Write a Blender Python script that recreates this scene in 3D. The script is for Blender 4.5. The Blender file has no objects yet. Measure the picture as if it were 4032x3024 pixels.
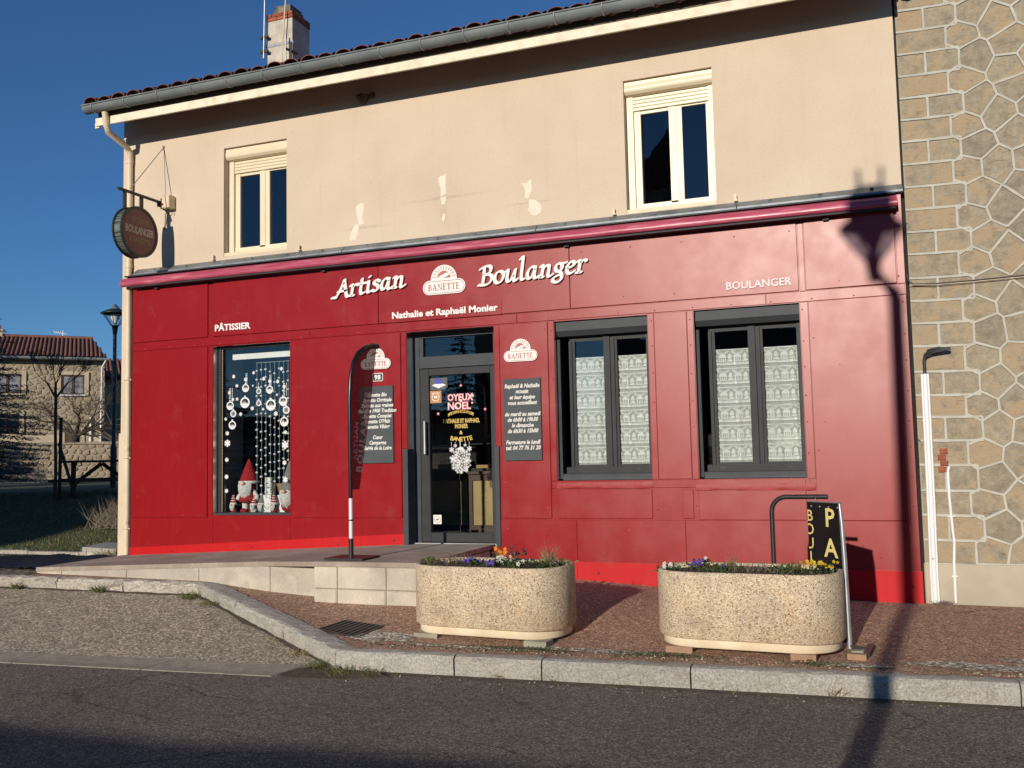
import bpy, bmesh, math, random
from mathutils import Vector, Matrix, noise
R = math.radians
random.seed(7)
scene = bpy.context.scene
COL = scene.collection

# ------------------------------------------------------------------ camera
yaw, pitch, roll = R(-20.41442), R(4.48753), R(-1.22291)
cfw = Vector((math.sin(yaw)*math.cos(pitch), math.cos(yaw)*math.cos(pitch), math.sin(pitch)))
cr0 = Vector((math.cos(yaw), -math.sin(yaw), 0)); cu0 = cr0.cross(cfw)
cr = cr0*math.cos(roll) + cu0*math.sin(roll); cu = -cr0*math.sin(roll) + cu0*math.cos(roll)
cam_d = bpy.data.cameras.new('camera'); cam = bpy.data.objects.new('camera', cam_d); COL.objects.link(cam)
CAM = Vector((0, -10.5, 1.79))
m = Matrix.Identity(4)
for i in range(3):
    m[i][0], m[i][1], m[i][2] = cr[i], cu[i], -cfw[i]
m.translation = CAM
cam.matrix_world = m
cam_d.sensor_width = 36; cam_d.lens = 33.036; cam_d.clip_start = 0.05; cam_d.clip_end = 6000
scene.camera = cam

# ------------------------------------------------------------------ light
SUN = Vector((0.10, 1.0, -0.265)).normalized()          # the way the sunlight travels
world = bpy.data.worlds.new('World'); scene.world = world; world.use_nodes = True
wn = world.node_tree.nodes; wl = world.node_tree.links
bg = wn['Background']; sky = wn.new('ShaderNodeTexSky'); sky.sky_type = 'NISHITA'; sky.sun_disc = False
sky.sun_elevation = math.asin(-SUN.z); sky.sun_rotation = math.atan2(-SUN.x, -SUN.y)
sky.altitude = 800; sky.air_density = 1.1; sky.dust_density = 0.0; sky.ozone_density = 7.5
wl.new(sky.outputs[0], bg.inputs[0]); bg.inputs[1].default_value = 0.092
sun_d = bpy.data.lights.new('sun', 'SUN'); sun = bpy.data.objects.new('sun', sun_d); COL.objects.link(sun)
sun_d.energy = 4.2; sun_d.angle = R(0.5); sun_d.color = (1.0, 0.90, 0.76)
sun.rotation_euler = SUN.to_track_quat('-Z', 'Y').to_euler()
vs = scene.view_settings
scene.display_settings.display_device = 'sRGB'
vs.view_transform = 'Standard'; vs.look = 'None'; vs.exposure = 0.0; vs.gamma = 1.0; vs.use_curve_mapping = False

# ------------------------------------------------------------------ materials
MATS = {}
def lin(r, g, b):
    f = lambda c: (c/255/12.92) if c/255 <= .04045 else ((c/255+.055)/1.055)**2.4
    return (f(r), f(g), f(b))
def newmat(name):
    mt = bpy.data.materials.new(name); mt.use_nodes = True
    nt = mt.node_tree; b = nt.nodes['Principled BSDF']
    MATS[name] = mt
    return mt, nt, b
def N(nt, t, **kw):
    n = nt.nodes.new(t)
    for k, v in kw.items():
        if k in ('blend_type', 'data_type', 'operation', 'feature', 'distance', 'wave_type', 'noise_dimensions', 'interpolation'): setattr(n, k, v)
        else: n.inputs[k].default_value = v
    return n
def ramp(nt, fac, stops, interp='LINEAR'):
    r = nt.nodes.new('ShaderNodeValToRGB'); r.color_ramp.interpolation = interp
    e = r.color_ramp.elements
    while len(e) < len(stops): e.new(0.5)
    for el, (p, c) in zip(e, stops):
        el.position = p; el.color = (c[0], c[1], c[2], 1) if not isinstance(c, (int, float)) else (c, c, c, 1)
    nt.links.new(fac, r.inputs[0]); return r.outputs[0]
def mixc(nt, fac, a, b, mode='MIX'):
    n = nt.nodes.new('ShaderNodeMix'); n.data_type = 'RGBA'; n.blend_type = mode
    for sock, val in ((n.inputs[0], fac), (n.inputs[6], a), (n.inputs[7], b)):
        if hasattr(val, 'is_output'): nt.links.new(val, sock)
        elif isinstance(val, (int, float)): sock.default_value = val
        else: sock.default_value = (val[0], val[1], val[2], 1)
    return n.outputs[2]
def coord(nt):
    return nt.nodes.new('ShaderNodeTexCoord').outputs['Object']
def bump(nt, b, h, strength, dist=0.01, prev=None):
    n = nt.nodes.new('ShaderNodeBump'); n.inputs['Strength'].default_value = strength; n.inputs['Distance'].default_value = dist
    nt.links.new(h, n.inputs['Height'])
    if prev: nt.links.new(prev, n.inputs['Normal'])
    if b: nt.links.new(n.outputs[0], b.inputs['Normal'])
    return n.outputs[0]
def noisetex(nt, co, scale, detail=4, rough=.55, dist=0):
    n = nt.nodes.new('ShaderNodeTexNoise'); n.inputs['Scale'].default_value = scale; n.inputs['Detail'].default_value = detail
    n.inputs['Roughness'].default_value = rough; n.inputs['Distortion'].default_value = dist
    nt.links.new(co, n.inputs['Vector']); return n.outputs['Fac']
def vor(nt, co, scale, feature='F1', out='Distance', rand=1):
    n = nt.nodes.new('ShaderNodeTexVoronoi'); n.feature = feature; n.inputs['Scale'].default_value = scale; n.inputs['Randomness'].default_value = rand
    nt.links.new(co, n.inputs['Vector']); return n.outputs[out]
def mat(name, c, c2=None, ns=6., rough=.7, bmp=0., bs=60., metal=0., spec=.5, objvar=0., lo=.38, hi=.62, bd=.01, detail=5):
    mt, nt, b = newmat(name)
    b.inputs['Roughness'].default_value = rough; b.inputs['Metallic'].default_value = metal
    b.inputs['Specular IOR Level'].default_value = spec
    co = coord(nt)
    c2 = c2 or tuple(x*.85 for x in c)
    out = ramp(nt, noisetex(nt, co, ns, detail), [(lo, c), (hi, c2)])
    if objvar:
        oi = nt.nodes.new('ShaderNodeObjectInfo')
        hv = nt.nodes.new('ShaderNodeHueSaturation')
        mr = nt.nodes.new('ShaderNodeMapRange'); mr.inputs[3].default_value = 1-objvar; mr.inputs[4].default_value = 1+objvar
        nt.links.new(oi.outputs['Random'], mr.inputs[0]); nt.links.new(mr.outputs[0], hv.inputs['Value']); nt.links.new(out, hv.inputs['Color'])
        out = hv.outputs[0]
    nt.links.new(out, b.inputs['Base Color'])
    if bmp: bump(nt, b, noisetex(nt, co, bs, 4), bmp, bd)
    return mt

# --- plaster of the upper storey
def m_plaster():
    mt, nt, b = newmat('plaster'); co = coord(nt)
    base = ramp(nt, noisetex(nt, co, .9, 6, .6), [(.35, (.64, .53, .405)), (.65, (.585, .475, .355))])
    fine = ramp(nt, noisetex(nt, co, 40, 4), [(.35, .96), (.65, 1.03)])
    c = mixc(nt, 1., base, fine, 'MULTIPLY')
    # rain streaks
    mp = nt.nodes.new('ShaderNodeMapping'); mp.inputs['Scale'].default_value = (5, 1, .35); nt.links.new(co, mp.inputs[0])
    st = ramp(nt, noisetex(nt, mp.outputs[0], 1.6, 6, .65), [(.55, 0.), (.8, 1.)])
    c = mixc(nt, mixc(nt, 1., st, (.22, .22, .22), 'MULTIPLY'), c, (.46, .35, .24))
    sp = ramp(nt, vor(nt, co, 3.1), [(.02, 1.), (.035, 0.)])
    c = mixc(nt, mixc(nt, 1., sp, (.5, .5, .5), 'MULTIPLY'), c, (.3, .22, .15))
    # grey smears left by an old sign: slanting bands about the pale repairs
    sx = nt.nodes.new('ShaderNodeSeparateXYZ'); nt.links.new(co, sx.inputs[0])
    def mth(op, u, v, cl=False):
        n = nt.nodes.new('ShaderNodeMath'); n.operation = op; n.use_clamp = cl
        for k, q in enumerate((u, v)):
            if hasattr(q, 'is_output'): nt.links.new(q, n.inputs[k])
            else: n.inputs[k].default_value = q
        return n.outputs[0]
    for (xc, zc, sl, hw, th) in ((-4.75, 5.055, .010, .75, .028), (-3.62, 4.86, .012, .42, .02), (-5.9, 4.80, .0, .4, .03), (-4.79, 4.85, .0, .06, .17)):
        dz = mth('ABSOLUTE', mth('SUBTRACT', sx.outputs[2], mth('ADD', mth('MULTIPLY', mth('SUBTRACT', sx.outputs[0], xc), sl), zc)), 0.)
        dx = mth('ABSOLUTE', mth('SUBTRACT', sx.outputs[0], xc), 0.)
        f = mth('MULTIPLY', mth('SUBTRACT', 1., mth('DIVIDE', dz, th), True), mth('SUBTRACT', 1., mth('DIVIDE', dx, hw), True), True)
        f = mth('MULTIPLY', f, ramp(nt, noisetex(nt, mp.outputs[0], 3, 4), [(.3, .25), (.7, .8)]), True)
        c = mixc(nt, f, c, (.36, .30, .24))
    nt.links.new(c, b.inputs['Base Color']); b.inputs['Roughness'].default_value = .9
    bump(nt, b, noisetex(nt, co, 160, 5, .7), .16, .003)
m_plaster()
mat('plaster_side', (.66, .545, .41), (.60, .49, .36), 2, .9, .2, 120)
mat('patch_white', (.86, .72, .58), (.80, .66, .53), 14, .9, .4, 70)
# --- red cladding
def m_red(name, c1, c2, rough=.36, waves=.016, ior=1.42, glare_tilt=.042):
    mt, nt, b = newmat(name); co = coord(nt); nt.nodes.remove(b)
    c = ramp(nt, noisetex(nt, co, 1.3, 5), [(.35, c1), (.65, c2)])
    mp = nt.nodes.new('ShaderNodeMapping'); mp.inputs['Scale'].default_value = (9, 1, .8); nt.links.new(co, mp.inputs[0])
    st = ramp(nt, noisetex(nt, mp.outputs[0], 2, 5), [(.5, 0.), (.9, .25)])
    c = mixc(nt, st, c, tuple(min(1, x*1.4+.012) for x in c1))                       # rain-washed fading
    dust = ramp(nt, noisetex(nt, co, 3.1, 7, .7), [(.56, 0.), (.74, .22)])
    c = mixc(nt, dust, c, (.33, .10, .085))
    sc = ramp(nt, noisetex(nt, co, 23, 3), [(.71, 0.), (.76, .5)])
    c = mixc(nt, sc, c, (.42, .12, .12))                                             # chips
    m3 = nt.nodes.new('ShaderNodeMapping'); m3.inputs['Scale'].default_value = (3, 1, 26); m3.inputs['Rotation'].default_value = (0, .5, 0); nt.links.new(co, m3.inputs[0])
    scr = ramp(nt, noisetex(nt, m3.outputs[0], 2.2, 4, .6), [(.74, 0.), (.78, .35)])
    c = mixc(nt, scr, c, (.42, .16, .15))                                            # scratches
    df = nt.nodes.new('ShaderNodeBsdfDiffuse'); nt.links.new(c, df.inputs['Color'])
    gl = nt.nodes.new('ShaderNodeBsdfGlossy'); gl.distribution = 'BECKMANN'
    rr = ramp(nt, noisetex(nt, co, 3, 5), [(.3, rough-.02), (.7, rough+.03)]); nt.links.new(rr, gl.inputs['Roughness'])
    gl.inputs['Color'].default_value = (1, 1, 1, 1)
    fr = nt.nodes.new('ShaderNodeFresnel'); fr.inputs[0].default_value = ior
    mx = nt.nodes.new('ShaderNodeMixShader'); nt.links.new(fr.outputs[0], mx.inputs[0]); nt.links.new(df.outputs[0], mx.inputs[1]); nt.links.new(gl.outputs[0], mx.inputs[2])
    nt.links.new(mx.outputs[0], nt.nodes['Material Output'].inputs[0])
    n1 = bump(nt, None, noisetex(nt, co, 2.2, 2), waves, .06)
    if glare_tilt:                                        # shading normals tilted left, moving the sun glare rightwards
        sx = nt.nodes.new('ShaderNodeSeparateXYZ'); nt.links.new(co, sx.inputs[0])
        n1 = bump(nt, None, sx.outputs[0], 1., glare_tilt, n1)
    n2 = bump(nt, None, noisetex(nt, co, 350, 2), .05, .002, n1)
    nt.links.new(n2, gl.inputs['Normal'])
m_red('red_panel', (.285, .0120, .0150), (.265, .0112, .0138))
m_red('red_trim', (.285, .0125, .016), (.262, .0112, .0142), .35)
m_red('red_plinth', (.50, .010, .014), (.46, .009, .013), .5, .03, 1.25)
mat('red_film', (.28, .0125, .0155), (.30, .016, .02), 18, .45, .15, 22, bd=.01, spec=.25)
def m_awning():
    mt, nt, b = newmat('awning_fabric'); co = coord(nt)
    mp = nt.nodes.new('ShaderNodeMapping'); mp.inputs['Scale'].default_value = (1.2, 4, 9); nt.links.new(co, mp.inputs[0])
    c = ramp(nt, noisetex(nt, mp.outputs[0], 2.2, 6), [(.3, (.36, .045, .085)), (.55, (.44, .085, .14)), (.72, (.58, .20, .24))])
    nt.links.new(c, b.inputs['Base Color']); b.inputs['Roughness'].default_value = .33
    bump(nt, b, noisetex(nt, mp.outputs[0], 12, 4), .12, .008)
m_awning()
mat('rivet', (.36, .03, .035), (.50, .12, .12), 40, .3)
# --- metals, frames
mat('dark_frame', (.046, .049, .052), (.038, .041, .044), 5, .5, .06, 200, spec=.12)
mat('dark_frame_light', (.058, .066, .073), (.050, .057, .064), 5, .5, .06, 200, spec=.16)
mat('cream_paint', (.74, .62, .44), (.66, .55, .38), 3, .55, .15, 60)
mat('cream_pvc', (.76, .66, .47), (.71, .61, .43), 3, .4, .0)
mat('fascia_paint', (.80, .73, .57), (.66, .58, .43), 9, .7, .35, 45, lo=.45, hi=.7)
mat('zinc', (.30, .33, .35), (.20, .225, .24), 4, .45, .15, 40, metal=.65)
mat('gutter_zinc', (.20, .225, .225), (.155, .178, .18), 3, .55, .1, 60, spec=.3)
mat('alu', (.42, .43, .45), (.34, .35, .37), 6, .4, .05, 90, metal=.6)
mat('black_metal', (.013, .013, .014), (.022, .021, .021), 12, .45, .1, 90)
mat('black_plastic', (.018, .018, .02), (.03, .03, .032), 9, .5, .1, 60)
mat('sign_black', (.008, .008, .009), (.012, .012, .013), 9, .28, .0)
mat('sign_yellow', (.80, .68, .25), (.74, .62, .22), 9, .5)
mat('white_paint', (.80, .80, .78), (.74, .74, .72), 9, .5)
mat('white_plastic', (.82, .82, .82), (.76, .76, .77), 3, .4)
mat('cream_box', (.72, .60, .40), (.62, .50, .33), 12, .5)
mat('logo_red', (.42, .10, .075), (.38, .09, .07), 20, .5)
mat('letter_white', (.84, .82, .78), (.78, .76, .72), 12, .6)
mat('board_grey', (.082, .094, .10), (.074, .084, .09), 4, .6, .08, 40, spec=.12)
mat('board_text', (.75, .73, .69), (.68, .66, .62), 30, .7)
mat('plate_dark', (.045, .055, .06), None, 9, .35)
mat('dark_room', (.022, .020, .019), (.014, .013, .013), 1.2, .9)
mat('room_wall', (.060, .052, .044), (.05, .044, .038), 1.2, .9)
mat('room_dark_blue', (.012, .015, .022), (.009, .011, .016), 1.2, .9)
mat('partition', (.30, .26, .22), (.25, .215, .18), 2, .8)
mat('counter_yellow', (.34, .24, .09), (.27, .19, .07), 3, .5)
mat('counter_wood', (.055, .022, .014), (.035, .014, .009), 8, .45)
mat('counter_glass', (.05, .05, .045), None, 8, .2)
mat('gold_print', (.62, .44, .09), (.56, .39, .08), 12, .5)
mat('pink_print', (.62, .12, .16), (.70, .20, .22), 20, .5)
mat('blue_print', (.02, .04, .42), (.02, .03, .35), 20, .5)
mat('orange_print', (.50, .22, .07), (.46, .20, .06), 20, .5)
mat('clear_film', (.09, .10, .11), None, 8, .3)
mat('bead_white', (.72, .74, .74), (.62, .65, .66), 30, .35)
mat('bead_thread', (.20, .26, .27), None, 30, .5)
mat('led_warm', (.75, .62, .38), (.65, .5, .28), 60, .4)
mat('felt_red', (.36, .012, .016), (.28, .010, .012), 30, .95, .5, 200)
mat('felt_grey', (.22, .23, .23), (.16, .17, .17), 30, .95, .5, 200)
mat('felt_white', (.78, .76, .73), (.66, .64, .61), 30, .95, .5, 150)
mat('beard', (.84, .83, .80), (.55, .54, .52), 45, .95, .9, 70, bd=.03)
mat('skin_felt', (.66, .40, .27), None, 20, .8)
mat('wicker', (.42, .27, .12), (.30, .19, .08), 60, .8, .5, 90)
mat('picture_dark', (.02, .02, .02), (.10, .09, .08), 7, .4)
# --- sign disc
def m_disc():
    mat('sign_disc_red', (.155, .035, .032), (.14, .03, .028), 4, .4)
    mat('sign_gold', (.28, .20, .09), (.24, .17, .075), 12, .5)
    mat('sign_cream', (.62, .56, .47), (.56, .5, .42), 12, .5)
    mt, nt, b = newmat('sign_perforated'); co = coord(nt)
    v = vor(nt, co, 62, rand=.1)
    c = ramp(nt, v, [(.28, (.30, .36, .34)), (.42, (.035, .04, .042))])
    nt.links.new(c, b.inputs['Base Color']); b.inputs['Roughness'].default_value = .5
m_disc()
# --- stone, ground
def m_granite(name, base, dark, lightc, sc=1.):
    mt, nt, b = newmat(name); co = coord(nt)
    big = ramp(nt, noisetex(nt, co, 5*sc, 6, .65), [(.35, base), (.65, tuple(x*.78 for x in base))])
    sp = ramp(nt, noisetex(nt, co, 62*sc, 4, .85), [(.38, 0.), (.62, 1.)])
    c = mixc(nt, sp, mixc(nt, .6, big, dark), mixc(nt, .45, big, lightc))
    st = ramp(nt, noisetex(nt, co, 3.2*sc, 6, .7, .5), [(.52, 0.), (.70, .55)])
    c = mixc(nt, st, c, (.27, .20, .125))
    s2 = ramp(nt, noisetex(nt, co, 7*sc, 6, .75, .3), [(.56, 0.), (.70, .5)])
    c = mixc(nt, s2, c, (.20, .185, .165))
    oi = nt.nodes.new('ShaderNodeObjectInfo'); mr = nt.nodes.new('ShaderNodeMapRange'); mr.inputs[3].default_value = .88; mr.inputs[4].default_value = 1.1
    nt.links.new(oi.outputs['Random'], mr.inputs[0]); c = mixc(nt, 1., c, mr.outputs[0], 'MULTIPLY')
    nt.links.new(c, b.inputs['Base Color']); b.inputs['Roughness'].default_value = .85
    n1 = bump(nt, None, noisetex(nt, co, 26*sc, 6, .7), .7, .02)
    bump(nt, b, noisetex(nt, co, 150*sc, 3, .7), .5, .005, n1)
m_granite('granite', (.42, .40, .35), (.13, .125, .115), (.66, .62, .55))
m_granite('granite_rough', (.48, .44, .37), (.14, .125, .10), (.74, .69, .60), .7)
def m_asphalt(name, cols, specks, scale=85, cracks=0., patches=None, bmp=.8, big=.6):
    mt, nt, b = newmat(name); co = coord(nt)
    base = ramp(nt, noisetex(nt, co, big, 7, .62), [(.32, cols[0]), (.68, cols[1])])
    cell = nt.nodes.new('ShaderNodeTexVoronoi'); cell.inputs['Scale'].default_value = scale; nt.links.new(co, cell.inputs['Vector'])
    sep = nt.nodes.new('ShaderNodeSeparateColor'); nt.links.new(cell.outputs['Color'], sep.inputs[0])
    spk = ramp(nt, sep.outputs[0], [(0., specks[0]), (.55, specks[1]), (.85, specks[2]), (1., specks[3])])
    c = mixc(nt, 1., base, spk, 'MULTIPLY')
    mid = ramp(nt, noisetex(nt, co, 9, 6, .7), [(.3, .80), (.7, 1.18)])
    c = mixc(nt, 1., c, mid, 'MULTIPLY')
    if patches:
        pm = ramp(nt, noisetex(nt, co, patches[1], 7, .68), [(patches[2], 0.), (patches[2]+.05, 1.)])
        gr = ramp(nt, sep.outputs[1], [(0., .4), (.6, 1.), (1., 1.7)])
        c = mixc(nt, pm, c, mixc(nt, 1., patches[0], gr, 'MULTIPLY'))
    h = noisetex(nt, co, scale*1.3, 4, .75)
    if cracks:
        mp = nt.nodes.new('ShaderNodeMapping'); nt.links.new(co, mp.inputs[0]); mp.inputs['Scale'].default_value = (.30, .62, .4)
        nd = nt.nodes.new('ShaderNodeTexNoise'); nd.inputs['Scale'].default_value = 3.5; nd.inputs['Detail'].default_value = 7; nt.links.new(mp.outputs[0], nd.inputs['Vector'])
        ad = mixc(nt, .16, mp.outputs[0], nd.outputs['Color'])
        e = vor(nt, ad, 1.15, 'DISTANCE_TO_EDGE')
        line = ramp(nt, e, [(.0015, 1.), (.0055, 0.)])
        msk = ramp(nt, noisetex(nt, co, .55, 3), [(.47, 0.), (.56, 1.)])
        line = mixc(nt, 1., line, msk, 'MULTIPLY')
        c = mixc(nt, mixc(nt, 1., line, (cracks,)*3, 'MULTIPLY'), c, (.012, .011, .010))
    nt.links.new(c, b.inputs['Base Color']); b.inputs['Roughness'].default_value = .95; b.inputs['Specular IOR Level'].default_value = .08
    bump(nt, b, h, bmp, .008)
SP = ((.45,)*3, (.9,)*3, (1.25, 1.22, 1.15), (2.1, 2.0, 1.85))
m_asphalt('asphalt', ((.178, .158, .135), (.228, .202, .172)), SP, 95, .55)
m_asphalt('asphalt_old', ((.385, .335, .265), (.455, .395, .315)), ((.4,)*3, (.85,)*3, (1.2, 1.17, 1.1), (1.9, 1.85, 1.75)), 62, .0, None, 1.0)
m_asphalt('sidewalk', ((.39, .250, .178), (.45, .297, .215)), SP, 80, .55, ((.40, .36, .29), .55, .64), .8)
m_asphalt('gravel_worn', ((.46, .41, .33), (.56, .50, .41)), ((.3,)*3, (.8,)*3, (1.3,)*3, (2.2,)*3), 45, 0, None, 1.2)
m_asphalt('gravel_ground', ((.30, .26, .19), (.22, .20, .14)), ((.3,)*3, (.8,)*3, (1.3,)*3, (2.0,)*3), 28, 0, ((.05, .065, .02), 1.6, .55), 1.2)
m_asphalt('gutter_concrete', ((.36, .32, .26), (.30, .265, .215)), ((.8,)*3, (.95,)*3, (1.05,)*3, (1.2,)*3), 120, 0, None, .3)
mat('soil_base', (.11, .10, .07), (.08, .08, .05), .2, .95)
def m_concrete():
    mt, nt, b = newmat('concrete'); co = coord(nt)
    c = ramp(nt, noisetex(nt, co, 2.4, 6, .6), [(.34, (.60, .54, .44)), (.50, (.50, .45, .37)), (.66, (.40, .365, .31))])
    st = ramp(nt, noisetex(nt, co, 1.1, 3, .5), [(.53, 0.), (.55, .55)])
    c = mixc(nt, st, c, (.38, .35, .30))
    f = ramp(nt, noisetex(nt, co, 60, 4), [(.3, .88), (.7, 1.08)])
    c = mixc(nt, 1., c, f, 'MULTIPLY')
    nt.links.new(c, b.inputs['Base Color']); b.inputs['Roughness'].default_value = .9
    bump(nt, b, noisetex(nt, co, 70, 5, .7), .35, .006)
    mt, nt, b = newmat('concrete_top'); co = coord(nt)
    c = ramp(nt, noisetex(nt, co, 1.9, 7, .65), [(.35, (.46, .40, .33)), (.5, (.34, .285, .23)), (.68, (.27, .22, .175))])
    f = ramp(nt, noisetex(nt, co, 50, 4), [(.3, .85), (.7, 1.1)])
    c = mixc(nt, 1., c, f, 'MULTIPLY')
    nt.links.new(c, b.inputs['Base Color']); b.inputs['Roughness'].default_value = .9
    bump(nt, b, noisetex(nt, co, 90, 5, .7), .35, .006)
m_concrete()
def m_aggregate():
    mt, nt, b = newmat('pebble_concrete'); co = coord(nt)
    cell = nt.nodes.new('ShaderNodeTexVoronoi'); cell.inputs['Scale'].default_value = 118; nt.links.new(co, cell.inputs['Vector'])
    sep = nt.nodes.new('ShaderNodeSeparateColor'); nt.links.new(cell.outputs['Color'], sep.inputs[0])
    c = ramp(nt, sep.outputs[0], [(0., (.18, .13, .09)), (.13, (.52, .40, .27)), (.5, (.68, .55, .39)), (.8, (.78, .67, .50)), (1., (.85, .78, .64))])
    edge = ramp(nt, cell.outputs['Distance'], [(.30, 1.), (.65, .74)])
    c = mixc(nt, 1., c, edge, 'MULTIPLY')
    bigw = ramp(nt, noisetex(nt, co, 2.6, 6, .65), [(.35, (1.05, 1.02, .96)), (.65, (.82, .80, .78))])
    c = mixc(nt, 1., c, bigw, 'MULTIPLY')
    lich = ramp(nt, noisetex(nt, co, 5.5, 6, .7), [(.55, 0.), (.70, .5)])
    c = mixc(nt, lich, c, (.27, .25, .21))
    rust = ramp(nt, noisetex(nt, co, 2.1, 5, .6), [(.54, 0.), (.68, .4)])
    c = mixc(nt, rust, c, mixc(nt, 1., c, (1., .78, .52), 'MULTIPLY'))
    nt.links.new(c, b.inputs['Base Color']); b.inputs['Roughness'].default_value = .85
    inv = ramp(nt, cell.outputs['Distance'], [(0., 1.), (.6, 0.)])
    bump(nt, b, inv, .55, .004)
m_aggregate()
mat('planter_base', (.80, .70, .52), (.70, .58, .40), 5, .8, .3, 60)
mat('brick_block', (.36, .22, .14), (.28, .18, .12), 12, .9, .5, 60)
mat('concrete_block', (.33, .31, .24), (.26, .245, .19), 8, .9, .5, 60)
mat('soil', (.055, .038, .025), (.03, .022, .015), 40, .95, .9, 60)
# stones of the neighbour wall
def m_stone(name, cols, patch, cov=.55):
    mt, nt, b = newmat(name); co = coord(nt)
    oi = nt.nodes.new('ShaderNodeObjectInfo')
    mv = nt.nodes.new('ShaderNodeVectorMath'); mv.operation = 'ADD'
    cb = nt.nodes.new('ShaderNodeCombineXYZ'); mm = nt.nodes.new('ShaderNodeMath'); mm.operation = 'MULTIPLY'; mm.inputs[1].default_value = 37
    nt.links.new(oi.outputs['Random'], mm.inputs[0]); nt.links.new(mm.outputs[0], cb.inputs[1])
    nt.links.new(co, mv.inputs[0]); nt.links.new(cb.outputs[0], mv.inputs[1]); co2 = mv.outputs[0]
    own = ramp(nt, oi.outputs['Random'], [(0., cols[0]), (.35, cols[1]), (.7, cols[2]), (1., cols[3])])
    c = mixc(nt, 1., own, ramp(nt, noisetex(nt, co2, 11, 8, .74), [(.3, .66), (.7, 1.32)]), 'MULTIPLY')
    rv_ = nt.nodes.new('ShaderNodeMath'); rv_.operation = 'MULTIPLY_ADD'; rv_.inputs[1].default_value = .16; nt.links.new(oi.outputs['Random'], rv_.inputs[0]); nt.links.new(noisetex(nt, co2, 4.2, 7, .66), rv_.inputs[2])
    pm = ramp(nt, rv_.outputs[0], [(cov+.06, 0.), (cov+.12, .95)])
    c = mixc(nt, pm, c, mixc(nt, noisetex(nt, co2, 16, 4), patch[0], patch[1]))
    ms_ = nt.nodes.new('ShaderNodeMapping'); ms_.inputs['Scale'].default_value = (.55, 1, 2.4); nt.links.new(co2, ms_.inputs[0])
    ck = ramp(nt, noisetex(nt, ms_.outputs[0], 13, 7, .75, 1.6), [(.575, 0.), (.68, .75)])
    c = mixc(nt, ck, c, (.10, .085, .06))
    nt.links.new(c, b.inputs['Base Color']); b.inputs['Roughness'].default_value = .92
    n1 = bump(nt, None, noisetex(nt, co2, 9, 7, .7), 1., .03)
    bump(nt, b, noisetex(nt, co2, 80, 4, .7), .5, .006, n1)
m_stone('stone_grey', ((.275, .237, .172), (.315, .27, .195), (.345, .295, .213), (.295, .258, .192)), ((.43, .345, .225), (.37, .27, .165)), .57)
m_stone('stone_ochre', ((.31, .265, .19), (.34, .285, .20), (.32, .27, .195), (.30, .262, .195)), ((.375, .28, .175), (.42, .325, .21)), .48)
mat('mortar_ribbon', (.50, .49, .42), (.43, .415, .35), 7, .95, .25, 70)
mat('mortar_bed', (.36, .325, .255), (.30, .27, .21), 5, .95, .6, 50)
mat('render_base', (.47, .41, .31), (.40, .35, .265), 2.2, .95, .25, 60)
m_stone('rubble', ((.34, .28, .20), (.41, .33, .23), (.27, .225, .17), (.45, .37, .27)), ((.42, .32, .21), (.25, .21, .165)))
mat('rubble_mortar', (.42, .35, .24), (.33, .27, .185), 3, .95, .5, 20)
mat('house_render', (.55, .46, .32), (.47, .39, .27), 1.5, .9)
mat('brick_red', (.36, .10, .055), (.26, .07, .04), 20, .9, .5, 80, objvar=.25)
mat('chimney_render', (.56, .51, .42), (.42, .38, .31), 5, .95, .4, 40)
mat('chimney_cap', (.24, .22, .17), (.12, .11, .085), 9, .95, .8, 30)
mat('tile', (.23, .085, .055), (.15, .060, .045), 9, .85, .4, 50, objvar=.2)
mat('far_tile', (.21, .090, .055), (.15, .065, .042), 3, .9, .3, 10, objvar=.18)
mat('gap_dark', (.13, .10, .07), (.10, .08, .055), 3, .9)
mat('wood_dark', (.045, .032, .024), (.03, .022, .016), 9, .8, .3, 40)
mat('wood_brown', (.10, .045, .022), (.07, .03, .015), 9, .6)
mat('bark', (.070, .055, .042), (.045, .036, .028), 22, .95, .8, 40)
mat('bark_thin', (.10, .075, .052), (.07, .052, .036), 22, .95)
mat('curtain_white', (.30, .31, .34), (.10, .11, .13), 4, .8)
mat('lamp_green', (.014, .022, .020), (.02, .03, .027), 6, .4)
mat('mud', (.10, .07, .045), (.06, .045, .03), 14, .95, .8, 40)
mat('dry_grass', (.33, .25, .14), (.22, .17, .09), 9, .9)
mat('twig', (.21, .17, .13), (.15, .12, .095), 9, .9)
def m_leaf(name, c1, c2, trans=.25):
    mt, nt, b = newmat(name); co = coord(nt)
    c = ramp(nt, noisetex(nt, co, 13, 3), [(.35, c1), (.65, c2)])
    nt.links.new(c, b.inputs['Base Color']); b.inputs['Roughness'].default_value = .6
    tr = nt.nodes.new('ShaderNodeBsdfTranslucent'); nt.links.new(c, tr.inputs[0])
    mx = nt.nodes.new('ShaderNodeMixShader'); mx.inputs[0].default_value = trans
    nt.links.new(b.outputs[0], mx.inputs[1]); nt.links.new(tr.outputs[0], mx.inputs[2])
    nt.links.new(mx.outputs[0], nt.nodes['Material Output'].inputs[0])
m_leaf('leaf_green', (.045, .085, .025), (.075, .12, .035))
m_leaf('leaf_yellow', (.16, .17, .05), (.12, .14, .04))
m_leaf('weed_green', (.10, .14, .035), (.17, .15, .06))
m_leaf('grass_blade', (.060, .095, .025), (.11, .13, .045))
m_leaf('spruce_needle', (.10, .145, .135), (.06, .09, .085), .1)
m_leaf('evergreen', (.030, .05, .022), (.045, .065, .03), .1)
m_leaf('moss', (.05, .08, .02), (.08, .10, .03))
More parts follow.
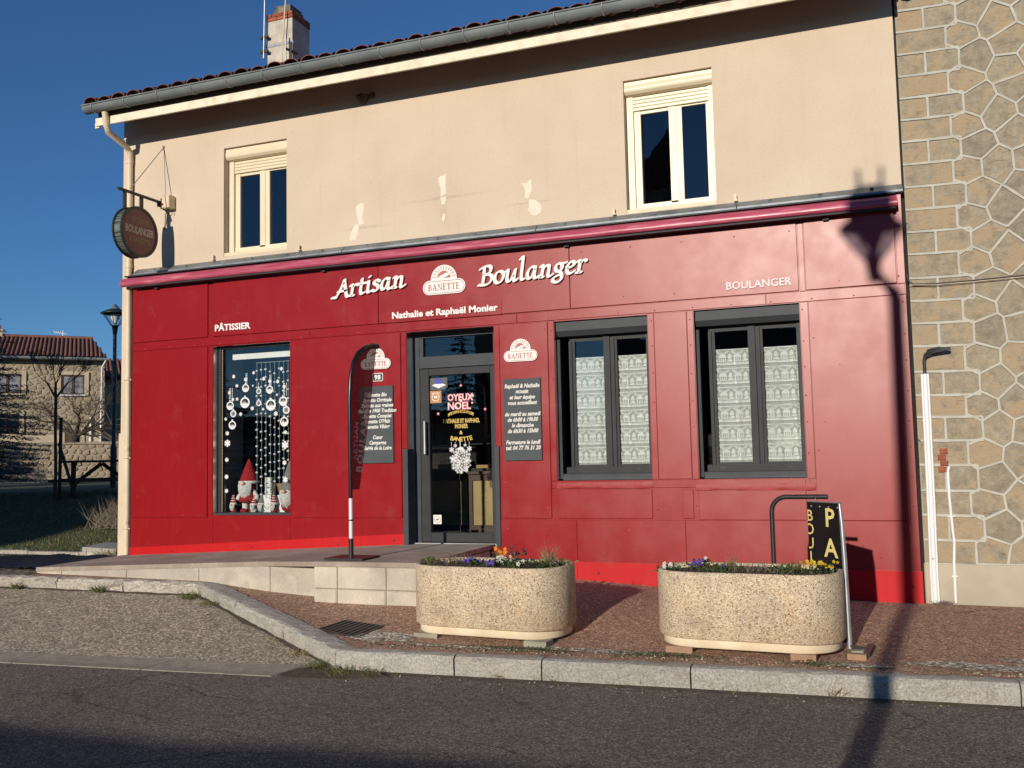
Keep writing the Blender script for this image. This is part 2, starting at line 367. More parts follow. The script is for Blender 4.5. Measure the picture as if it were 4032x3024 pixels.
for nm, c in (('petal_orange', (.75, .30, .02)), ('petal_purple', (.085, .008, .06)), ('petal_violet', (.10, .045, .42)), ('petal_white', (.75, .75, .68)), ('petal_yellow', (.75, .52, .02))):
    m_leaf(nm, c, tuple(x*.75 for x in c), .3)
mat('lawn_ground', (.060, .075, .025), (.10, .095, .04), 3, .95, .6, 25)
mat('path_pale', (.50, .44, .34), (.42, .37, .28), 2, .95)
# glass: clear pane with fresnel mirror on its front side only
def m_glass(name, tint=(.9, .93, .92), boost=1.0):
    mt, nt, b = newmat(name); nt.nodes.remove(b)
    fr = nt.nodes.new('ShaderNodeFresnel'); fr.inputs[0].default_value = 1.9
    ge = nt.nodes.new('ShaderNodeNewGeometry')
    mu = nt.nodes.new('ShaderNodeMath'); mu.operation = 'SUBTRACT'; mu.use_clamp = True
    nt.links.new(fr.outputs[0], mu.inputs[0]); nt.links.new(ge.outputs['Backfacing'], mu.inputs[1])
    m2 = nt.nodes.new('ShaderNodeMath'); m2.operation = 'MULTIPLY'; m2.use_clamp = True; m2.inputs[1].default_value = boost
    nt.links.new(mu.outputs[0], m2.inputs[0])
    tp = nt.nodes.new('ShaderNodeBsdfTransparent'); tp.inputs[0].default_value = (*tint, 1)
    gl = nt.nodes.new('ShaderNodeBsdfGlossy'); gl.inputs['Roughness'].default_value = 0.01
    gl.inputs['Color'].default_value = (1, 1, 1, 1)
    gn = bump(nt, None, noisetex(nt, coord(nt), 1.6, 3), .06, .02); nt.links.new(gn, gl.inputs['Normal'])
    mx = nt.nodes.new('ShaderNodeMixShader'); nt.links.new(m2.outputs[0], mx.inputs[0])
    nt.links.new(tp.outputs[0], mx.inputs[1]); nt.links.new(gl.outputs[0], mx.inputs[2])
    nt.links.new(mx.outputs[0], nt.nodes['Material Output'].inputs[0])
m_glass('glass')
m_glass('glass_dark', (.55, .6, .66))
def m_gauze(name, c, alpha):
    mt, nt, b = newmat(name); co = coord(nt)
    b.inputs['Base Color'].default_value = (*c, 1); b.inputs['Roughness'].default_value = .9
    tp = nt.nodes.new('ShaderNodeBsdfTransparent'); mx = nt.nodes.new('ShaderNodeMixShader')
    a = ramp(nt, noisetex(nt, co, 190, 2), [(.3, alpha-.12), (.7, alpha+.12)])
    nt.links.new(a, mx.inputs[0])
    nt.links.new(tp.outputs[0], mx.inputs[1]); nt.links.new(b.outputs[0], mx.inputs[2])
    nt.links.new(mx.outputs[0], nt.nodes['Material Output'].inputs[0])
m_gauze('lace_gauze', (.62, .65, .60), .62)
m_gauze('lace_motif', (.82, .85, .80), .80)
m_gauze('lace_line', (.86, .88, .84), .9)
m_gauze('flag_cloth', (.085, .004, .009), .86)
m_gauze('flag_print', (.42, .26, .24), .9)

# ------------------------------------------------------------------ mesh helpers
WM = {}
def wm(o): return WM.get(o.name, Matrix.Identity(4))
class MB:
    def __init__(s): s.v = []; s.f = []; s.m = []; s.sm = []
    def add(s, vs, fs, mi=0, sm=False):
        o = len(s.v); s.v += [tuple(v) for v in vs]
        for f in fs:
            s.f.append([i+o for i in f]); s.m.append(mi); s.sm.append(sm)
    def box(s, x0, x1, y0, y1, z0, z1, mi=0):
        s.add([(x0,y0,z0),(x1,y0,z0),(x1,y1,z0),(x0,y1,z0),(x0,y0,z1),(x1,y0,z1),(x1,y1,z1),(x0,y1,z1)],
              [(0,3,2,1),(4,5,6,7),(0,1,5,4),(1,2,6,5),(2,3,7,6),(3,0,4,7)], mi)
    def pbox(s, x0, x1, y0, y1, z0, z1, c=.004, mi=0):       # box whose front (-y) edges are chamfered
        v = [(x0+c,y0,z0+c),(x1-c,y0,z0+c),(x1-c,y0,z1-c),(x0+c,y0,z1-c),(x0,y0+c,z0),(x1,y0+c,z0),(x1,y0+c,z1),(x0,y0+c,z1),(x0,y1,z0),(x1,y1,z0),(x1,y1,z1),(x0,y1,z1)]
        s.add(v, [(0,1,2,3),(4,5,1,0),(5,6,2,1),(6,7,3,2),(7,4,0,3),(8,9,5,4),(9,10,6,5),(10,11,7,6),(11,8,4,7),(11,10,9,8)], mi)
    def obox(s, o, a, b, c, mi=0):                            # parallelepiped from corner o
        o, a, b, c = Vector(o), Vector(a), Vector(b), Vector(c)
        s.add([o, o+a, o+a+b, o+b, o+c, o+a+c, o+a+b+c, o+b+c], [(0,3,2,1),(4,5,6,7),(0,1,5,4),(1,2,6,5),(2,3,7,6),(3,0,4,7)], mi)
    def bar(s, p, q, w, h, mi=0, up=(0,0,1)):                 # beam from p to q
        p, q = Vector(p), Vector(q); d = (q-p); n = d.normalized()
        r = n.cross(Vector(up));
        if r.length < 1e-4: r = Vector((1,0,0))
        r.normalize(); u = r.cross(n)
        s.obox(p - r*w/2 - u*h/2, r*w, d, u*h, mi)
    def prism(s, poly, y0, y1, mi=0, mback=None):             # polygon in x,z pushed along y
        n = len(poly)
        s.add([(x,y0,z) for x,z in poly]+[(x,y1,z) for x,z in poly],
              [tuple(range(n)), tuple(range(2*n-1,n-1,-1))]+[(i,i+n,(i+1)%n+n,(i+1)%n) for i in range(n)], mi)
    def prismz(s, poly, z0, z1, mi=0):
        n = len(poly)
        zz = lambda z, p: z(p[0], p[1]) if callable(z) else z
        s.add([(p[0],p[1],zz(z0,p)) for p in poly]+[(p[0],p[1],zz(z1,p)) for p in poly],
              [tuple(range(n-1,-1,-1)), tuple(range(n,2*n))]+[(i,(i+1)%n,(i+1)%n+n,i+n) for i in range(n)], mi)
    def tube(s, path, r, n=8, mi=0, cap=True, sm=True):
        P = [Vector(p) for p in path]; k = len(P)
        rr = r if isinstance(r, (list, tuple)) else [r]*k
        rings = []; ref = None
        for i in range(k):
            t = (P[min(i+1,k-1)]-P[max(i-1,0)]).normalized()
            if ref is None:
                ref = t.cross(Vector((0,0,1)))
                if ref.length < .05: ref = t.cross(Vector((1,0,0)))
            ref = (ref - t*ref.dot(t)).normalized(); b2 = t.cross(ref)
            rings.append([P[i] + (ref*math.cos(a)+b2*math.sin(a))*rr[i] for a in (2*math.pi*j/n for j in range(n))])
        vs = [v for rg in rings for v in rg]
        fs = [(i*n+j, i*n+(j+1)%n, (i+1)*n+(j+1)%n, (i+1)*n+j) for i in range(k-1) for j in range(n)]
        s.add(vs, fs, mi, sm)
        if cap:
            s.add(rings[0], [tuple(range(n-1,-1,-1))], mi); s.add(rings[-1], [tuple(range(n))], mi)
    def lathe(s, prof, c=(0,0,0), n=16, mi=0, sx=1, sy=1, sm=True, mis=None):
        k = len(prof)
        vs = [(c[0]+r*sx*math.cos(2*math.pi*j/n), c[1]+r*sy*math.sin(2*math.pi*j/n), c[2]+z) for r, z in prof for j in range(n)]
        o = len(s.v); s.v += vs
        for i in range(k-1):
            for j in range(n):
                s.f.append([o+i*n+j, o+i*n+(j+1)%n, o+(i+1)*n+(j+1)%n, o+(i+1)*n+j]); s.m.append(mis[i] if mis else mi); s.sm.append(sm)
    def ball(s, c, r, n=10, mi=0, sc=(1,1,1)):
        k = max(4, n//2+1)
        s.lathe([(max(.0005, r*math.sin(math.pi*i/k)), -r*sc[2]*math.cos(math.pi*i/k)) for i in range(k+1)], c, n, mi, sc[0], sc[1])
    def quad(s, a, b, c, d, mi=0): s.add([a,b,c,d], [(0,1,2,3)], mi)
    def build(s, name, mats, parent=None, smooth=None, recalc=True):
        me = bpy.data.meshes.new(name); me.from_pydata(s.v, [], s.f)
        if isinstance(mats, str): mats = [mats]
        for k in mats: me.materials.append(MATS[k])
        for p, mi, sm in zip(me.polygons, s.m, s.sm): p.material_index = mi; p.use_smooth = sm if smooth is None else smooth
        if recalc:
            b = bmesh.new(); b.from_mesh(me); bmesh.ops.recalc_face_normals(b, faces=b.faces); b.to_mesh(me); b.free()
        me.update()
        o = bpy.data.objects.new(name, me); COL.objects.link(o)
        if parent: par(o, parent)
        return o
def par(o, p):
    o.parent = p; o.matrix_parent_inverse = wm(p).inverted()
def tag(o, label=None, cat=None, group=None, kind=None):
    if label: o['label'] = label
    if cat: o['category'] = cat
    if group: o['group'] = group
    if kind: o['kind'] = kind
    return o
def thing(name, loc, label, cat, group=None, kind=None):
    o = bpy.data.objects.new(name, None); o.empty_display_size = .2; COL.objects.link(o)
    o.location = loc; WM[o.name] = Matrix.Translation(Vector(loc))
    return tag(o, label, cat, group, kind)
def dup(o, parent=None):
    c = o.copy(); COL.objects.link(c)
    if parent: c.parent = parent
    for ch in [x for x in COL.objects if x.parent == o]: dup(ch, c)
    return c
def obj_copy(o, parent, M):
    c = o.copy(); COL.objects.link(c); par(c, parent); c.matrix_basis = M; return c

# text
def text_geo(s, size, shear=0., off=0., ext=0., xs=1., align='CENTER', res=2, sp=1.):
    cu_ = bpy.data.curves.new('t', 'FONT'); cu_.body = s; cu_.size = size; cu_.shear = shear; cu_.offset = off
    cu_.extrude = ext; cu_.align_x = align; cu_.resolution_u = res; cu_.space_character = sp; cu_.fill_mode = 'FRONT' if ext == 0 else 'BOTH'
    o = bpy.data.objects.new('t', cu_); COL.objects.link(o)
    dg = bpy.context.evaluated_depsgraph_get(); dg.update()
    me = bpy.data.meshes.new_from_object(o.evaluated_get(dg))
    vs_ = [(v.co.x*xs, v.co.y, v.co.z) for v in me.vertices]; fs_ = [tuple(p.vertices) for p in me.polygons]
    bpy.data.objects.remove(o); bpy.data.curves.remove(cu_); bpy.data.meshes.remove(me)
    return vs_, fs_
def text(mb, s, size, O, ux=(1,0,0), uy=(0,0,1), n=(0,-1,0), mi=0, fit=None, **kw):
    vs_, fs_ = text_geo(s, size, **kw)
    if fit and vs_:
        w = max(v[0] for v in vs_)-min(v[0] for v in vs_); k = fit/w; vs_ = [(v[0]*k, v[1], v[2]) for v in vs_]
    O, ux, uy, n = Vector(O), Vector(ux), Vector(uy), Vector(n)
    mb.add([O+ux*a+uy*b+n*c for a, b, c in vs_], fs_, mi)
    return vs_
def word_parts(s, size, O, width, root, material, n=(0,-1,0), ux=(1,0,0), uy=(0,0,1), ext=.006, name='letter', **kw):
    """one mesh per letter, laid along ux so that the whole word is `width` wide"""
    def w(q):
        v, _ = text_geo(q+'|', size, align='LEFT', **kw); return max(a[0] for a in v)
    bar_ = w('')
    tot_v, _ = text_geo(s, size, align='LEFT', **kw); x0 = min(v[0] for v in tot_v); k = width/(max(v[0] for v in tot_v)-x0)
    O, ux_, uy_, n_ = Vector(O), Vector(ux), Vector(uy), Vector(n)
    for i, ch in enumerate(s):
        if ch == ' ': continue
        xo = w(s[:i])-bar_ if i else 0
        vs_, fs_ = text_geo(ch, size, align='LEFT', ext=ext, **kw)
        mb = MB(); mb.add([O+ux_*((a+xo-x0)*k)+uy_*b+n_*c for a, b, c in vs_], fs_)
        mb.build(name, material, root, recalc=False)

def hull2(pts):
    pts = sorted(set(pts))
    def half(ps):
        h = []
        for p in ps:
            while len(h) >= 2 and (h[-1][0]-h[-2][0])*(p[1]-h[-2][1])-(h[-1][1]-h[-2][1])*(p[0]-h[-2][0]) <= 0: h.pop()
            h.append(p)
        return h[:-1]
    return half(pts)+half(pts[::-1])
def pen(mb, path, w, O, s, y, thick, ang=35, thin=.38, shear=.12, mi=0, k0=0):
    """broad-nib stroke along path, in x,z at depth y"""
    a = R(ang)
    nib = []
    for j in range(10):
        t = 2*math.pi*j/10; p, q = w/2*math.cos(t), w/2*thin*math.sin(t)
        nib.append((p*math.cos(a)-q*math.sin(a), p*math.sin(a)+q*math.cos(a)))
    # smooth the path (Catmull-Rom)
    P = [path[0]]+list(path)+[path[-1]]; pts = []
    for i in range(1, len(P)-2):
        for t in (0, .34, .67):
            p0, p1, p2, p3 = P[i-1], P[i], P[i+1], P[i+2]
            pts.append(tuple(.5*((2*p1[c])+(-p0[c]+p2[c])*t+(2*p0[c]-5*p1[c]+4*p2[c]-p3[c])*t*t+(-p0[c]+3*p1[c]-3*p2[c]+p3[c])*t**3) for c in (0,1)))
    pts.append(path[-1])
    for i in range(len(pts)-1):
        h = hull2([(round(p[0]+n[0], 5), round(p[1]+n[1], 5)) for p in (pts[i], pts[i+1]) for n in nib])
        poly = [(O[0]+(x+z*shear)*s, O[1]+z*s) for x, z in h]
        e = .00025*((i+k0) % 5)
        mb.prism(poly, y-thick-e, y, mi)
GL = {
 'A': [[(-.06,0),(.1,.06),(.26,.4),(.38,.74)],[(.36,.74),(.44,.4),(.54,.02),(.64,.04)],[(.14,.25),(.48,.27)],[(-.1,0),(.08,-.01)]],
 'r': [[(0,.42),(.09,.46),(.1,.25),(.08,.0)],[(.0,0),(.18,.0)],[(.1,.3),(.2,.45),(.3,.47),(.34,.42)]],
 't': [[(.12,.64),(.1,.3),(.1,.1),(.16,0),(.28,.06)],[(-.02,.44),(.26,.46)]],
 'i': [[(0,.42),(.1,.46),(.09,.1),(.14,0),(.24,.06)],[(.12,.66),(.14,.68)]],
 's': [[(.28,.40),(.18,.47),(.06,.42),(.07,.32),(.22,.22),(.23,.08),(.12,0),(0,.05)]],
 'a': [[(.3,.43),(.18,.47),(.05,.32),(.03,.1),(.12,.0),(.25,.14),(.32,.46)],[(.32,.44),(.3,.1),(.36,0),(.48,.08)]],
 'n': [[(0,.42),(.09,.46),(.09,.2),(.07,0)],[(.09,.28),(.22,.44),(.32,.43),(.34,.3),(.32,.06),(.38,0),(.5,.08)],[(.0,0),(.14,0)]],
 'B': [[(.12,.72),(.13,.36),(.11,.0)],[(-.04,.64),(.1,.72),(.3,.75),(.4,.64),(.34,.46),(.14,.40)],[(.14,.40),(.40,.38),(.47,.22),(.38,.05),(.2,-.02),(-.04,.0)]],
 'o': [[(.2,.47),(.06,.38),(.03,.14),(.14,0),(.3,.06),(.38,.3),(.3,.44),(.18,.47)]],
 'u': [[(0,.42),(.08,.46),(.06,.14),(.12,.0),(.24,.08),(.36,.42)],[(.37,.47),(.34,.1),(.39,0),(.48,.07)]],
 'l': [[(.0,.84),(.1,.92),(.1,.5),(.1,.1),(.16,0),(.26,.06)]],
 'g': [[(.26,.45),(.12,.45),(.04,.33),(.08,.18),(.2,.15),(.3,.27),(.28,.42),(.44,.48)],[(.22,.14),(.3,.0),(.3,-.16),(.18,-.27),(.02,-.25),(-.03,-.14),(.08,-.04),(.26,.02)]],
 'e': [[(.05,.22),(.2,.27),(.3,.36),(.24,.47),(.12,.44),(.03,.28),(.05,.08),(.16,0),(.32,.09)]],
}
ADV = {'A':.66,'r':.37,'t':.32,'i':.29,'s':.36,'a':.52,'n':.55,'B':.56,'o':.46,'u':.53,'l':.31,'g':.46,'e':.40}
# Voronoi cells clipped to a convex polygon, in 2-D
def clip(poly, px, py, nx, ny):
    out = []
    for i in range(len(poly)):
        a, b = poly[i], poly[(i+1) % len(poly)]
        da = (a[0]-px)*nx+(a[1]-py)*ny; db = (b[0]-px)*nx+(b[1]-py)*ny
        if da <= 0: out.append(a)
        if (da < 0 < db) or (db < 0 < da):
            t = da/(da-db); out.append((a[0]+(b[0]-a[0])*t, a[1]+(b[1]-a[1])*t))
    return out
def voronoi(pts, bounds, rad):
    cells = []
    for i, p in enumerate(pts):
        c = list(bounds)
        for j, q in enumerate(pts):
            if i == j: continue
            d = math.hypot(q[0]-p[0], q[1]-p[1])
            if d > rad: continue
            c = clip(c, (p[0]+q[0])/2, (p[1]+q[1])/2, q[0]-p[0], q[1]-p[1])
            if len(c) < 3: break
        if len(c) >= 3: cells.append(c)
    return cells
def inset(poly, d):
    out = list(poly); n = len(poly)
    area = sum(poly[i][0]*poly[(i+1)%n][1]-poly[(i+1)%n][0]*poly[i][1] for i in range(n))
    sg = 1 if area > 0 else -1
    for i in range(n):
        a, b = poly[i], poly[(i+1) % n]
        l = math.hypot(b[0]-a[0], b[1]-a[1])
        if l < 1e-6: continue
        nx, ny = (b[1]-a[1])/l*sg, -(b[0]-a[0])/l*sg
        out = clip(out, a[0]-nx*d, a[1]-ny*d, nx, ny)
        if len(out) < 3: return []
    return out
def dedupe(poly, e=.012):
    out = []
    for p in poly:
        if not out or math.hypot(p[0]-out[-1][0], p[1]-out[-1][1]) > e: out.append(p)
    if len(out) > 2 and math.hypot(out[0][0]-out[-1][0], out[0][1]-out[-1][1]) < e: out.pop()
    return out
def stone_mesh(mb, poly, f, depth, bulge, rough, mi=0):
    """stone: outline ring at depth 0, an inner ring raised by bulge; f maps (a,b,depth) to 3-D, depth>0 towards the viewer"""
    n = len(poly); cx = sum(p[0] for p in poly)/n; cy = sum(p[1] for p in poly)/n
    # subdivide outline for unevenness
    ring = []
    for i in range(n):
        a, b = poly[i], poly[(i+1) % n]
        ring.append(a)
        if math.hypot(b[0]-a[0], b[1]-a[1]) > rough*8:
            ring.append(((a[0]+b[0])/2+random.uniform(-rough, rough), (a[1]+b[1])/2+random.uniform(-rough, rough)))
    k = len(ring)
    vs_ = [f(p[0], p[1], -depth) for p in ring]
    vs_ += [f(p[0], p[1], bulge*.25) for p in ring]
    vs_ += [f(cx+(p[0]-cx)*.72, cy+(p[1]-cy)*.72, bulge*(.8+random.uniform(-.3,.4))) for p in ring]
    vs_.append(f(cx, cy, bulge*random.uniform(.8, 1.3)))
    fs_ = []
    for i in range(k):
        j = (i+1) % k
        fs_ += [(i, j, j+k, i+k), (i+k, j+k, j+2*k, i+2*k), (i+2*k, j+2*k, 3*k)]
    mb.add(vs_, fs_, mi, False)
def lerp(a, b, t): return a+(b-a)*t
def pl(x, tab):
    if x <= tab[0][0]: return tab[0][1]
    for (a, u), (b, v) in zip(tab, tab[1:]):
        if x <= b: return u+(v-u)*(x-a)/(b-a)
    return tab[-1][1]
def ss(a, b, x):
    t = min(1, max(0, (x-a)/(b-a))); return t*t*(3-2*t)
def struct(o): o['kind'] = 'structure'; return o

# =================================================================== GROUND
def yk(x): return pl(x, [(-7,-1.82),(-4.34,-3.33),(.93,-3.09),(9,-2.72)])
def zk(x): return pl(x, [(-12,.49),(-7,.47),(-4.34,.17),(.93,.165),(9,.10)])
def zw(x): return pl(x, [(-12,.49),(-7,.47),(-4.3,.46),(-3.14,.385),(-2.2,.325),(0,.235),(1.4,.22),(9,.10)])
def zside(x, y):
    t = min(1, max(0, y/yk(x))); return lerp(zw(x), zk(x), ss(.28, .90, t))
def zfoot(x): return pl(x, [(-12,.36),(-7,.345),(-4.34,.02)])
def ygut(x): return -3.35+.07*(x+4.6)
VD = Vector((-.71095, .70324, 0)); UD = Vector((.70324, .71095, 0))
def bgp(u, s, z): return Vector((0, -10.5, 0))+UD*u+VD*s+Vector((0,0,z))
def zlawn(x, y):
    s = (Vector((x, y+10.5, 0))).dot(VD); return .52+(.70*ss(12.5, 21.5, s)+.05*ss(22, 38, s))*ss(.5, 5., y)
def grid(name, matn, xs, yrange, z, nt=10, parent=None):
    mb = MB(); vs_ = []
    for x in xs:
        a, b = yrange(x)
        for j in range(nt+1):
            y = lerp(a, b, j/nt); vs_.append((x, y, z(x, y)))
    n1 = nt+1
    mb.add(vs_, [(i*n1+j, (i+1)*n1+j, (i+1)*n1+j+1, i*n1+j+1) for i in range(len(xs)-1) for j in range(nt)], 0, True)
    return mb.build(name, matn, parent)
def fr(a, b, st):
    n = max(1, int(round((b-a)/st))); return [a+(b-a)*i/n for i in range(n+1)]
g = MB(); g.quad((-2500,-2500,-.25),(2500,-2500,-.25),(2500,2500,-.25),(-2500,2500,-.25)); struct(g.build('ground', 'soil_base'))
struct(grid('road', 'asphalt', [-90,-30,-12,-8,-4.6,-4,0,4,9,30,90], lambda x: (-16, ygut(x)+.05 if x < -4.6 else -2.4), lambda x, y: 0., 6))
struct(grid('parking_bay', 'asphalt_old', fr(-40,-8,2)+fr(-7.6,-4.38,.2), lambda x: (ygut(x)-.02, yk(x)+.03),
     lambda x, y: .022+(zfoot(x)-.022)*min(1, max(0, (y-ygut(x))/max(.05, yk(x)-ygut(x)))), 8))
struct(grid('sidewalk', 'sidewalk', fr(-9.75, 12, .15), lambda x: (yk(x)+.14, .02), zside, 14))
struct(grid('opposite_pavement', 'gutter_concrete', [-90,-30,0,30,90], lambda x: (-22, -16), lambda x, y: .12, 2))
struct(grid('opposite_ground', 'gravel_ground', [-90,-30,0,30,90], lambda x: (-80, -22), lambda x, y: .115, 2))
struct(grid('gravel_strip', 'gravel_ground', fr(-40,-9.7,1.), lambda x: (yk(x)+.14, .50), lambda x, y: .485, 3))
lawn = struct(grid('lawn', 'lawn_ground', fr(-90,-20,4)+fr(-19.5,-9.86,.5), lambda x: (.52, 60), zlawn, 60))
# gutter slabs
kerb_gutter = thing('gutter_line', (-6,-3.5,0), 'x', 'x'); del kerb_gutter['label']; del kerb_gutter['category']; struct(kerb_gutter)
xe = [-40,-30,-20,-14,-10.6,-8.95,-7.45,-6.05,-4.75]
for a, b in zip(xe, xe[1:]):
    mb = MB(); a2, b2 = a+.008, b-.008
    for (xa, xb) in ((a2, b2),):
        vs_ = []
        for x in (xa, xb):
            y = ygut(x); vs_ += [(x+.10, y, .034), (x+.03, y-.20, .012), (x, y-.31, .007), (x, y-.31, -.05), (x+.10, y, -.05)]
        mb.add(vs_, [(0,1,6,5),(1,2,7,6),(2,3,8,7),(4,0,5,9),(0,4,3,2,1),(5,6,7,8,9)])
    mb.build('slab', 'gutter_concrete', kerb_gutter)
# mud pocket at the kerb corner
mb = MB(); pts = [(-4.78,-3.32),(-4.5,-3.28),(-4.28,-3.40),(-3.9,-3.40),(-3.75,-3.45),(-4.1,-3.60),(-4.6,-3.68),(-4.76,-3.6)]
mb.prismz(pts, -.02, lambda x, y: .006 if (x, y) in (pts[0], pts[5], pts[6], pts[7], pts[4]) else .03); tag(mb.build('mud', 'mud'), kind='structure')

# granite kerb, stone by stone
kerb = thing('kerb', (-4.34,-3.33,0), 'x', 'x'); del kerb['label']; del kerb['category']; struct(kerb)
def kerb_stone(p, q, h, w, matn, rough):
    """p,q: top front corners (left to right seen from the road)"""
    p, q = Vector(p), Vector(q); d = q-p; L = d.length; d2 = Vector((d.x, d.y, 0)).normalized(); inn = Vector((-d2.y, d2.x, 0))
    nx = max(4, int(L/.07)); prof = [(.012,-h-.08),(-.002,-h*.62),(-.004,-h*.3),(.0,-.03),(.018,-.004),(.05,0.002),(w*.6,.003),(w,-.004),(w,-h-.08)]
    vs_ = []; seed = random.uniform(0, 99)
    for i in range(nx+1):
        t = i/nx; g0 = .006
        base = p+d*((g0+(L-2*g0)*t)/L)
        for k, (a, z) in enumerate(prof):
            e = rough if 0 < k < 8 else 0
            nn = noise.noise(Vector((base.x*9+seed, k*1.7, base.y*9)))*e
            n2 = noise.noise(Vector((base.x*9+seed, k*1.7+40, base.y*9)))*e*.6
            vs_.append(base+inn*(a+nn)+Vector((0,0,z+n2)))
    m_ = len(prof); fs_ = [(i*m_+k, (i+1)*m_+k, (i+1)*m_+k+1, i*m_+k+1) for i in range(nx) for k in range(m_-1)]
    fs_ += [tuple(range(m_)), tuple(range(nx*m_+m_-1, nx*m_-1, -1))]
    mb = MB(); mb.add(vs_, fs_); mb.build('kerb_stone', matn, kerb)
xs = [-4.34,-3.25,-2.5,-1.32,.93,2.1,3.3,4.5,6,7.5,9]
for a, b in zip(xs, xs[1:]): kerb_stone((a,yk(a),zk(a)), (b,yk(b),zk(b)), .17, .19, 'granite', .012)
xs = [-7.0,-6.15,-5.2,-4.34]
for a, b in zip(xs, xs[1:]): kerb_stone((a+.0,yk(a),zk(a)), (b,yk(b),zk(b)), .16, .22, 'granite', .02)
xs = [-16,-14.5,-13,-11.6,-10.1,-9.05,-8.05,-7.0]
for a, b in zip(xs, xs[1:]): kerb_stone((a,yk(a),zk(a)), (b,yk(b),zk(b)), .13, .16, 'granite_rough', .035)

mb = MB(); xs_d = fr(-4.3, 8, .07); vs_ = []
for x in xs_d:
    w = .035+.045*max(0, noise.noise(Vector((x*2.3,0,1)))+.3)+.02*noise.noise(Vector((x*9,0,5)))
    vs_ += [(x, yk(x)+.03, .012), (x, yk(x)-w*.5, .010), (x, yk(x)-max(.012, w), .0035)]
mb.add(vs_, [(i*3+k, i*3+3+k, i*3+4+k, i*3+1+k) for i in range(len(xs_d)-1) for k in (0,1)])
xs_d = fr(-16, -4.4, .1); vs_ = []
for x in xs_d:
    w = .03+.04*max(0, noise.noise(Vector((x*2.3,7,1)))+.25); n_ = (.5 if x > -7 else 0)
    y = yk(x); zf = .022+(zfoot(x)-.022)
    vs_ += [(x, y+.03, zf+.014), (x-n_*w*.6, y-w, zf-w*.2+.008)]
mb.add(vs_, [(2*i,2*i+2,2*i+3,2*i+1) for i in range(len(xs_d)-1)])
tag(mb.build('dirt', 'mud'), kind='stuff')
mb = MB()
for _ in range(260):
    x = random.uniform(-4.6, 4); y = yk(x)-abs(random.gauss(.03,.16))-.02; r = random.uniform(.003,.007); mb.box(x-r,x+r*.7,y-r,y+r,.0,.001+r)
for _ in range(500):
    x = random.uniform(-4.2, 3); y = yk(x)+.2+abs(random.gauss(0,.12)); r = random.uniform(.004,.010); z = zside(x,y); mb.box(x-r,x+r*.8,y-r,y+r,z,z+r)
tag(mb.build('grit', 'gravel_ground'), kind='stuff')
# access ramp up to the shop door
ramp_t = thing('ramp', (-7,-1.2,.4), 'x', 'x'); del ramp_t['label']; del ramp_t['category']; struct(ramp_t)
def zramp(x): return pl(x, [(-9.75,.553),(-9.61,.557),(-6.26,.712),(-5.37,.752),(-4.2,.757)])
def yramp(x): return lerp(-1.46,-1.73,(x+9.75)/(9.75-5.47)) if x < -5.47 else -1.885
mb = MB()
for a, b in ((-9.75,-9.61),(-9.61,-6.26),(-6.26,-5.47)):
    poly = [(a,yramp(a)-.012),(b,yramp(b)-.012),(b,.26),(a,.26)]
    mb.prismz(poly, lambda x, y: zramp(x)-.05, lambda x, y: zramp(x))
mb.prismz([(-5.47,-1.90),(-4.21,-1.90),(-4.21,.26),(-5.47,.26)], lambda x, y: zramp(x)-.05, lambda x, y: zramp(x)+.001)
mb.build('slab', 'concrete_top', ramp_t)
for a, b in zip([-9.75,-9.32,-8.25,-7.15,-6.15], [-9.32,-8.25,-7.15,-6.15,-5.47]):
    mb = MB(); a2, b2 = a+.004, b-.004
    mb.prismz([(a2,yramp(a2)),(b2,yramp(b2)),(b2,yramp(b2)+.2),(a2,yramp(a2)+.2)], .2, lambda x, y: zramp(x)-.05)
    mb.build('block', 'concrete', ramp_t)
for a, b in ((-5.47,-5.19),(-5.19,-4.62),(-4.62,-4.21)):
    mb = MB(); mb.pbox(a+.003, b-.003, -1.885, -1.6, .475, .703, .006); mb.build('block', 'concrete', ramp_t)
    mb = MB(); mb.pbox(a+.003, b-.003, -1.896, -1.6, .20, .468, .012); mb.build('block', 'concrete', ramp_t)
mb = MB(); mb.box(-5.46,-4.23,-1.86,.0,.15,.69); mb.box(-9.7,-5.45,-1.3,0,.15,.49); mb.build('core', 'concrete', ramp_t)

# =================================================================== BAKERY
bak = thing('bakery', (-4.6,0,.3), 'two storey bakery with cream upper wall over a red panelled shop front', 'building')
WX0, WX1 = -9.86, .50
def wall_holes(mb, x0, x1, z0, z1, yf, yr, holes, mi=0, mr=None):
    mr = mi if mr is None else mr
    X = sorted({x0, x1, *[h[0] for h in holes], *[h[1] for h in holes]}); Z = sorted({z0, z1, *[h[2] for h in holes], *[h[3] for h in holes]})
    for a, b in zip(X, X[1:]):
        for c, d in zip(Z, Z[1:]):
            mx, mz = (a+b)/2, (c+d)/2
            if any(h[0] < mx < h[1] and h[2] < mz < h[3] for h in holes): continue
            mb.quad((a,yf,c),(b,yf,c),(b,yf,d),(a,yf,d), mi)
    for h in holes:
        a, b, c, d = h[:4]
        mb.quad((a,yf,c),(a,yf,d),(a,yr,d),(a,yr,c), mr); mb.quad((b,yf,c),(b,yr,c),(b,yr,d),(b,yf,d), mr)
        mb.quad((a,yf,d),(b,yf,d),(b,yr,d),(a,yr,d), mr); mb.quad((a,yf,c),(a,yr,c),(b,yr,c),(b,yf,c), mr)
UW = [(-8.11,-7.09,4.625,6.145),(-2.455,-1.425,4.585,6.178)]
mb = MB(); wall_holes(mb, WX0, WX1, 4.47, 6.93, .05, .30, UW)
mb.quad((WX0,.05,4.47),(WX0,.05,6.93),(WX0,7,6.93),(WX0,7,4.47),1); mb.quad((WX1,.05,4.47),(WX1,7,4.47),(WX1,7,6.93),(WX1,.05,6.93),1)
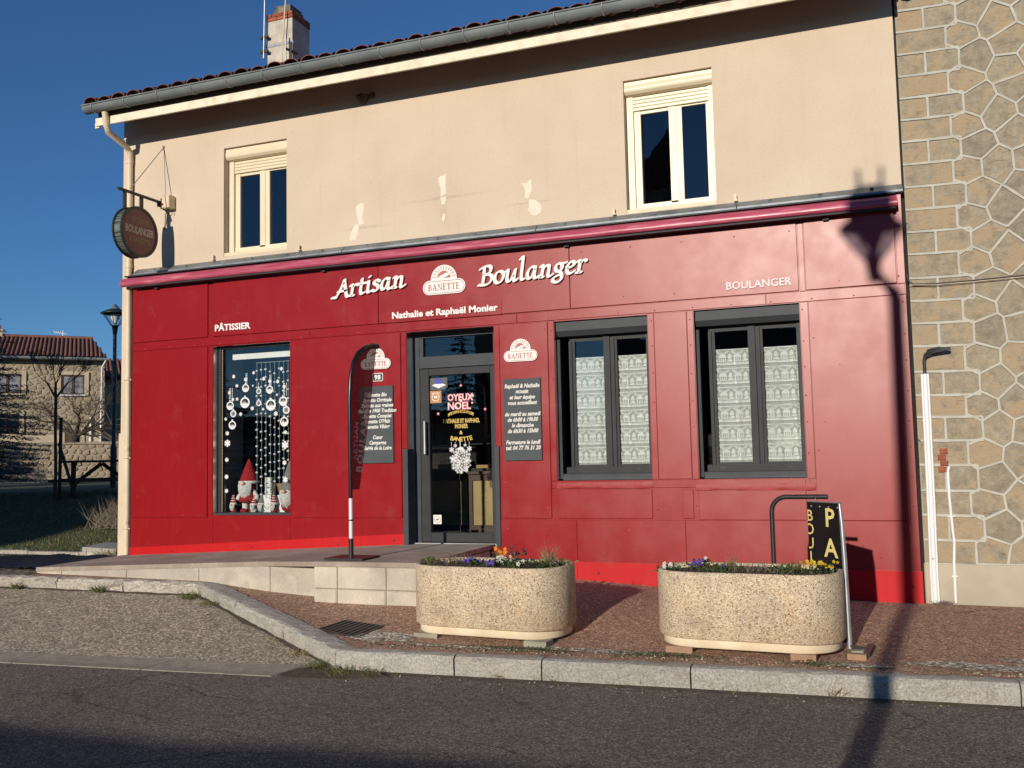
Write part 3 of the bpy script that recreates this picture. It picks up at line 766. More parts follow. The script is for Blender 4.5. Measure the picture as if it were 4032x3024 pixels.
mb.quad((WX0,.05,.2),(WX0,.05,4.47),(WX0,7,4.47),(WX0,7,.2),1); mb.quad((WX1,.05,.1),(WX1,7,.1),(WX1,7,4.47),(WX1,.05,4.47),1)
mb.quad((WX0,.05,.2),(-9.62,.05,.2),(-9.62,.05,4.47),(WX0,.05,4.47),1)
mb.quad((WX0,7,.1),(WX0,7,6.93),(WX1,7,6.93),(WX1,7,.1),1)
mb.add([(WX0,.05,6.93),(WX0,7,6.93),(WX0,3.6,7.95)],[(0,1,2)],1); mb.add([(WX1,.05,6.93),(WX1,7,6.93),(WX1,3.6,7.95)],[(0,1,2)],1)
mb.build('wall', ['plaster','plaster_side'], bak, recalc=False)
# quoin step at the left corner
mb = MB(); mb.box(-9.875,-9.68,.03,.30,.45,2.25); mb.build('corner_pilaster', 'plaster_side', bak)
# lower wall behind the panels
LH = [(-8.235,-7.02,1.105,3.385),(-5.305,-4.135,.74,3.385),(-3.362,-2.25,1.51,3.383),(-1.72,-.585,1.51,3.392)]
mb = MB(); wall_holes(mb, -9.62, .485, .1, 4.47, .006, .28, LH, 0); mb.quad((-9.62,.006,.1),(-9.62,.006,4.47),(-9.62,.06,4.47),(-9.62,.06,.1)); mb.quad((.485,.006,.1),(.485,.06,.1),(.485,.06,4.47),(.485,.006,4.47))
mb.build('shopfront_wall', 'red_trim', bak, recalc=False)
def panel(x0, x1, z0, z1, yf, matn='red_panel', name='panel', bow=0.):
    mb = MB(); mb.pbox(x0, x1, yf, .004, z0, z1, .0035)
    for i in range(8):                      # the sheet stands off a little more towards its right end
        v = mb.v[i]; mb.v[i] = (v[0], v[1]-bow*(v[0]-x0), v[2])
    return mb.build(name, matn, bak)
for a, b in ((-9.60,-8.325),(-8.235,-5.695),(-5.688,-3.155),(-3.148,-.58),(-.505,.40)): panel(a, b, 3.522, 4.46, -.014, bow=.012 if a > -1 else 0.)
for a, b in ((-9.615,-6.71),(-6.706,-3.83),(-3.826,-.93),(-.926,.478)): panel(a, b, 3.40, 3.512, -.005, 'red_trim', 'trim_strip')
for a, b, c, d in ((-9.60,-8.325,1.078,3.392),(-6.985,-5.39,1.078,3.388),(-4.055,-3.445,1.078,3.388),(-2.17,-1.80,1.515,3.388),(-.49,.385,1.062,3.394)): panel(a, b, c, d, -.011, bow=.012 if a > -1 else 0.)
for a, b, c, d in ((-8.318,-8.24,1.11,3.395),(-7.015,-6.99,1.11,3.395),(-5.385,-5.31,1.93,3.395),(-4.13,-4.06,1.93,3.395),(-3.44,-3.366,1.51,3.395),(-2.246,-2.175,1.51,3.395),(-1.795,-1.725,1.51,3.395),(-.58,-.495,1.50,3.395),(-.57,-.512,3.515,4.46),(.41,.484,.60,3.395),(.41,.484,3.515,4.46)):
    panel(a, b, c, d, -.003, 'red_trim', 'trim_strip')
for a, b, c, d in ((-3.36,-2.255,1.078,1.405),(-2.245+.335,-1.795,1.078,1.40),(-1.735,-.60,1.065,1.385)): panel(a, b, c, d, -.010)
panel(-3.44,-.60,1.42,1.505,-.004,'red_trim','trim_strip')
for a, b, c in ((-9.615,-8.235,.66),(-8.23,-7.02,.72),(-7.015,-5.365,.78)):
    mb = MB(); mb.prism([(a,c-.12+.0),(b,c-.06),(b,1.07),(a,1.07)], -.002, .004); mb.build('panel', 'red_panel', bak)
for a, b in ((-4.10,-3.15),(-3.145,-1.895),(-1.89,-.30),(-.295,.478)): panel(a, b, .5, 1.058, -.002)
# bright plinth band
mb = MB(); mb.prism([(-9.618,.545),(-5.365,.735),(-5.365,.882),(-9.618,.66)], -.018, .004); mb.build('plinth', 'red_plinth', bak)
mb = MB()
for a, b in ((-4.12,-3.15),(-3.147,-1.2),(-1.197,.495)):
    mb.prism([(a,zw(a)-.06),(b,zw(b)-.06),(b,lerp(.59,.55,(b+4.1)/4.6)),(a,lerp(.59,.55,(a+4.1)/4.6))], -.018, .004)
mb.build('plinth', 'red_plinth', bak)
# curled film under the two right windows
for (xa, xb, z0) in ((-3.37,-2.24,1.475),(-1.76,-.50,1.44)):
    mb = MB(); n = 44; vs_ = []
    for i in range(n+1):
        x = lerp(xa, xb, i/n); w = noise.noise(Vector((x*7, z0, 3)))
        vs_ += [(x, -.013, z0-.055+.02*noise.noise(Vector((x*4,9,z0)))), (x, -.0125-.006*max(0, w+.1), z0-.02+.008*w), (x, -.009, z0+.012)]
    mb.add(vs_, [(i*3+k, i*3+3+k, i*3+4+k, i*3+1+k) for i in range(n) for k in (0,1)], 0, True)
    mb.build('film_strip', 'red_film', bak)
# rivets
mb = MB()
def rv(x, z, y=-.012): mb.lathe([(.0095,0),(.007,.004),(.0005,.006)], (0,0,0), 6); \
    [mb.v.__setitem__(i, (x+mb.v[i][0], y-mb.v[i][2], z+mb.v[i][1])) for i in range(len(mb.v)-18, len(mb.v))]
for x in fr(-9.4,.4,.42): rv(x, 3.425, -.006)
for x in fr(-3.1,.42,.55): rv(x, 3.60+random.uniform(-.02,.02), -.015); rv(x+.1, 4.18, -.015)
for z in fr(1.2,3.3,.30):
    for x in (-3.40,-2.20,-1.765,-.555,.45): rv(x, z+random.uniform(-.03,.03), -.004)
    for x in (-4.02,-3.48,-.45,.34): rv(x, z, -.012) if random.random() < .6 else None
    rv(random.uniform(-.4,.3), z, -.012)
for x in fr(-4,.4,.5): rv(x, .95+random.uniform(-.1,.05), -.003); rv(x+.2, .68, -.003)
tag(mb.build('rivet', 'rivet', bak), kind='stuff')
mb = MB()
for x, z in ((-8.9,.62),(-7.6,.69),(-6.3,.745),(-5.5,.80),(-2.9,.46),(.40,.40)): mb.lathe([(.012,-.0),(.012,.004)], (x,-.02,z), 8); mb.ball((x,-.0195,z), .011, 6, 0, (1,.4,1))
tag(mb.build('screw_hole', 'black_plastic', bak), kind='stuff')

# zinc flashing and folded awning
for i, (a, b) in enumerate(((-9.58,-6.2),(-6.19,-3.55),(-3.54,-1.2),(-1.19,.505))):
    mb = MB(); mb.add([(a,.05,4.575),(b,.05,4.575),(b,.035,4.575),(a,.035,4.575),(b,-.055,4.50),(a,-.055,4.50),(b,-.06,4.475),(a,-.06,4.475),(b,.0,4.47),(a,.0,4.47)],
        [(0,1,2,3),(3,2,4,5),(5,4,6,7),(7,6,8,9),(0,3,5,7,9),(1,8,6,4,2)]); fl = mb.build('flashing', 'zinc', bak)
    for x in fr(a+.35, b-.3, .55):
        c = MB(); c.lathe([(.022,0),(.020,.006),(.001,.010)], (x, 0, 0), 8); c.v = [(p[0], -.012-p[1]*.6-p[2]*.6, 4.543-p[1]*-.6+p[2]*.6) for p in c.v]
        c.build('fixing_cap', 'zinc', fl)
aw = thing('awning', (-4.6,-.1,4.4), 'faded red rolled up awning cassette along the top of the shop front', 'awning')
xa = fr(-9.71,.44,.12); prof = [(-.0,4.335),(-.06,4.318),(-.125,4.305),(-.155,4.318),(-.162,4.345),(-.150,4.385),(-.118,4.42),(-.07,4.44),(-.0,4.452)]
mb = MB(); vs_ = []
for x in xa:
    w = noise.noise(Vector((x*1.9,0,7)))*.006
    for k, (y, z) in enumerate(prof): vs_.append((x, y-w*(1 if 2 < k < 7 else 0), z+w*.5-.004*math.sin(x*.6)))
n = len(prof); mb.add(vs_, [(i*n+k, i*n+k+1, (i+1)*n+k+1, (i+1)*n+k) for i in range(len(xa)-1) for k in range(n-1)], 0, True)
mb.add([vs_[k] for k in range(n)], [tuple(range(n))]); mb.add([vs_[-n+k] for k in range(n)], [tuple(range(n))])
mb.build('fabric_roll', 'awning_fabric', aw)
mb = MB(); mb.box(-9.69,.43,-.10,.0,4.452,4.468); mb.box(-9.55,.42,-.135,-.02,4.285,4.303); mb.build('cassette', 'dark_frame', aw)
for x in (-9.2,-6.5,-3.2,-.3):
    mb = MB(); mb.box(x,x+.06,-.06,-.018,4.25,4.33); mb.build('bracket', 'dark_frame', aw)

# --- upper windows
def upper_window(x0, x1, z0, z1):
    w = MB()
    yo = .16
    w.box(x0+.002, x0+.085, yo, .26, z0+.05, z1-.15)                      # left guide
    w.box(x1-.06, x1-.002, yo, .26, z0+.05, z1-.15)
    w.box(x0+.085, x1-.06, .19, .26, z0+.05, z0+.135)                     # bottom rail
    w.box(x0+.085, x0+.165, .195, .26, z0+.135, z1-.29); w.box(x1-.10, x1-.06, .195, .26, z0+.135, z1-.29)
    xm = (x0+x1)/2+.06
    w.box(xm-.075, xm+.005, .19, .255, z0+.115, z1-.29); w.box(xm+.007, xm+.075, .196, .26, z0+.115, z1-.29)
    w.box(x0+.085, x1-.06, .2, .26, z1-.355, z1-.15)
    w.box(x0+.165, xm-.075, .2, .25, z1-.375, z1-.355)
    fo = w.build('window', 'cream_pvc', bak)
    s_ = MB(); s_.box(x0+.002, x1-.002, .06, .25, z0+.004, z0+.05); s_.build('sill', 'cream_paint', fo)
    b = MB(); k = 8; prof2 = [(.09, z1-.01)]+[(.09-.012*math.sin(math.pi*i/k), z1-.05-.09*i/k) for i in range(k)]+[(.11, z1-.155),(.16,z1-.165),(.26,z1-.165),(.26,z1-.01)]
    b.add([(x, y, z) for x in (x0+.004, x1-.004) for y, z in prof2], [tuple(range(len(prof2))), tuple(range(2*len(prof2)-1, len(prof2)-1, -1))]+[(i, i+len(prof2), (i+1)%len(prof2)+len(prof2), (i+1)%len(prof2)) for i in range(len(prof2))])
    b.build('shutter_box', 'cream_pvc', fo)
    for i in range(4):
        sl = MB(); zt = z1-.168-.043*i; sl.pbox(x0+.06, x1-.05, .172, .182, zt-.040, zt, .006); sl.build('shutter_slat', 'cream_pvc', fo)
    for a, c, dy in ((x0+.165, xm-.075, .0165 if x0 > -5 else 0.), (xm+.075, x1-.10, 0.)):           # left pane of the right window turned to mirror the added tower
        p = MB(); p.quad((a,.225+dy,z0+.135),(c,.225-dy,z0+.135),(c,.225-dy,z1-.30),(a,.225+dy,z1-.30)); p.build('pane', 'glass_dark', fo, recalc=False)
    for xx in (x0+.3, x1-.3):
        q = MB(); q.box(xx,xx+.035,.187,.192,z0+.068,z0+.078); q.build('drain_slot', 'dark_frame', fo)
for h in UW: upper_window(*h)
# --- rooms behind the openings
def room(x0, x1, y0, y1, z0, z1, matn):
    mb = MB(); mb.quad((x0,y0,z0),(x0,y1,z0),(x0,y1,z1),(x0,y0,z1)); mb.quad((x1,y0,z0),(x1,y0,z1),(x1,y1,z1),(x1,y1,z0))
    mb.quad((x0,y1,z0),(x1,y1,z0),(x1,y1,z1),(x0,y1,z1)); mb.quad((x0,y0,z0),(x1,y0,z0),(x1,y1,z0),(x0,y1,z0)); mb.quad((x0,y0,z1),(x0,y1,z1),(x1,y1,z1),(x1,y0,z1))
    return mb.build('room', matn, bak, recalc=False)
room(-9.7,-5.6,.30,4.5,4.48,6.7,'room_dark_blue'); room(-5.5,.4,.30,4.5,4.48,6.7,'room_dark_blue')
room(-9.55,-3.9,.28,5.2,.74,4.4,'dark_room'); room(-3.8,.42,.28,4.2,.74,4.4,'dark_room')

# --- shop windows with roller box (dark grey)
def shop_window(x0, x1, z0, z1):
    w = MB(); yf = .14
    w.box(x0+.002, x0+.04, .02+.06, .27, z0+.02, z1-.21, 0)                     # guide rail
    w.box(x0+.075, x1-.002, .12, .27, z0+.08, z0+.155, 0)                       # lower frame
    w.box(x0+.13, x0+.165, yf, .26, z0+.155, z1-.23, 0); w.box(x0+.168, x0+.20, yf+.02, .26, z0+.155, z1-.22, 0)
    xm = (x0+x1)/2
    w.box(xm+.02-.02, xm+.075, yf-.012, .26, z0+.155, z1-.20, 0); w.box(xm+.08, xm+.125, yf, .26, z0+.155, z1-.21, 0); w.box(xm+.128, xm+.155, yf+.02, .26, z0+.155, z1-.21)
    w.box(x1-.05, x1-.002, yf, .26, z0+.155, z1-.2, 0)
    w.box(x0+.2, xm, yf+.03, .26, z0+.155, z0+.18); w.box(xm+.155, x1-.05, yf+.03, .26, z0+.155, z0+.18)
    w.box(x0+.13, x1-.002, yf+.04, .26, z1-.235, z1-.16)
    fo = w.build('window', 'dark_frame', bak)
    s_ = MB(); s_.pbox(x0+.045, x1-.003, .055, .27, z0+.003, z0+.078, .006); s_.build('sill', 'dark_frame_light', fo)
    b = MB(); pf = [(.03,z1-.115),(.03,z1-.012),(.27,z1-.012),(.27,z1-.175),(.085,z1-.175)]
    b.add([(x, y, z) for x in (x0+.012, x1-.003) for y, z in pf], [(0,1,2,3,4),(9,8,7,6,5)]+[(i,i+5,(i+1)%5+5,(i+1)%5) for i in range(5)])
    b.build('shutter_box', 'dark_frame_light', fo)
    for a, c in ((x0+.2, xm), (xm+.155, x1-.05)):
        p = MB(); p.quad((a,.19,z0+.18),(c,.19,z0+.18),(c,.19,z1-.235),(a,.19,z1-.235)); p.build('pane', 'glass', fo, recalc=False)
    for xx in (x0+.22, x1-.2):
        q = MB(); q.box(xx,xx+.05,.115,.121,z0+.115,z0+.125); q.build('drain_slot', 'black_plastic', fo)
    return [(x0+.195, xm+.004), (xm+.15, x1-.03)]
lace_spots = []
for h in LH[2:]: lace_spots.append((shop_window(*h), h))
# --- lace curtains, one per pane
def lace(x0, x1, z0, z1, label):
    t = thing('lace_curtain', ((x0+x1)/2, .215, z0), label, 'curtain', 'lace curtains in the two right windows')
    Y = .215; g = MB(); nx = 44; vs_ = []
    for i in range(nx+1):
        x = lerp(x0, x1, i/nx); y = Y+.010*math.sin(x*31+1.2)+.005*math.sin(x*71+2.5)
        vs_ += [(x, y, z0), (x, y, z1)]
    g.add(vs_, [(2*i, 2*i+2, 2*i+3, 2*i+1) for i in range(nx)], 0, True); g.build('gauze', 'lace_gauze', t)
    mo = MB(); ln = MB(); P = .222; W = x1-x0; y = Y-.012
    def q(pts, dy=0): mo.add([(a, y-dy, b) for a, b in pts], [tuple(range(len(pts)))])
    def arc(cx, cz, rx, rz, a0, a1, th, n=9, dy=0.):
        for i in range(n):
            t0, t1 = R(lerp(a0,a1,i/n)), R(lerp(a0,a1,(i+1)/n))
            q([(cx+rx*math.cos(t0),cz+rz*math.sin(t0)),(cx+rx*math.cos(t1),cz+rz*math.sin(t1)),(cx+(rx-th)*math.cos(t1),cz+(rz-th)*math.sin(t1)),(cx+(rx-th)*math.cos(t0),cz+(rz-th)*math.sin(t0))], dy)
    zt = z1; cl = lambda v: min(x1-.001, max(x0+.001, v)); zl = lambda v: max(z0+.001, v)
    def q(pts, dy=0):
        P2 = [(cl(a), zl(b)) for a, b in pts]
        if max(p[0] for p in P2)-min(p[0] for p in P2) < .003 or max(p[1] for p in P2)-min(p[1] for p in P2) < .003: return
        mo.add([(a, y-dy, b) for a, b in P2], [tuple(range(len(P2)))])
    P = .213; unit = .165
    while zt-.03 > z0:
        ln.add([(x0,y-.002,zt-.008),(x1,y-.002,zt-.008),(x1,y-.002,zt),(x0,y-.002,zt)], [(0,1,2,3)])
        off = (x0*7.3) % unit; k = -1; hz = zt-.090
        for i in range(int(W/.022)+1): q([(x0+i*.022,zt-.008),(x0+i*.022+.014,zt-.008),(x0+i*.022+.007,zt-.022)], .0022)
        while x0+k*unit-off < x1+.15:
            c = x0+k*unit-off+.02
            arc(c, zt-.010, .072, .046, 188, 352, .011, 12); arc(c, zt-.010, .056, .030, 190, 350, .006, 9, .0004)
            q([(c-.046,hz-.004),(c-.030,hz+.030),(c-.012,hz+.034),(c,hz+.044),(c+.012,hz+.034),(c+.030,hz+.030),(c+.046,hz-.004)], .001)
            for (e, f_) in ((-.036,-.024),(-.014,-.003),(.003,.014),(.024,.036)): q([(c+e,hz-.040),(c+e,hz-.006),(c+f_,hz-.006),(c+f_,hz-.040)], .0013)
            q([(c-.040,hz-.050),(c-.040,hz-.041),(c+.040,hz-.041),(c+.040,hz-.050)], .0016)
            d = c+unit/2
            q([(d-.026,hz-.008),(d-.020,hz+.022),(d-.004,hz+.046),(d+.012,hz+.030),(d+.022,hz+.004),(d+.012,hz-.014),(d-.012,hz-.016)], .001); q([(d-.036,hz-.048),(d-.012,hz-.020),(d+.016,hz-.018),(d+.036,hz-.048)], .0013)
            for s_ in range(6): arc(c-unit/2+s_*unit/6, hz-.066, .0135, .012, 0, 360, .0085, 7, .0019)
            k += 1
        nb = int(W/.006); zb = zt-P+.044
        if zb-.01 > z0:
            for i in range(nb):
                a, b = lerp(x0,x1,i/nb), lerp(x0,x1,(i+1)/nb)
                wa, wb = .008*abs(math.sin(a*95)), .008*abs(math.sin(b*95))
                ln.add([(a,y-.002,zb-wa),(b,y-.002,zb-wb),(b,y-.002,zb-wb+.011),(a,y-.002,zb-wa+.011)], [(0,1,2,3)])
        zt -= P
    fold = lambda x, z: .010*math.sin(x*31+z*.6)+.005*math.sin(x*71+z*1.3)
    for m_ in (mo, ln): m_.v = [(v[0], v[1]+fold(v[0], v[2]), v[2]-.004*math.sin((v[0]-x0)/W*math.pi)) for v in m_.v]
    tag(mo.build('lace_motif', 'lace_motif', t, recalc=False), kind='stuff'); tag(ln.build('lace_edge', 'lace_line', t, recalc=False), kind='stuff')
LL = [('white tiered lace curtain behind the left pane of the window beside the door','white tiered lace curtain behind the right pane of the window beside the door'),
      ('white tiered lace curtain behind the left pane of the far right window','white tiered lace curtain in the right pane of the far right window')]
for (sp, h), ls in zip(lace_spots, LL):
    for (a, b), l in zip(sp, ls): lace(a+.003, b-.003, h[2]+.17, 2.955, l)
mb = MB(); mb.box(-.90,-.62,.245,.247,1.855,1.99); tag(mb.build('paper_notice','letter_white'), 'white paper leaning behind the lace in the far right window', 'paper')

# --- display window
dw = MB(); x0, x1, z0, z1 = LH[0]
dw.box(x0+.001, x0+.05, .10, .18, z0+.035, z1-.002); dw.box(x0+.05, x1-.001, .10, .18, z0+.001, z0+.032); dw.box(x0+.05, x1-.001, .10, .18, z1-.03, z1-.002); dw.box(x1-.05, x1-.001, .10, .18, z0+.032, z1-.03)
disp = dw.build('display_window', 'dark_frame', bak)
mb = MB(); mb.quad((x0+.05,.14,z0+.032),(x1-.05,.14,z0+.032),(x1-.05,.14,z1-.03),(x0+.05,.14,z1-.03)); mb.build('pane', 'glass', disp, recalc=False)
mb = MB(); mb.pbox(x0-.0, x1+.0, .01, .10, z0+.001, z0+.03, .004); mb.build('sill', 'dark_frame_light', disp)
mb = MB(); mb.box(-8.3,-6.9,.19,1.1,1.06,1.118); mb.box(-8.3,-6.9,1.1,1.13,.76,1.118); mb.build('display_shelf', 'partition', bak)
mb = MB(); mb.box(-8.34,-8.28,.19,.72,1.12,4.3); mb.build('partition', 'partition', bak)
mb = MB(); mb.box(-8.1,-6.6,.24,.28,3.215,3.29); mb.build('blind_rail', 'white_paint', bak)

# --- door
x0, x1, z0, z1 = LH[1]; Y = .20
w = MB(); w.box(x0+.002, x0+.075, Y, .28, z0+.02, z1-.06); w.box(x1-.05, x1-.002, Y, .28, z0+.02, z1-.06); w.box(x0+.002, x1-.002, Y, .28, z1-.06, z1-.002)
w.box(x0+.075, x1-.05, Y+.003, .28, 2.94, 3.085); w.box(x0+.075, x0+.125, Y+.01, .28, 3.085, z1-.06); w.box(x1-.09, x1-.05, Y+.01, .28, 3.085, z1-.06)
dfr = w.build('door_frame', 'dark_frame_light', bak)
mb = MB(); mb.quad((x0+.125,.245,3.085),(x1-.09,.245,3.085),(x1-.09,.245,z1-.06),(x0+.125,.245,z1-.06)); mb.build('transom_pane', 'glass', dfr, recalc=False)
mb = MB(); mb.box(x0+.01, x1-.01, .12, .27, z0+.002, z0+.022); mb.build('threshold', 'alu', dfr)
w = MB(); a, b, c, d = x0+.085, x1-.06, z0+.03, 2.93
w.pbox(a, a+.125, Y-.012, .26, c, d, .006); w.pbox(b-.07, b, Y-.012, .26, c, d, .006); w.pbox(a+.125, b-.07, Y-.012, .26, d-.09, d, .006); w.pbox(a+.125, b-.07, Y-.012, .26, c, c+.115, .006)
leaf = w.build('door', 'dark_frame', bak)
GX0, GX1, GZ0, GZ1 = a+.125, b-.07, c+.115, d-.09
mb = MB(); mb.quad((GX0,.225,GZ0),(GX1,.225,GZ0),(GX1,.225,GZ1),(GX0,.225,GZ1)); mb.build('pane', 'glass', leaf, recalc=False)
mb = MB(); mb.tube([(a+.085,.13,1.86),(a+.085,.13,2.27)], .019, 10); mb.bar((a+.085,.13,1.93),(a+.085,.20,1.93),.02,.02); mb.bar((a+.085,.13,2.20),(a+.085,.20,2.20),.02,.02); mb.build('handle', 'alu', leaf)
# steel guards on the lower door jambs
for a_, b_ in ((-5.365,-5.30),(-4.14,-4.085)):
    mb = MB(); mb.box(a_, b_, -.022, .15 if a_ < -5 else .02, .745, 1.925); mb.build('jamb_guard', 'dark_frame_light', bak)
# what is stuck on the door glass
DG = .221
def DX(px): return GX0+(px-205)*(GX1-GX0)/(625-205)
def DZ(py): return GZ1-(py-355)*(GZ1-GZ0)/(1475-355)
def sticker(name, f, matn):
    mb = MB(); f(mb); return mb.build(name, matn, leaf, recalc=False)
sticker('film_sticker', lambda m_: m_.box(DX(207),DX(326),DG-.001,DG,DZ(458),DZ(372)), 'clear_film')
sticker('blue_sticker', lambda m_: [m_.prism([(DX(240),DZ(415)),(DX(288),DZ(415)),(DX(282),DZ(378)),(DX(246),DZ(378))], DG-.003, DG-.0015)], 'blue_print')
sticker('diamond_sticker', lambda m_: [m_.prism([(DX(220),DZ(425)),(DX(266),DZ(447)),(DX(318),DZ(424)),(DX(288),DZ(412)),(DX(240),DZ(412))], DG-.0028, DG-.0012)], 'white_paint')
sticker('orange_label', lambda m_: m_.box(DX(204),DX(284),DG-.002,DG,DZ(552),DZ(464)), 'orange_print')
def ring(m_, cx, cz, r0, r1, y, n=18, a0=0, a1=360, rz=1.):
    for i in range(n):
        t0, t1 = R(lerp(a0,a1,i/n)), R(lerp(a0,a1,(i+1)/n))
        m_.quad((cx+r0*math.cos(t0),y,cz+r0*rz*math.sin(t0)),(cx+r1*math.cos(t0),y,cz+r1*rz*math.sin(t0)),(cx+r1*math.cos(t1),y,cz+r1*rz*math.sin(t1)),(cx+r0*math.cos(t1),y,cz+r0*rz*math.sin(t1)))
def disc(m_, cx, cz, r, y, n=16, rz=1.): m_.add([(cx+r*math.cos(2*math.pi*i/n), y, cz+r*rz*math.sin(2*math.pi*i/n)) for i in range(n)], [tuple(range(n))])
def flake(m_, cx, cz, r, y, th=None, n=6):
    th = th or r*.26
    for i in range(n):
        a = math.pi/2+2*math.pi*i/n; d = (math.cos(a), math.sin(a)); p = (-d[1], d[0])
        m_.quad((cx-p[0]*th/2,y-.0002*i,cz-p[1]*th/2),(cx+p[0]*th/2,y-.0002*i,cz+p[1]*th/2),(cx+d[0]*r+p[0]*th/2,y-.0002*i,cz+d[1]*r+p[1]*th/2),(cx+d[0]*r-p[0]*th/2,y-.0002*i,cz+d[1]*r-p[1]*th/2))
        if r > .022:
            for sg in (-1, 1):
                e = (d[0]*.6+p[0]*sg*.75, d[1]*.6+p[1]*sg*.75); b0 = (cx+d[0]*r*.55, cz+d[1]*r*.55)
                m_.quad((b0[0]-d[0]*th*.4,y-.0014,b0[1]-d[1]*th*.4),(b0[0]+d[0]*th*.4,y-.0014,b0[1]+d[1]*th*.4),(b0[0]+e[0]*r*.42+d[0]*th*.3,y-.0014,b0[1]+e[1]*r*.42+d[1]*th*.3),(b0[0]+e[0]*r*.42-d[0]*th*.3,y-.0014,b0[1]+e[1]*r*.42-d[1]*th*.3))
def star(m_, cx, cz, r, y): m_.add([(cx+(r if i%2==0 else r*.45)*math.cos(math.pi/2+math.pi*i/5), y, cz+(r if i%2==0 else r*.45)*math.sin(math.pi/2+math.pi*i/5)) for i in range(10)], [tuple(range(10))])
def wreath(m_):
    cx, cz = DX(244), DZ(510); ring(m_, cx, cz, .045, .053, DG-.0035, 16, 110, 430); m_.box(cx-.022,cx+.022,DG-.0036,DG-.0026,cz-.012,cz+.016); m_.box(DX(216),DX(272),DG-.0036,DG-.0026,DZ(482),DZ(478))
sticker('label_print', wreath, 'letter_white')
# JOYEUX NOEL in pink and white
mbp = MB(); mbw = MB()
for s, px0, px1, py, sz in (('JOYEUX',308,505,540,.115),('NOEL',325,485,603,.125)):
    vs_ = text(mbp, s, sz, (DX((px0+px1)/2), DG-.0012, DZ(py)), fit=DX(px1)-DX(px0), off=.007, align='CENTER')
    text(mbw, s, sz, (DX((px0+px1)/2), DG-.0026, DZ(py)), fit=DX(px1)-DX(px0)-.008, off=-.001, align='CENTER')
for px, py, r in ((420,434,.022),(495,562,.022),(260,630,.026),(582,610,.024)): star(mbp, DX(px), DZ(py), r, DG-.0012); star(mbw, DX(px), DZ(py), r*.45, DG-.0024)
for px, py in ((420,545),(385,590),(500,510),(330,505)): flake(mbw, DX(px), DZ(py), .022, DG-.004)
tag(mbp.build('greeting_print', 'pink_print', leaf, recalc=False), kind='stuff'); tag(mbw.build('greeting_fill', 'letter_white', leaf, recalc=False), kind='stuff')
mb = MB()
def arctext(s, cx, cz, width, rad, size, up=1):
    for i, ch in enumerate(s):
        if ch == ' ': continue
        t = (i/(len(s)-1)-.5)*width/rad; x = cx+rad*math.sin(t); z = cz+up*rad*(math.cos(t)-1)
        a = -t*up; text(mb, ch, size, (x, DG-.001, z), (math.cos(a),0,math.sin(a)), (-math.sin(a),0,math.cos(a)), off=.002, align='CENTER')
gold = lambda: mb.build('gold_lettering', 'gold_print', leaf, recalc=False)
arctext('ARTISAN BOULANGER', DX(416), DZ(628), DX(498)-DX(335), .35, .046)
tag(gold(), kind='stuff'); mb = MB()
text(mb, 'NATHALIE ET RAPHAEL', .072, (DX(418), DG-.001, DZ(700)), fit=DX(543)-DX(293), off=.0025)
text(mb, 'MONIER', .072, (DX(418), DG-.001, DZ(738)), fit=DX(462)-DX(373), off=.0025)
text(mb, '&', .062, (DX(415), DG-.001, DZ(781)), off=.002)
arctext('BANETTE', DX(417), DZ(832), DX(485)-DX(348), .6, .075, -1)
tag(gold(), kind='stuff')
mb = MB(); cx, cz = DX(410), DZ(968)
for i in range(64):
    for _ in range(1):
        a = i*2.39996; r = math.sqrt((i+.5)/64); px = 410+r*70*math.cos(a); py = 968+r*88*math.sin(a)
        break
    flake(mb, DX(px), DZ(py), random.choice((.014,.018,.022,.026)), DG-.001-.0004*(i % 7))
for px, py, r in ((350,890,.034),(375,862,.024),(442,860,.022),(470,886,.034)): flake(mb, DX(px), DZ(py), r, DG-.001)
for px in (348,375,444,470): mb.box(DX(px)-.002, DX(px)+.002, DG-.001, DG, DZ(862), DZ(836))
mb.box(DX(408)-.004, DX(408)+.004, DG-.001, DG, DZ(880), DZ(830)); mb.prism([(DX(385),DZ(884)),(DX(408),DZ(872)),(DX(432),DZ(884)),(DX(408),DZ(892))], DG-.004, DG-.003)
tag(mb.build('snowflake_bauble_sticker', 'white_plastic', leaf, recalc=False), kind='stuff')
sticker('no_dogs_label', lambda m_: m_.box(DX(216),DX(272),DG-.002,DG,DZ(1416),DZ(1352)), 'letter_white')
def dogs(m_):
    ring(m_, DX(244), DZ(1384), .038, .043, DG-.003, 18); cx, cz = DX(242), DZ(1386)
    m_.box(cx-.018,cx+.012,DG-.0035,DG-.0025,cz-.004,cz+.008); m_.box(cx+.010,cx+.024,DG-.0035,DG-.0025,cz+.004,cz+.017)
    m_.box(cx-.017,cx-.012,DG-.0035,DG-.0025,cz-.018,cz-.004); m_.box(cx+.006,cx+.011,DG-.0035,DG-.0025,cz-.018,cz-.004)
sticker('label_print', dogs, 'plate_dark')
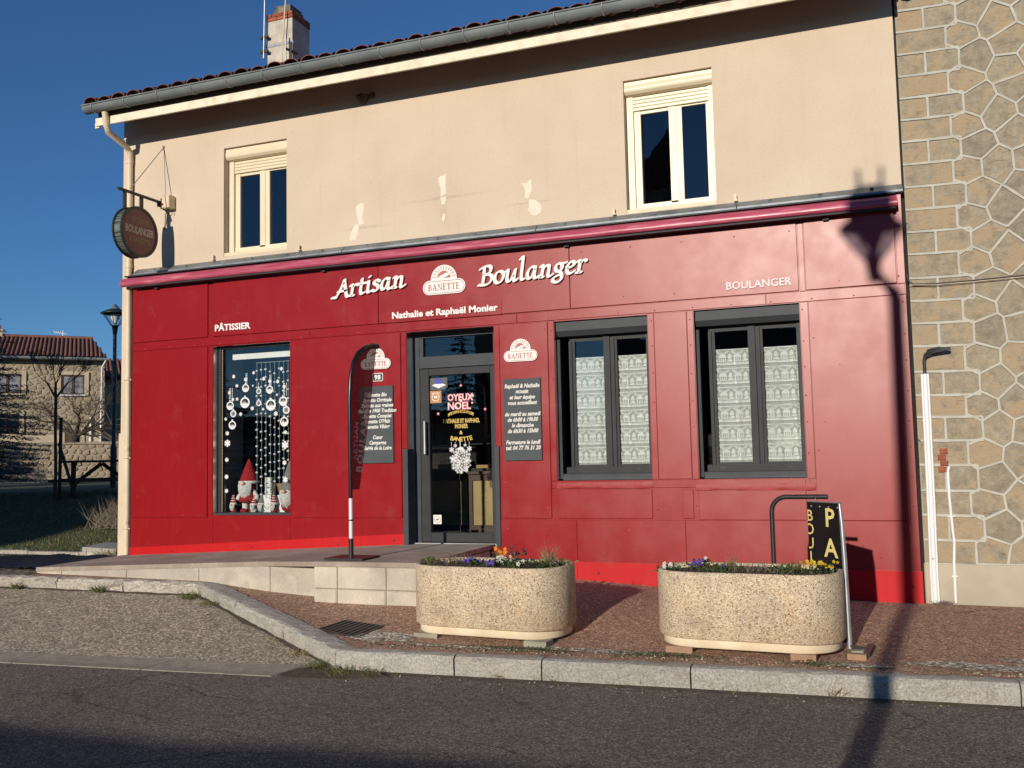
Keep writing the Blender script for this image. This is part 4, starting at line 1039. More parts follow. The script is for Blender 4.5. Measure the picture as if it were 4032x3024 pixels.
# counter inside, seen through the door
ct = thing('counter', (-5.0,1.3,.75), 'brown shop counter with yellow front panels seen through the glass door', 'counter')
mb = MB(); mb.box(-6.4,-4.0,1.18,1.9,.76,.90); mb.box(-6.4,-4.0,1.18,1.9,1.50,1.58)
for x in (-6.4,-5.62,-5.02,-4.1): mb.box(x,x+.07,1.18,1.9,.90,1.50)
mb.build('frame', 'counter_wood', ct)
for x, x2 in ((-6.33,-5.62),(-5.55,-5.02),(-4.95,-4.10)):
    mb = MB(); mb.box(x+.002,x2-.002,1.21,1.24,.902,1.498); mb.build('panel', 'counter_yellow', ct)
mb = MB(); mb.box(-6.4,-4.0,1.14,1.95,1.582,1.62); mb.build('top', 'counter_wood', ct)
mb = MB(); mb.box(-6.3,-4.1,1.25,1.256,1.622,1.66); mb.box(-6.3,-4.1,1.25,1.8,1.98,1.992); mb.build('display_glass', 'counter_glass', ct)
for i, (x, w_, h_) in enumerate(((-5.45,.20,.10),(-5.15,.15,.13),(-4.9,.22,.08),(-4.6,.16,.12))):
    mb = MB(); mb.box(x-w_/2,x+w_/2,1.4,1.6,1.622,1.622+h_); tag(mb.build('bread_tray', ('wicker','counter_wood','wicker','picture_dark')[i]), ('wicker tray at the left of the shop counter','dark tray on the shop counter beside the wicker one','flat wicker tray in the middle of the shop counter','dark box at the right of the shop counter')[i], 'tray')
# --- eaves: fascia, gutter, tiles, soffit
mb = MB(); mb.box(-9.88,.5,-.475,-.445,6.545,6.655); mb.box(-9.96,-9.885,-.40,-.37,6.55,6.62); mb.build('fascia', 'fascia_paint', bak)
SL = .30
def zroof(y): return 6.83+(y+.56)*SL
mb = MB(); mb.box(-9.86,.5,-.442,-.41,6.60,6.85); mb.build('eaves_blocker', 'gap_dark', bak)  # dark board added to block light and blacken the gap behind the gutter
mb = MB(); mb.add([(-9.92,-.5,zroof(-.5)-.09),(.5,-.5,zroof(-.5)-.09),(.5,3.6,zroof(3.6)-.09),(-9.92,3.6,zroof(3.6)-.09),(.5,7.6,zroof(3.6)-1.3),(-9.92,7.6,zroof(3.6)-1.3)], [(0,1,2,3),(3,2,4,5)]); mb.build('roof', 'tile', bak, recalc=False)
def cover_tile(L=.46, r0=.118, r1=.096):
    mb = MB(); n = 8; vs_ = []
    for (y, r) in ((0, r0), (L, r1)):
        for q in (0, .012):
            for j in range(n+1):
                a = math.pi*j/n; vs_.append(((r-q)*math.cos(a), y, (r-q)*.62*math.sin(a)))
    k = n+1
    fs_ = [(j, j+1, 2*k+j+1, 2*k+j) for j in range(n)]+[(k+j+1, k+j, 3*k+j, 3*k+j+1) for j in range(n)]+[(j+1, j, k+j, k+j+1) for j in range(n)]
    mb.add(vs_, fs_, 0, False); return mb
tl = cover_tile().build('tile', 'tile', bak)
pitch_ = .252; ang = math.atan(SL); first = True
under = MB()
for i in range(42):
    x = -9.86+i*pitch_
    if x > .5: break
    for r in range(3):
        y = -.60+r*.40; 
        Mx = Matrix.Translation((x+random.uniform(-.008,.008), y+random.uniform(-.012,.012), zroof(y)+.006+random.uniform(-.006,.006)+(.02 if i == 0 else 0))) @ Matrix.Rotation(ang, 4, 'X') @ Matrix.Rotation(random.uniform(-.03,.03), 4, 'Z')
        if first: tl.matrix_basis = Mx; first = False
        else: obj_copy(tl, bak, Mx)
    y = -.58; under.tube([(x+pitch_/2, y, zroof(y)-.03), (x+pitch_/2, y+1.2, zroof(y+1.2)-.03)], .09, 8, 0, False)
tag(under.build('channel_tile', 'tile', bak), kind='stuff')
gu = MB(); xs_ = [-9.97,.5]; n = 10; vs_ = []
for i in range(n+1):
    a = math.pi+math.pi*i/n
    for x in xs_: vs_.append((x, -.56+.085*math.cos(a), (6.795 if x < -5 else 6.826)+.095*math.sin(a)))
for i in range(n+1):
    a = math.pi+math.pi*i/n
    for x in xs_: vs_.append((x, -.56+.080*math.cos(a), (6.795 if x < -5 else 6.826)+.090*math.sin(a)))
gu.add(vs_, [(2*i,2*i+1,2*i+3,2*i+2) for i in range(n)]+[(2*(n+1)+2*i+1,2*(n+1)+2*i,2*(n+1)+2*i+2,2*(n+1)+2*i+3) for i in range(n)], 0, True)
gu.add([(-9.97,-.56+.085*math.cos(math.pi+math.pi*i/n),6.795+.095*math.sin(math.pi+math.pi*i/n)) for i in range(n+1)], [tuple(range(n+1))])
gu.tube([(-9.97,-.648,6.797),(.5,-.648,6.828)], .011, 8)
gutter = gu.build('gutter', 'gutter_zinc', bak)
for x in fr(-9.8,.3,.56):
    z = lerp(6.795,6.826,(x+10.09)/10.6); mb = MB()
    mb.tube([(x, -.56+.089*math.cos(math.pi+math.pi*i/8), z+.099*math.sin(math.pi+math.pi*i/8)) for i in range(0,8)], .008, 5); mb.build('clip', 'alu', gutter)
dp = MB(); dp.tube([(-9.66,-.53,6.70),(-9.66,-.50,6.52),(-9.665,-.46,6.44),(-9.685,-.08,6.36-.02),(-9.69,-.01,6.28),(-9.70,.0,6.1)], .042, 12)
dp.tube([(-9.70,.0,6.1),(-9.70,.0,4.55)], .042, 12); dp.tube([(-9.70,-.0,4.55),(-9.69,-.0,2.4),(-9.69,-.0,.56)], .040, 12)
for z, r in ((6.12,.048),(4.6,.048),(3.0,.046),(2.0,.05),(1.2,.046),(.98,.05)): dp.tube([(-9.70,0,z),(-9.70,0,z+.05)], r, 12)
down = dp.build('downspout', 'cream_paint', bak)
for z in (5.7,3.0,1.9,.92):
    mb = MB(); mb.tube([(-9.70+.052*math.cos(a), .0+.052*math.sin(a), z) for a in (2*math.pi*i/12 for i in range(13))], .006, 5); mb.box(-9.65,-9.63,-.01,.05,z-.008,z+.008); mb.build('clip', 'cream_paint', down)
# brackets in the wall
for x in (-6.88,-8.26,-2.6,-1.21):
    mb = MB(); mb.box(x-.02,x+.02,.0,.05,4.585,4.60); mb.box(x-.012,x+.012,-.0,.02,4.60,4.66); mb.build('hook', 'cream_box', bak)
# pale plaster repairs and swallow nest
def blob(pts, cx, cz, sc, seed, name='plaster_patch', matn='patch_white'):
    mb = MB(); out = []
    n = len(pts)
    for i in range(n):
        a, b = pts[i], pts[(i+1) % n]
        for t in (0,.33,.66):
            x, z = lerp(a[0],b[0],t), lerp(a[1],b[1],t); q = noise.noise(Vector((x*20+seed, z*20, 0)))*.018
            out.append((cx+x*sc+q, cz+z*sc+noise.noise(Vector((x*20+seed, z*20, 5)))*.018))
    mb.prism(out, .047, .055); mb.build(name, matn, bak)
blob([(-.07,.10),(.03,.16),(.06,.1),(.03,-.06),(.05,-.12),(-.01,-.15),(-.04,-.05)], -5.97, 4.98, 1., 1); blob([(-.02,.1),(.03,.08),(.02,-.04),(-.02,-.12),(-.10,-.1),(-.09,-.02)], -6.03, 4.76, 1., 2)
blob([(-.06,.12),(.05,.16),(.04,-.0),(.05,-.1),(-.02,-.12),(-.03,-.03)], -4.80, 5.20, 1., 3); blob([(-.04,.04),(.04,.05),(.03,-.05),(-.03,-.04)], -4.79, 5.02, 1., 4); blob([(-.01,.06),(.02,.04),(.0,-.05),(-.02,-.02)], -4.79, 4.80, 1., 5)
blob([(-.07,.06),(.0,.05),(.06,.10),(.06,-.04),(.02,-.14),(-.03,-.12),(-.02,-.02)], -3.68, 5.05, 1., 6); blob([(-.05,.10),(.03,.08),(.10,.02),(.09,-.08),(.0,-.11),(-.07,-.02)], -3.60, 4.80, 1., 7)
mb = MB(); mb.lathe([(.001,-.08),(.05,-.06),(.085,0),(.09,.04)], (-5.91,.03,6.50), 10); mb.ball((-5.78,.04,6.53), .05, 8, 0, (1,.6,.8)); mb.build('swallow_nest', 'mud', bak)

# --- chimney
ch = thing('chimney', (-8.5,2.2,7.6), 'rendered chimney with a brick band and broken cap on the tiled roof', 'chimney')
ch.parent = bak; ch.matrix_parent_inverse = wm(bak).inverted(); del ch['label']; del ch['category']
mb = MB(); mb.box(-8.76,-8.29,2.0,2.5,7.4,8.93); mb.build('shaft', 'chimney_render', ch)
mb = MB(); mb.prism([(-8.70,9.05),(-8.34,9.05),(-8.36,9.16),(-8.40,9.18),(-8.62,9.17),(-8.66,9.13)], 2.05, 2.42); mb.box(-8.66,-8.37,2.06,2.40,9.18,9.20); mb.build('cap', 'chimney_cap', ch)
for k, z in enumerate((8.932, 8.992)):
    for j in range(3):
        L = .49/2.5; xa_ = -8.77+j*L-(L/2 if k else 0); 
        a_, b_ = max(-8.77, xa_), min(-8.28, xa_+L-.008)
        if b_-a_ > .02:
            mb = MB(); mb.pbox(a_, b_, 1.988, 2.10, z+.003, z+.056, .004); mb.build('brick', 'brick_red', ch)
    for j in range(3):
        mb = MB(); mb.box(-8.40, -8.279, 2.104+j*.136, 2.104+j*.136+.128, z+.003, z+.056); mb.build('brick', 'brick_red', ch)
ms = thing('aerial_mast', (-8.77,1.93,8.3), 'grey aerial pole clamped to the left side of the chimney', 'mast')
mb = MB(); mb.tube([(-8.785,1.93,8.30),(-8.72,1.93,11.)], .017, 8); mb.build('pole', 'alu', ms)
for z in (8.42,8.66):
    mb = MB(); mb.box(-8.83,-8.70,1.915,1.945,z-.02,z+.02); mb.box(-8.84,-8.79,1.90,1.97,z-.03,z+.01); mb.bar((-8.73,1.95,z),(-8.70,2.1,z-.07),.03,.04); mb.build('clamp', 'black_metal', ms)
ms = thing('cable_mast', (-8.36,1.9,8.1), 'short steel stub pole with brackets in front of the chimney', 'mast')
mb = MB(); mb.tube([(-8.35,1.9,8.0),(-8.35,1.9,8.62)], .014, 8); mb.build('pole', 'alu', ms)
mb = MB(); mb.bar((-8.35,1.9,8.38),(-8.22,2.05,8.33),.03,.03); mb.bar((-8.28,1.95,8.1),(-8.28,1.95,8.5),.02,.02); mb.build('bracket', 'black_metal', ms)
mb = MB(); mb.tube([(-8.43,1.92,8.1),(-8.42,1.92,8.5),(-8.36,1.92,9.2),(-8.33,1.92,11.)], .010, 6); tag(mb.build('aerial_cable', 'cream_box'), 'pale cable running up in front of the chimney', 'cable')
mb = MB(); mb.box(-8.79,-8.27,1.992,1.999,8.50,8.545); mb.build('band', 'zinc', ch)
mb = MB(); mb.box(-8.80,-8.27,1.94,1.998,8.13,8.17); mb.build('flashing', 'zinc', ch)

# =================================================================== SIGNS ON THE SHOP FRONT
def calligraphy(word, xstart, xend, z0, z1, label):
    s = .30; t = thing('shop_lettering', ((xstart+xend)/2,-.02,z0), label, 'lettering', 'calligraphic shop name on the red fascia')
    tot = sum(ADV[c] for c in word)+(.12 if word[0] in 'AB' else 0); k = (xend-xstart)/(tot*s); x = xstart
    for i, c in enumerate(word):
        mb = MB(); O = (0, 0); kk = 0
        for st in GL[c]:
            pen(mb, st, .150, (0,0), s, 0., .022, k0=kk, thin=.46); kk += 1
        z = lerp(z0, z1, i/(len(word)-1))
        mb.v = [(x+p[0]*k, -.016+p[1]-.012, z+p[2]) for p in mb.v]
        mb.build('letter', 'letter_white', t)
        x += ADV[c]*s*k
calligraphy('Artisan', -6.31, -5.24, 3.895, 3.955, 'white calligraphic word Artisan on the red fascia left of the oval logo')
calligraphy('Boulanger', -4.28, -2.90, 3.89, 3.935, 'white calligraphic word Boulanger on the red fascia right of the oval logo')
def serif_word(mb, x, z, w, h, mi=0, y=0.):
    """BANETTE in a slab-serif roman, built from strokes"""
    th, tn = .16, .075
    L = {'B': [(0,0,th,1)], 'A': [], 'N': [], 'E': [], 'T': []}
    adv = {'B':.72,'A':.86,'N':.88,'E':.70,'T':.76}
    tot = sum(adv[c] for c in 'BANETTE'); u = w/tot; cx = x
    kk = [0]
    def R4(pts):
        kk[0] += 1; e = .0002*(kk[0] % 6)
        mb.prism([(cx+a*u, z+b*h) for a, b in pts], y-.003-e, y-.001, mi)
    def rect(a, b, c, d): R4([(a,b),(c,b),(c,d),(a,d)])
    for c in 'BANETTE':
        if c == 'B':
            rect(.08,0,.26,1); rect(.02,0,.40,.06); rect(.02,.94,.40,1); rect(.2,.49,.42,.55)
            for z0_, z1_, xr in ((.52,1,.56),(0,.54,.62)):
                n = 7; zc = (z0_+z1_)/2; rz = (z1_-z0_)/2
                for i in range(n):
                    t0, t1 = -math.pi/2+math.pi*i/n, -math.pi/2+math.pi*(i+1)/n
                    rx = xr-.36; q = lambda t, f: (.36+rx*f*math.cos(t)+(0 if f == 1 else 0), zc+rz*(f if f == 1 else .86)*math.sin(t))
                    R4([q(t0,1), q(t1,1), q(t1,.45), q(t0,.45)])
        elif c == 'A':
            R4([(.10,0),(.18,0),(.44,.96),(.38,1.02)]); R4([(.56,0),(.76,0),(.46,1.02),(.36,.98)]); rect(.22,.30,.60,.37); rect(.02,0,.27,.05); rect(.50,0,.84,.05)
        elif c == 'N':
            rect(.12,0,.19,1); rect(.68,0,.75,1); R4([(.10,1),(.28,1),(.75,.0),(.66,.0)]); rect(.02,0,.29,.05); rect(.58,.95,.85,1); rect(.02,.95,.24,1)
        elif c == 'E':
            rect(.10,0,.27,1); rect(.02,0,.62,.06); rect(.02,.94,.60,1); rect(.25,.48,.46,.54); rect(.57,.0,.63,.24); rect(.55,.78,.60,1); rect(.43,.40,.48,.62)
        else:
            rect(.29,0,.46,1); rect(.04,.94,.71,1); rect(.16,0,.59,.05); rect(.04,.76,.09,1); rect(.66,.76,.71,1)
        cx += adv[c]*u
def logo(cx, zb, W, label):
    """oval board with a rising sun over it and the word BANETTE"""
    t = thing('logo_sign', (cx,-.02,zb), label, 'sign', 'oval sunrise logo signs on the shop front')
    H = W*.635; bh = W*.315; y = -.034; r = bh/2
    pts = [(cx-W/2+r+r*math.cos(a), zb+r+r*math.sin(a)) for a in (math.pi/2+math.pi*i/10 for i in range(11))]+[(cx+W/2-r+r*math.cos(a), zb+r+r*math.sin(a)) for a in (-math.pi/2+math.pi*i/10 for i in range(11))]
    sr = W*.305; scz = zb+H-sr
    a0 = math.asin(min(1, (zb+bh-scz+.0)/sr))
    sun_ = [(cx+sr*math.cos(a), scz+sr*math.sin(a)) for a in (lerp(a0, math.pi-a0, i/18) for i in range(19))]
    # outline: pill with the dome on top
    top = [(p[0], p[1]) for p in sun_]
    right = [p for p in pts[11:]]; left = pts[:11]
    outline = [(p[0], p[1]) for p in right] + top + left
    mb = MB(); mb.prism(outline, y, -.016); mb.build('board', 'letter_white', t)
    mb = MB(); yy = y-.0015
    q = inset(pts, W*.022); q2 = inset(pts, W*.034)
    for (A_, B_) in ((q, q2),):
        n = min(len(A_), len(B_))
        if len(A_) == len(B_):
            for i in range(n): mb.quad((A_[i][0],yy,A_[i][1]),(A_[(i+1)%n][0],yy,A_[(i+1)%n][1]),(B_[(i+1)%n][0],yy,B_[(i+1)%n][1]),(B_[i][0],yy,B_[i][1]))
    for i in range(11):                                                    # rays
        a = lerp(R(14), R(166), i/10)
        for r0, r1, wd in ((.60,.90,.012),):
            d = (math.cos(a), math.sin(a)); p = (-d[1], d[0]); c0 = (cx, scz)
            mb.quad((c0[0]+d[0]*sr*r0+p[0]*W*wd*.35,yy,c0[1]+d[1]*sr*r0+p[1]*W*wd*.35),(c0[0]+d[0]*sr*r0-p[0]*W*wd*.35,yy,c0[1]+d[1]*sr*r0-p[1]*W*wd*.35),(c0[0]+d[0]*sr*r1-p[0]*W*wd,yy,c0[1]+d[1]*sr*r1-p[1]*W*wd),(c0[0]+d[0]*sr*r1+p[0]*W*wd,yy,c0[1]+d[1]*sr*r1+p[1]*W*wd))
    mb.add([(cx+sr*.52*math.cos(a), yy, scz+.01+sr*.52*math.sin(a)) for a in (math.pi*i/12 for i in range(13))], [tuple(range(13))])
    serif_word(mb, cx-W*.375, zb+bh*.27, W*.75, bh*.46, 0, y)
    mb.build('print', 'logo_red', t, recalc=False)
    mb = MB()                                                              # three loaves over the sun
    for k, (dx, dz, an) in enumerate(((-.055,-.005,32),(.03,.03,32),(.11,.045,32))):
        a = R(an); L_, wd = W*.20, W*.030
        out = [(cx+dx*W+L_/2*math.cos(t_)*math.cos(a)-wd*math.sin(t_)*math.sin(a)-W*.03, zb+bh+W*.055+dz*W+L_/2*math.cos(t_)*math.sin(a)+wd*math.sin(t_)*math.cos(a)) for t_ in (2*math.pi*i/14 for i in range(14))]
        mb.add([(p[0], yy-.0012-.0004*k, p[1]) for p in out], [tuple(range(14))])
        i2 = [(lerp(p[0], sum(q_[0] for q_ in out)/14, .0), p[1]) for p in out]
    mb.build('loaf_print', 'letter_white', t, recalc=False)
    return t
logo(-4.765, 3.822, .575, 'large white oval logo sign with rising sun between Artisan and Boulanger')
logo(-3.78, 2.932, .425, 'smaller white oval logo sign on the panel right of the door')
logo(-5.727, 2.942, .425, 'smaller white oval logo sign behind the feather flag left of the door')
t = thing('name_board', (-4.76,-.015,3.6), 'red strip with white lettering Nathalie et Raphaël Monier below the large logo', 'sign')
mb = MB(); mb.pbox(-5.505,-4.015,-.019,-.0145,3.518,3.695,.002); mb.build('board', 'red_trim', t)
word_parts('Nathalie et Raphaël Monier', .112, (-5.49,-.0245,3.568), 1.43, t, 'letter_white', off=.004, ext=.004)
for wd, xa, ww, lb in (('PÂTISSIER',-8.19,.575,'white capitals PÂTISSIER low on the left of the red fascia'), ('BOULANGER',-1.345,.695,'white capitals BOULANGER low on the right of the red fascia')):
    t = thing('capital_lettering', (xa+ww/2,-.02,3.59), lb, 'lettering')
    word_parts(wd, .118, (xa,-.022,3.592), ww, t, 'letter_white', off=.0035 if wd[0] == 'P' else .001, ext=.006)
# menu boards
def menu(x0, x1, z0, z1, lines, label, cx):
    t = thing('menu_board', ((x0+x1)/2,-.02,z0), label, 'sign', 'grey boards beside the shop door')
    mb = MB(); mb.pbox(x0, x1, -.036, -.012, z0, z1, .004); mb.build('board', 'board_grey', t)
    mb = MB()
    for s, z in lines: text(mb, s, .066 if s != 'MONIER' else .05, (cx, -.0375, z), shear=.28, off=.0022, xs=.86, align='CENTER')
    mb.build('writing', 'board_text', t, recalc=False)
hh = .0668
menu(-4.008,-3.538,1.755,2.728, [(s, 2.728-.11-hh*k) for s, k in (('Raphaël & Nathalie',0),('MONIER',1),('et leur équipe',2),('vous accueillent',3),('du mardi au samedi',5),('de 6h00 à 19h30',6),('le dimanche',7),('de 6h30 à 15h00',8),('Fermeture le lundi',10),('tel: 04 77 76 31 20',11))],
     'grey board of opening hours on the panel right of the door', -3.773)
menu(-5.962,-5.488,1.758,2.725, [(s, 2.725-.13-hh*k) for s, k in (('Banette Bio',0),('Banette Originale',1),('Banette aux graines',2),('Banette 1900 Tradition',3),('Banette Complet',4),('Banette O\'Maïs',5),('Banette Viking',6),('Cœur',8),('Campagne',9),('Seigle de la Loire',10))],
     'grey board listing breads, partly behind the feather flag', -5.71)
t = thing('house_number', (-5.71,-.02,2.79), 'small dark house number plate 98 with white border left of the door', 'number plate')
mb = MB(); mb.prism([(-5.782,2.80),(-5.77,2.788),(-5.645,2.788),(-5.633,2.80),(-5.633,2.88),(-5.645,2.892),(-5.77,2.892),(-5.782,2.88)], -.021, -.012); mb.build('plate', 'letter_white', t)
mb = MB(); mb.prism([(-5.774,2.805),(-5.765,2.796),(-5.650,2.796),(-5.641,2.805),(-5.641,2.875),(-5.650,2.884),(-5.765,2.884),(-5.774,2.875)], -.0235, -.0215); mb.build('face', 'plate_dark', t)
mb = MB(); text(mb, '98', .082, (-5.7075,-.025,2.811), off=.003, align='CENTER', sp=1.1); mb.build('digits', 'letter_white', t, recalc=False)

# round projecting sign
t = thing('projecting_sign', (-9.11,0,4.94), 'round double sided hanging sign on a black arm at the left corner', 'sign')
mb = MB(); mb.tube([(-9.11,.05,5.475),(-9.10,-.86,5.468)], .021, 10); mb.box(-9.15,-9.07,.0,.05,5.40,5.55); mb.bar((-9.11,.03,5.44),(-9.11,-.10,5.43),.03,.05); mb.build('arm', 'black_metal', t)
for y in (-.73,-.42):
    mb = MB(); mb.box(-9.125,-9.092,y-.022,y+.022,5.22,5.475); mb.build('hanger', 'black_metal', t)
C_ = (-.525, 4.94); r_ = .347; n = 40
def dpts(r, x): return [(x, C_[0]+r*math.cos(2*math.pi*i/n), C_[1]+r*math.sin(2*math.pi*i/n)) for i in range(n)]
mb = MB()
for (xa_, xb_) in ((-9.19,-9.165),(-9.055,-9.03)):
    vs_ = dpts(r_, xa_)+dpts(r_, xb_)+dpts(r_-.035, xa_)+dpts(r_-.035, xb_)
    mb.add(vs_, [(i,(i+1)%n,n+(i+1)%n,n+i) for i in range(n)]+[(2*n+i,3*n+i,3*n+(i+1)%n,2*n+(i+1)%n) for i in range(n)]+[(i,2*n+i,2*n+(i+1)%n,(i+1)%n) for i in range(n)]+[(n+i,n+(i+1)%n,3*n+(i+1)%n,3*n+i) for i in range(n)], 0, False)
mb.build('rim', 'black_metal', t)
mb = MB(); vs_ = dpts(r_-.018, -9.164)+dpts(r_-.018, -9.056); mb.add(vs_, [(i,(i+1)%n,n+(i+1)%n,n+i) for i in range(n)]); mb.build('side_band', 'sign_perforated', t)
mb = MB(); mb.add(dpts(r_-.036, -9.038), [tuple(range(n))]); mb.add(dpts(r_-.036, -9.182), [tuple(range(n-1,-1,-1))]); mb.build('face', 'sign_disc_red', t)
for s, z, w_, sz, mt in (('ARTISAN',5.055,.30,.10,'sign_gold'),('BOULANGER',4.91,.53,.135,'sign_cream'),('& BANETTE',4.79,.385,.10,'sign_gold')):
    mb = MB(); text(mb, s, sz, (-9.0365, C_[0], z), (0,1,0), (0,0,1), (1,0,0), fit=w_, off=.003, align='CENTER'); mb.build('writing', mt, t, recalc=False)
tag_box = thing('junction_box', (-9.03,.0,5.45), 'cream electrical box with red button on the wall beside the sign arm', 'electrical box')
mb = MB(); mb.pbox(-9.06,-8.93,-.085,.05,5.38,5.56,.008); mb.build('box', 'cream_box', tag_box)
mb = MB(); mb.lathe([(.018,0),(.016,.008),(.001,.01)], (0,0,0), 10); mb.v = [(-9.04+p[0],-.085-p[2],5.43+p[1]) for p in mb.v]; mb.build('button', 'felt_red', tag_box)
mb = MB(); mb.tube([(-9.02+.03*math.cos(a), .0, 5.345+.035*math.sin(a)) for a in (R(60+30*i) for i in range(14))], .006, 6); mb.tube([(-9.08,.02,5.33),(-9.09,.03,5.2),(-9.11,.035,5.1)], .006, 6); mb.build('wire', 'black_plastic', tag_box)
mb = MB(); mb.tube([(-9.14,.045,6.30),(-9.02,-.72,5.49)], .006, 6); mb.tube([(-9.14,.04,6.30),(-9.10,.035,5.56)], .004, 6); mb.ball((-9.14,.04,6.31), .018, 8); tag(mb.build('stay_cable', 'alu'), 'thin steel stay cable holding the round sign arm from the wall', 'cable')

# feather flag on the landing
t = thing('feather_flag', (-5.1,-1.75,.755), 'dark red feather flag on a black and white pole beside the door', 'flag')
mb = MB(); mb.box(-5.40,-4.94,-1.80,-1.42,.758,.775); mb.tube([(-5.1,-1.75,.775),(-5.1,-1.75,.98)], .026, 10); mb.build('base', 'black_metal', t)
mb = MB(); mb.tube([(-5.1,-1.75,.98),(-5.1,-1.75,1.40)], .021, 10); mb.build('pole', 'white_plastic', t)
mb = MB(); mb.lathe([(.026,0),(.026,.014)], (-5.1,-1.75,1.165), 10); mb.build('collar', 'black_metal', t)
top = [(-1.75,1.40),(-1.752,2.0),(-1.755,2.46),(-1.735,2.70),(-1.69,2.85),(-1.61,2.95),(-1.50,3.02),(-1.39,3.05),(-1.29,3.055)]
mb = MB(); mb.tube([(-5.1+.19*(y+1.75), y, z) for y, z in top], [.022]*5+[.03,.032,.032,.030], 8); mb.build('sleeve', 'sign_black', t)
mb = MB(); vs_ = []; rows = 26
def edge(z): return pl(z, [(1.49,-1.60),(3.05,-1.30)])
def pole_y(z): return pl(z, [(1.40,-1.75),(2.46,-1.755),(2.70,-1.735),(2.85,-1.69),(2.95,-1.60),(3.02,-1.47),(3.05,-1.33)])
for i in range(rows+1):
    z = lerp(1.49, 3.045, i/rows)
    for j in range(7):
        y = lerp(pole_y(z), edge(z), j/6); vs_.append((-5.1+.19*(y+1.75)+.006*math.sin(z*4+j*.8)*j/6, y, z))
mb.add(vs_, [(i*7+j, i*7+j+1, (i+1)*7+j+1, (i+1)*7+j) for i in range(rows) for j in range(6)], 0, True); mb.build('sail', 'flag_cloth', t)
mb = MB(); text(mb, 'ARTISAN', .088, (-5.069,-1.665,1.80), (.0114,.06,1), (-.19,-1,.06), (1,-.19,0), align='LEFT', sp=1.2, off=.002)
text(mb, 'BOULANGER', .128, (-5.053,-1.60,1.66), (.034,.18,1), (-.19,-1,.18), (1,-.19,0), align='LEFT', sp=1.25, off=.003)
fl_w = mb.build('writing', 'flag_print', t, recalc=False)

# =================================================================== DISPLAY WINDOW CONTENTS
def gnome(x, y, h, hat, body, label, legs=False, stripes=False, hatfrac=.55, tilt=0.):
    Z = 1.12; t = thing('gnome', (x,y,Z), label, 'gnome doll', 'Christmas gnomes in the display window')
    R_ = h*.17
    hz = h*(1-hatfrac)
    mb = MB(); prof = []; k = 14; mis = []
    for i in range(k+1):
        f = i/k; prof.append((max(.002, R_*1.08*(1-f)**.8), hz+f*h*hatfrac)); mis.append(1 if (stripes and i % 3 == 1) else 0)
    mb.lathe([(R_*.9, hz-.004)]+prof, (x,y,Z), 12, 0, mis=[0]+mis[:-1])
    mb.v = [(p[0]+tilt*max(0, p[2]-Z-hz)**1.3, p[1], p[2]) for p in mb.v]; mb.build('hat', [hat, 'felt_white'], t)
    if legs:
        for s in (-1, 1):
            mb = MB(); mb.tube([(x+s*R_*.5,y,Z+h*.05),(x+s*R_*.5,y,Z+h*.25)], [R_*.32,R_*.36], 8); mb.build('leg', 'felt_white', t)
            mb = MB(); mb.ball((x+s*R_*.55,y-.01,Z+h*.035), R_*.45, 8, 0, (1,1.25,.8)); mb.build('boot', 'felt_red', t)
        mb = MB(); mb.lathe([(R_*.2,h*.20),(R_*1.12,h*.205),(R_*1.02,h*.30),(R_*.75,h*.42),(R_*.6,hz)], (x,y,Z), 12); mb.build('body', body, t)
        for s in (-1, 1):
            mb = MB(); mb.tube([(x+s*R_*.6,y-.01,Z+h*.41),(x+s*R_*1.12,y-.03,Z+h*.30),(x+s*R_*1.18,y-.05,Z+h*.24)], [R_*.22,R_*.28,R_*.26], 8); mb.build('arm', 'felt_white', t)
        mb = MB(); mb.lathe([(R_*.9,hz-.02),(R_*1.18,hz),(R_*1.1,hz+.02)], (x,y,Z), 12); mb.build('hat_brim', 'felt_white', t)
    else:
        mb = MB(); mb.ball((x,y,Z+h*.14), R_*1.02, 10, 0, (1,.9,.85)); mb.build('body', body, t)
        mb = MB(); mb.lathe([(R_*.9,hz-.012),(R_*1.12,hz),(R_*1.05,hz+.012)], (x,y,Z), 10); mb.build('hat_brim', 'felt_white', t)
    mb = MB(); top_ = hz-.004; bot = h*(.26 if legs else .10)
    bp = []; n = 9
    for i in range(n+1):
        a = math.pi*i/n; bp.append((x-R_*.82*math.cos(a), Z+top_-(top_-bot)*math.sin(a)**.8*(1+.08*(i%2))))
    k = len(bp); mb.add([(p[0], y-R_*.75, p[1]) for p in bp]+[(lerp(p[0],x,.3), y-R_*1.22, lerp(p[1],Z+(top_+bot)/2,.35)) for p in bp]+[(x,y-R_*1.25,Z+(top_+bot)/2)],
        [(i,(i+1)%k,k+(i+1)%k,k+i) for i in range(k)]+[(k+i,k+(i+1)%k,2*k) for i in range(k)], 0, True); mb.build('beard', 'beard', t)
    mb = MB(); mb.ball((x,y-R_*1.2,Z+hz-.012), R_*.24, 8); mb.build('nose', 'skin_felt', t)
gnome(-7.87, .30, .74, 'felt_red', 'felt_red', 'tall gnome doll with pointed red hat and white legs, largest in the window', legs=True, hatfrac=.44)
gnome(-8.11, .28, .27, 'felt_red', 'felt_red', 'small gnome with red and white striped hat, leftmost in the window', stripes=True)
gnome(-7.755, .24, .25, 'felt_red', 'felt_white', 'small gnome with red patterned hat touching the tall one', stripes=True, tilt=.3)
gnome(-7.675, .30, .27, 'felt_grey', 'felt_grey', 'small gnome with plain grey hat right of the tall one', tilt=.2)
gnome(-7.475, .30, .27, 'felt_red', 'felt_red', 'small gnome with speckled red hat under the basket', stripes=True)
gnome(-7.235, .32, .71, 'felt_grey', 'felt_red', 'large gnome with tall grey hat at the right edge of the window', hatfrac=.58)
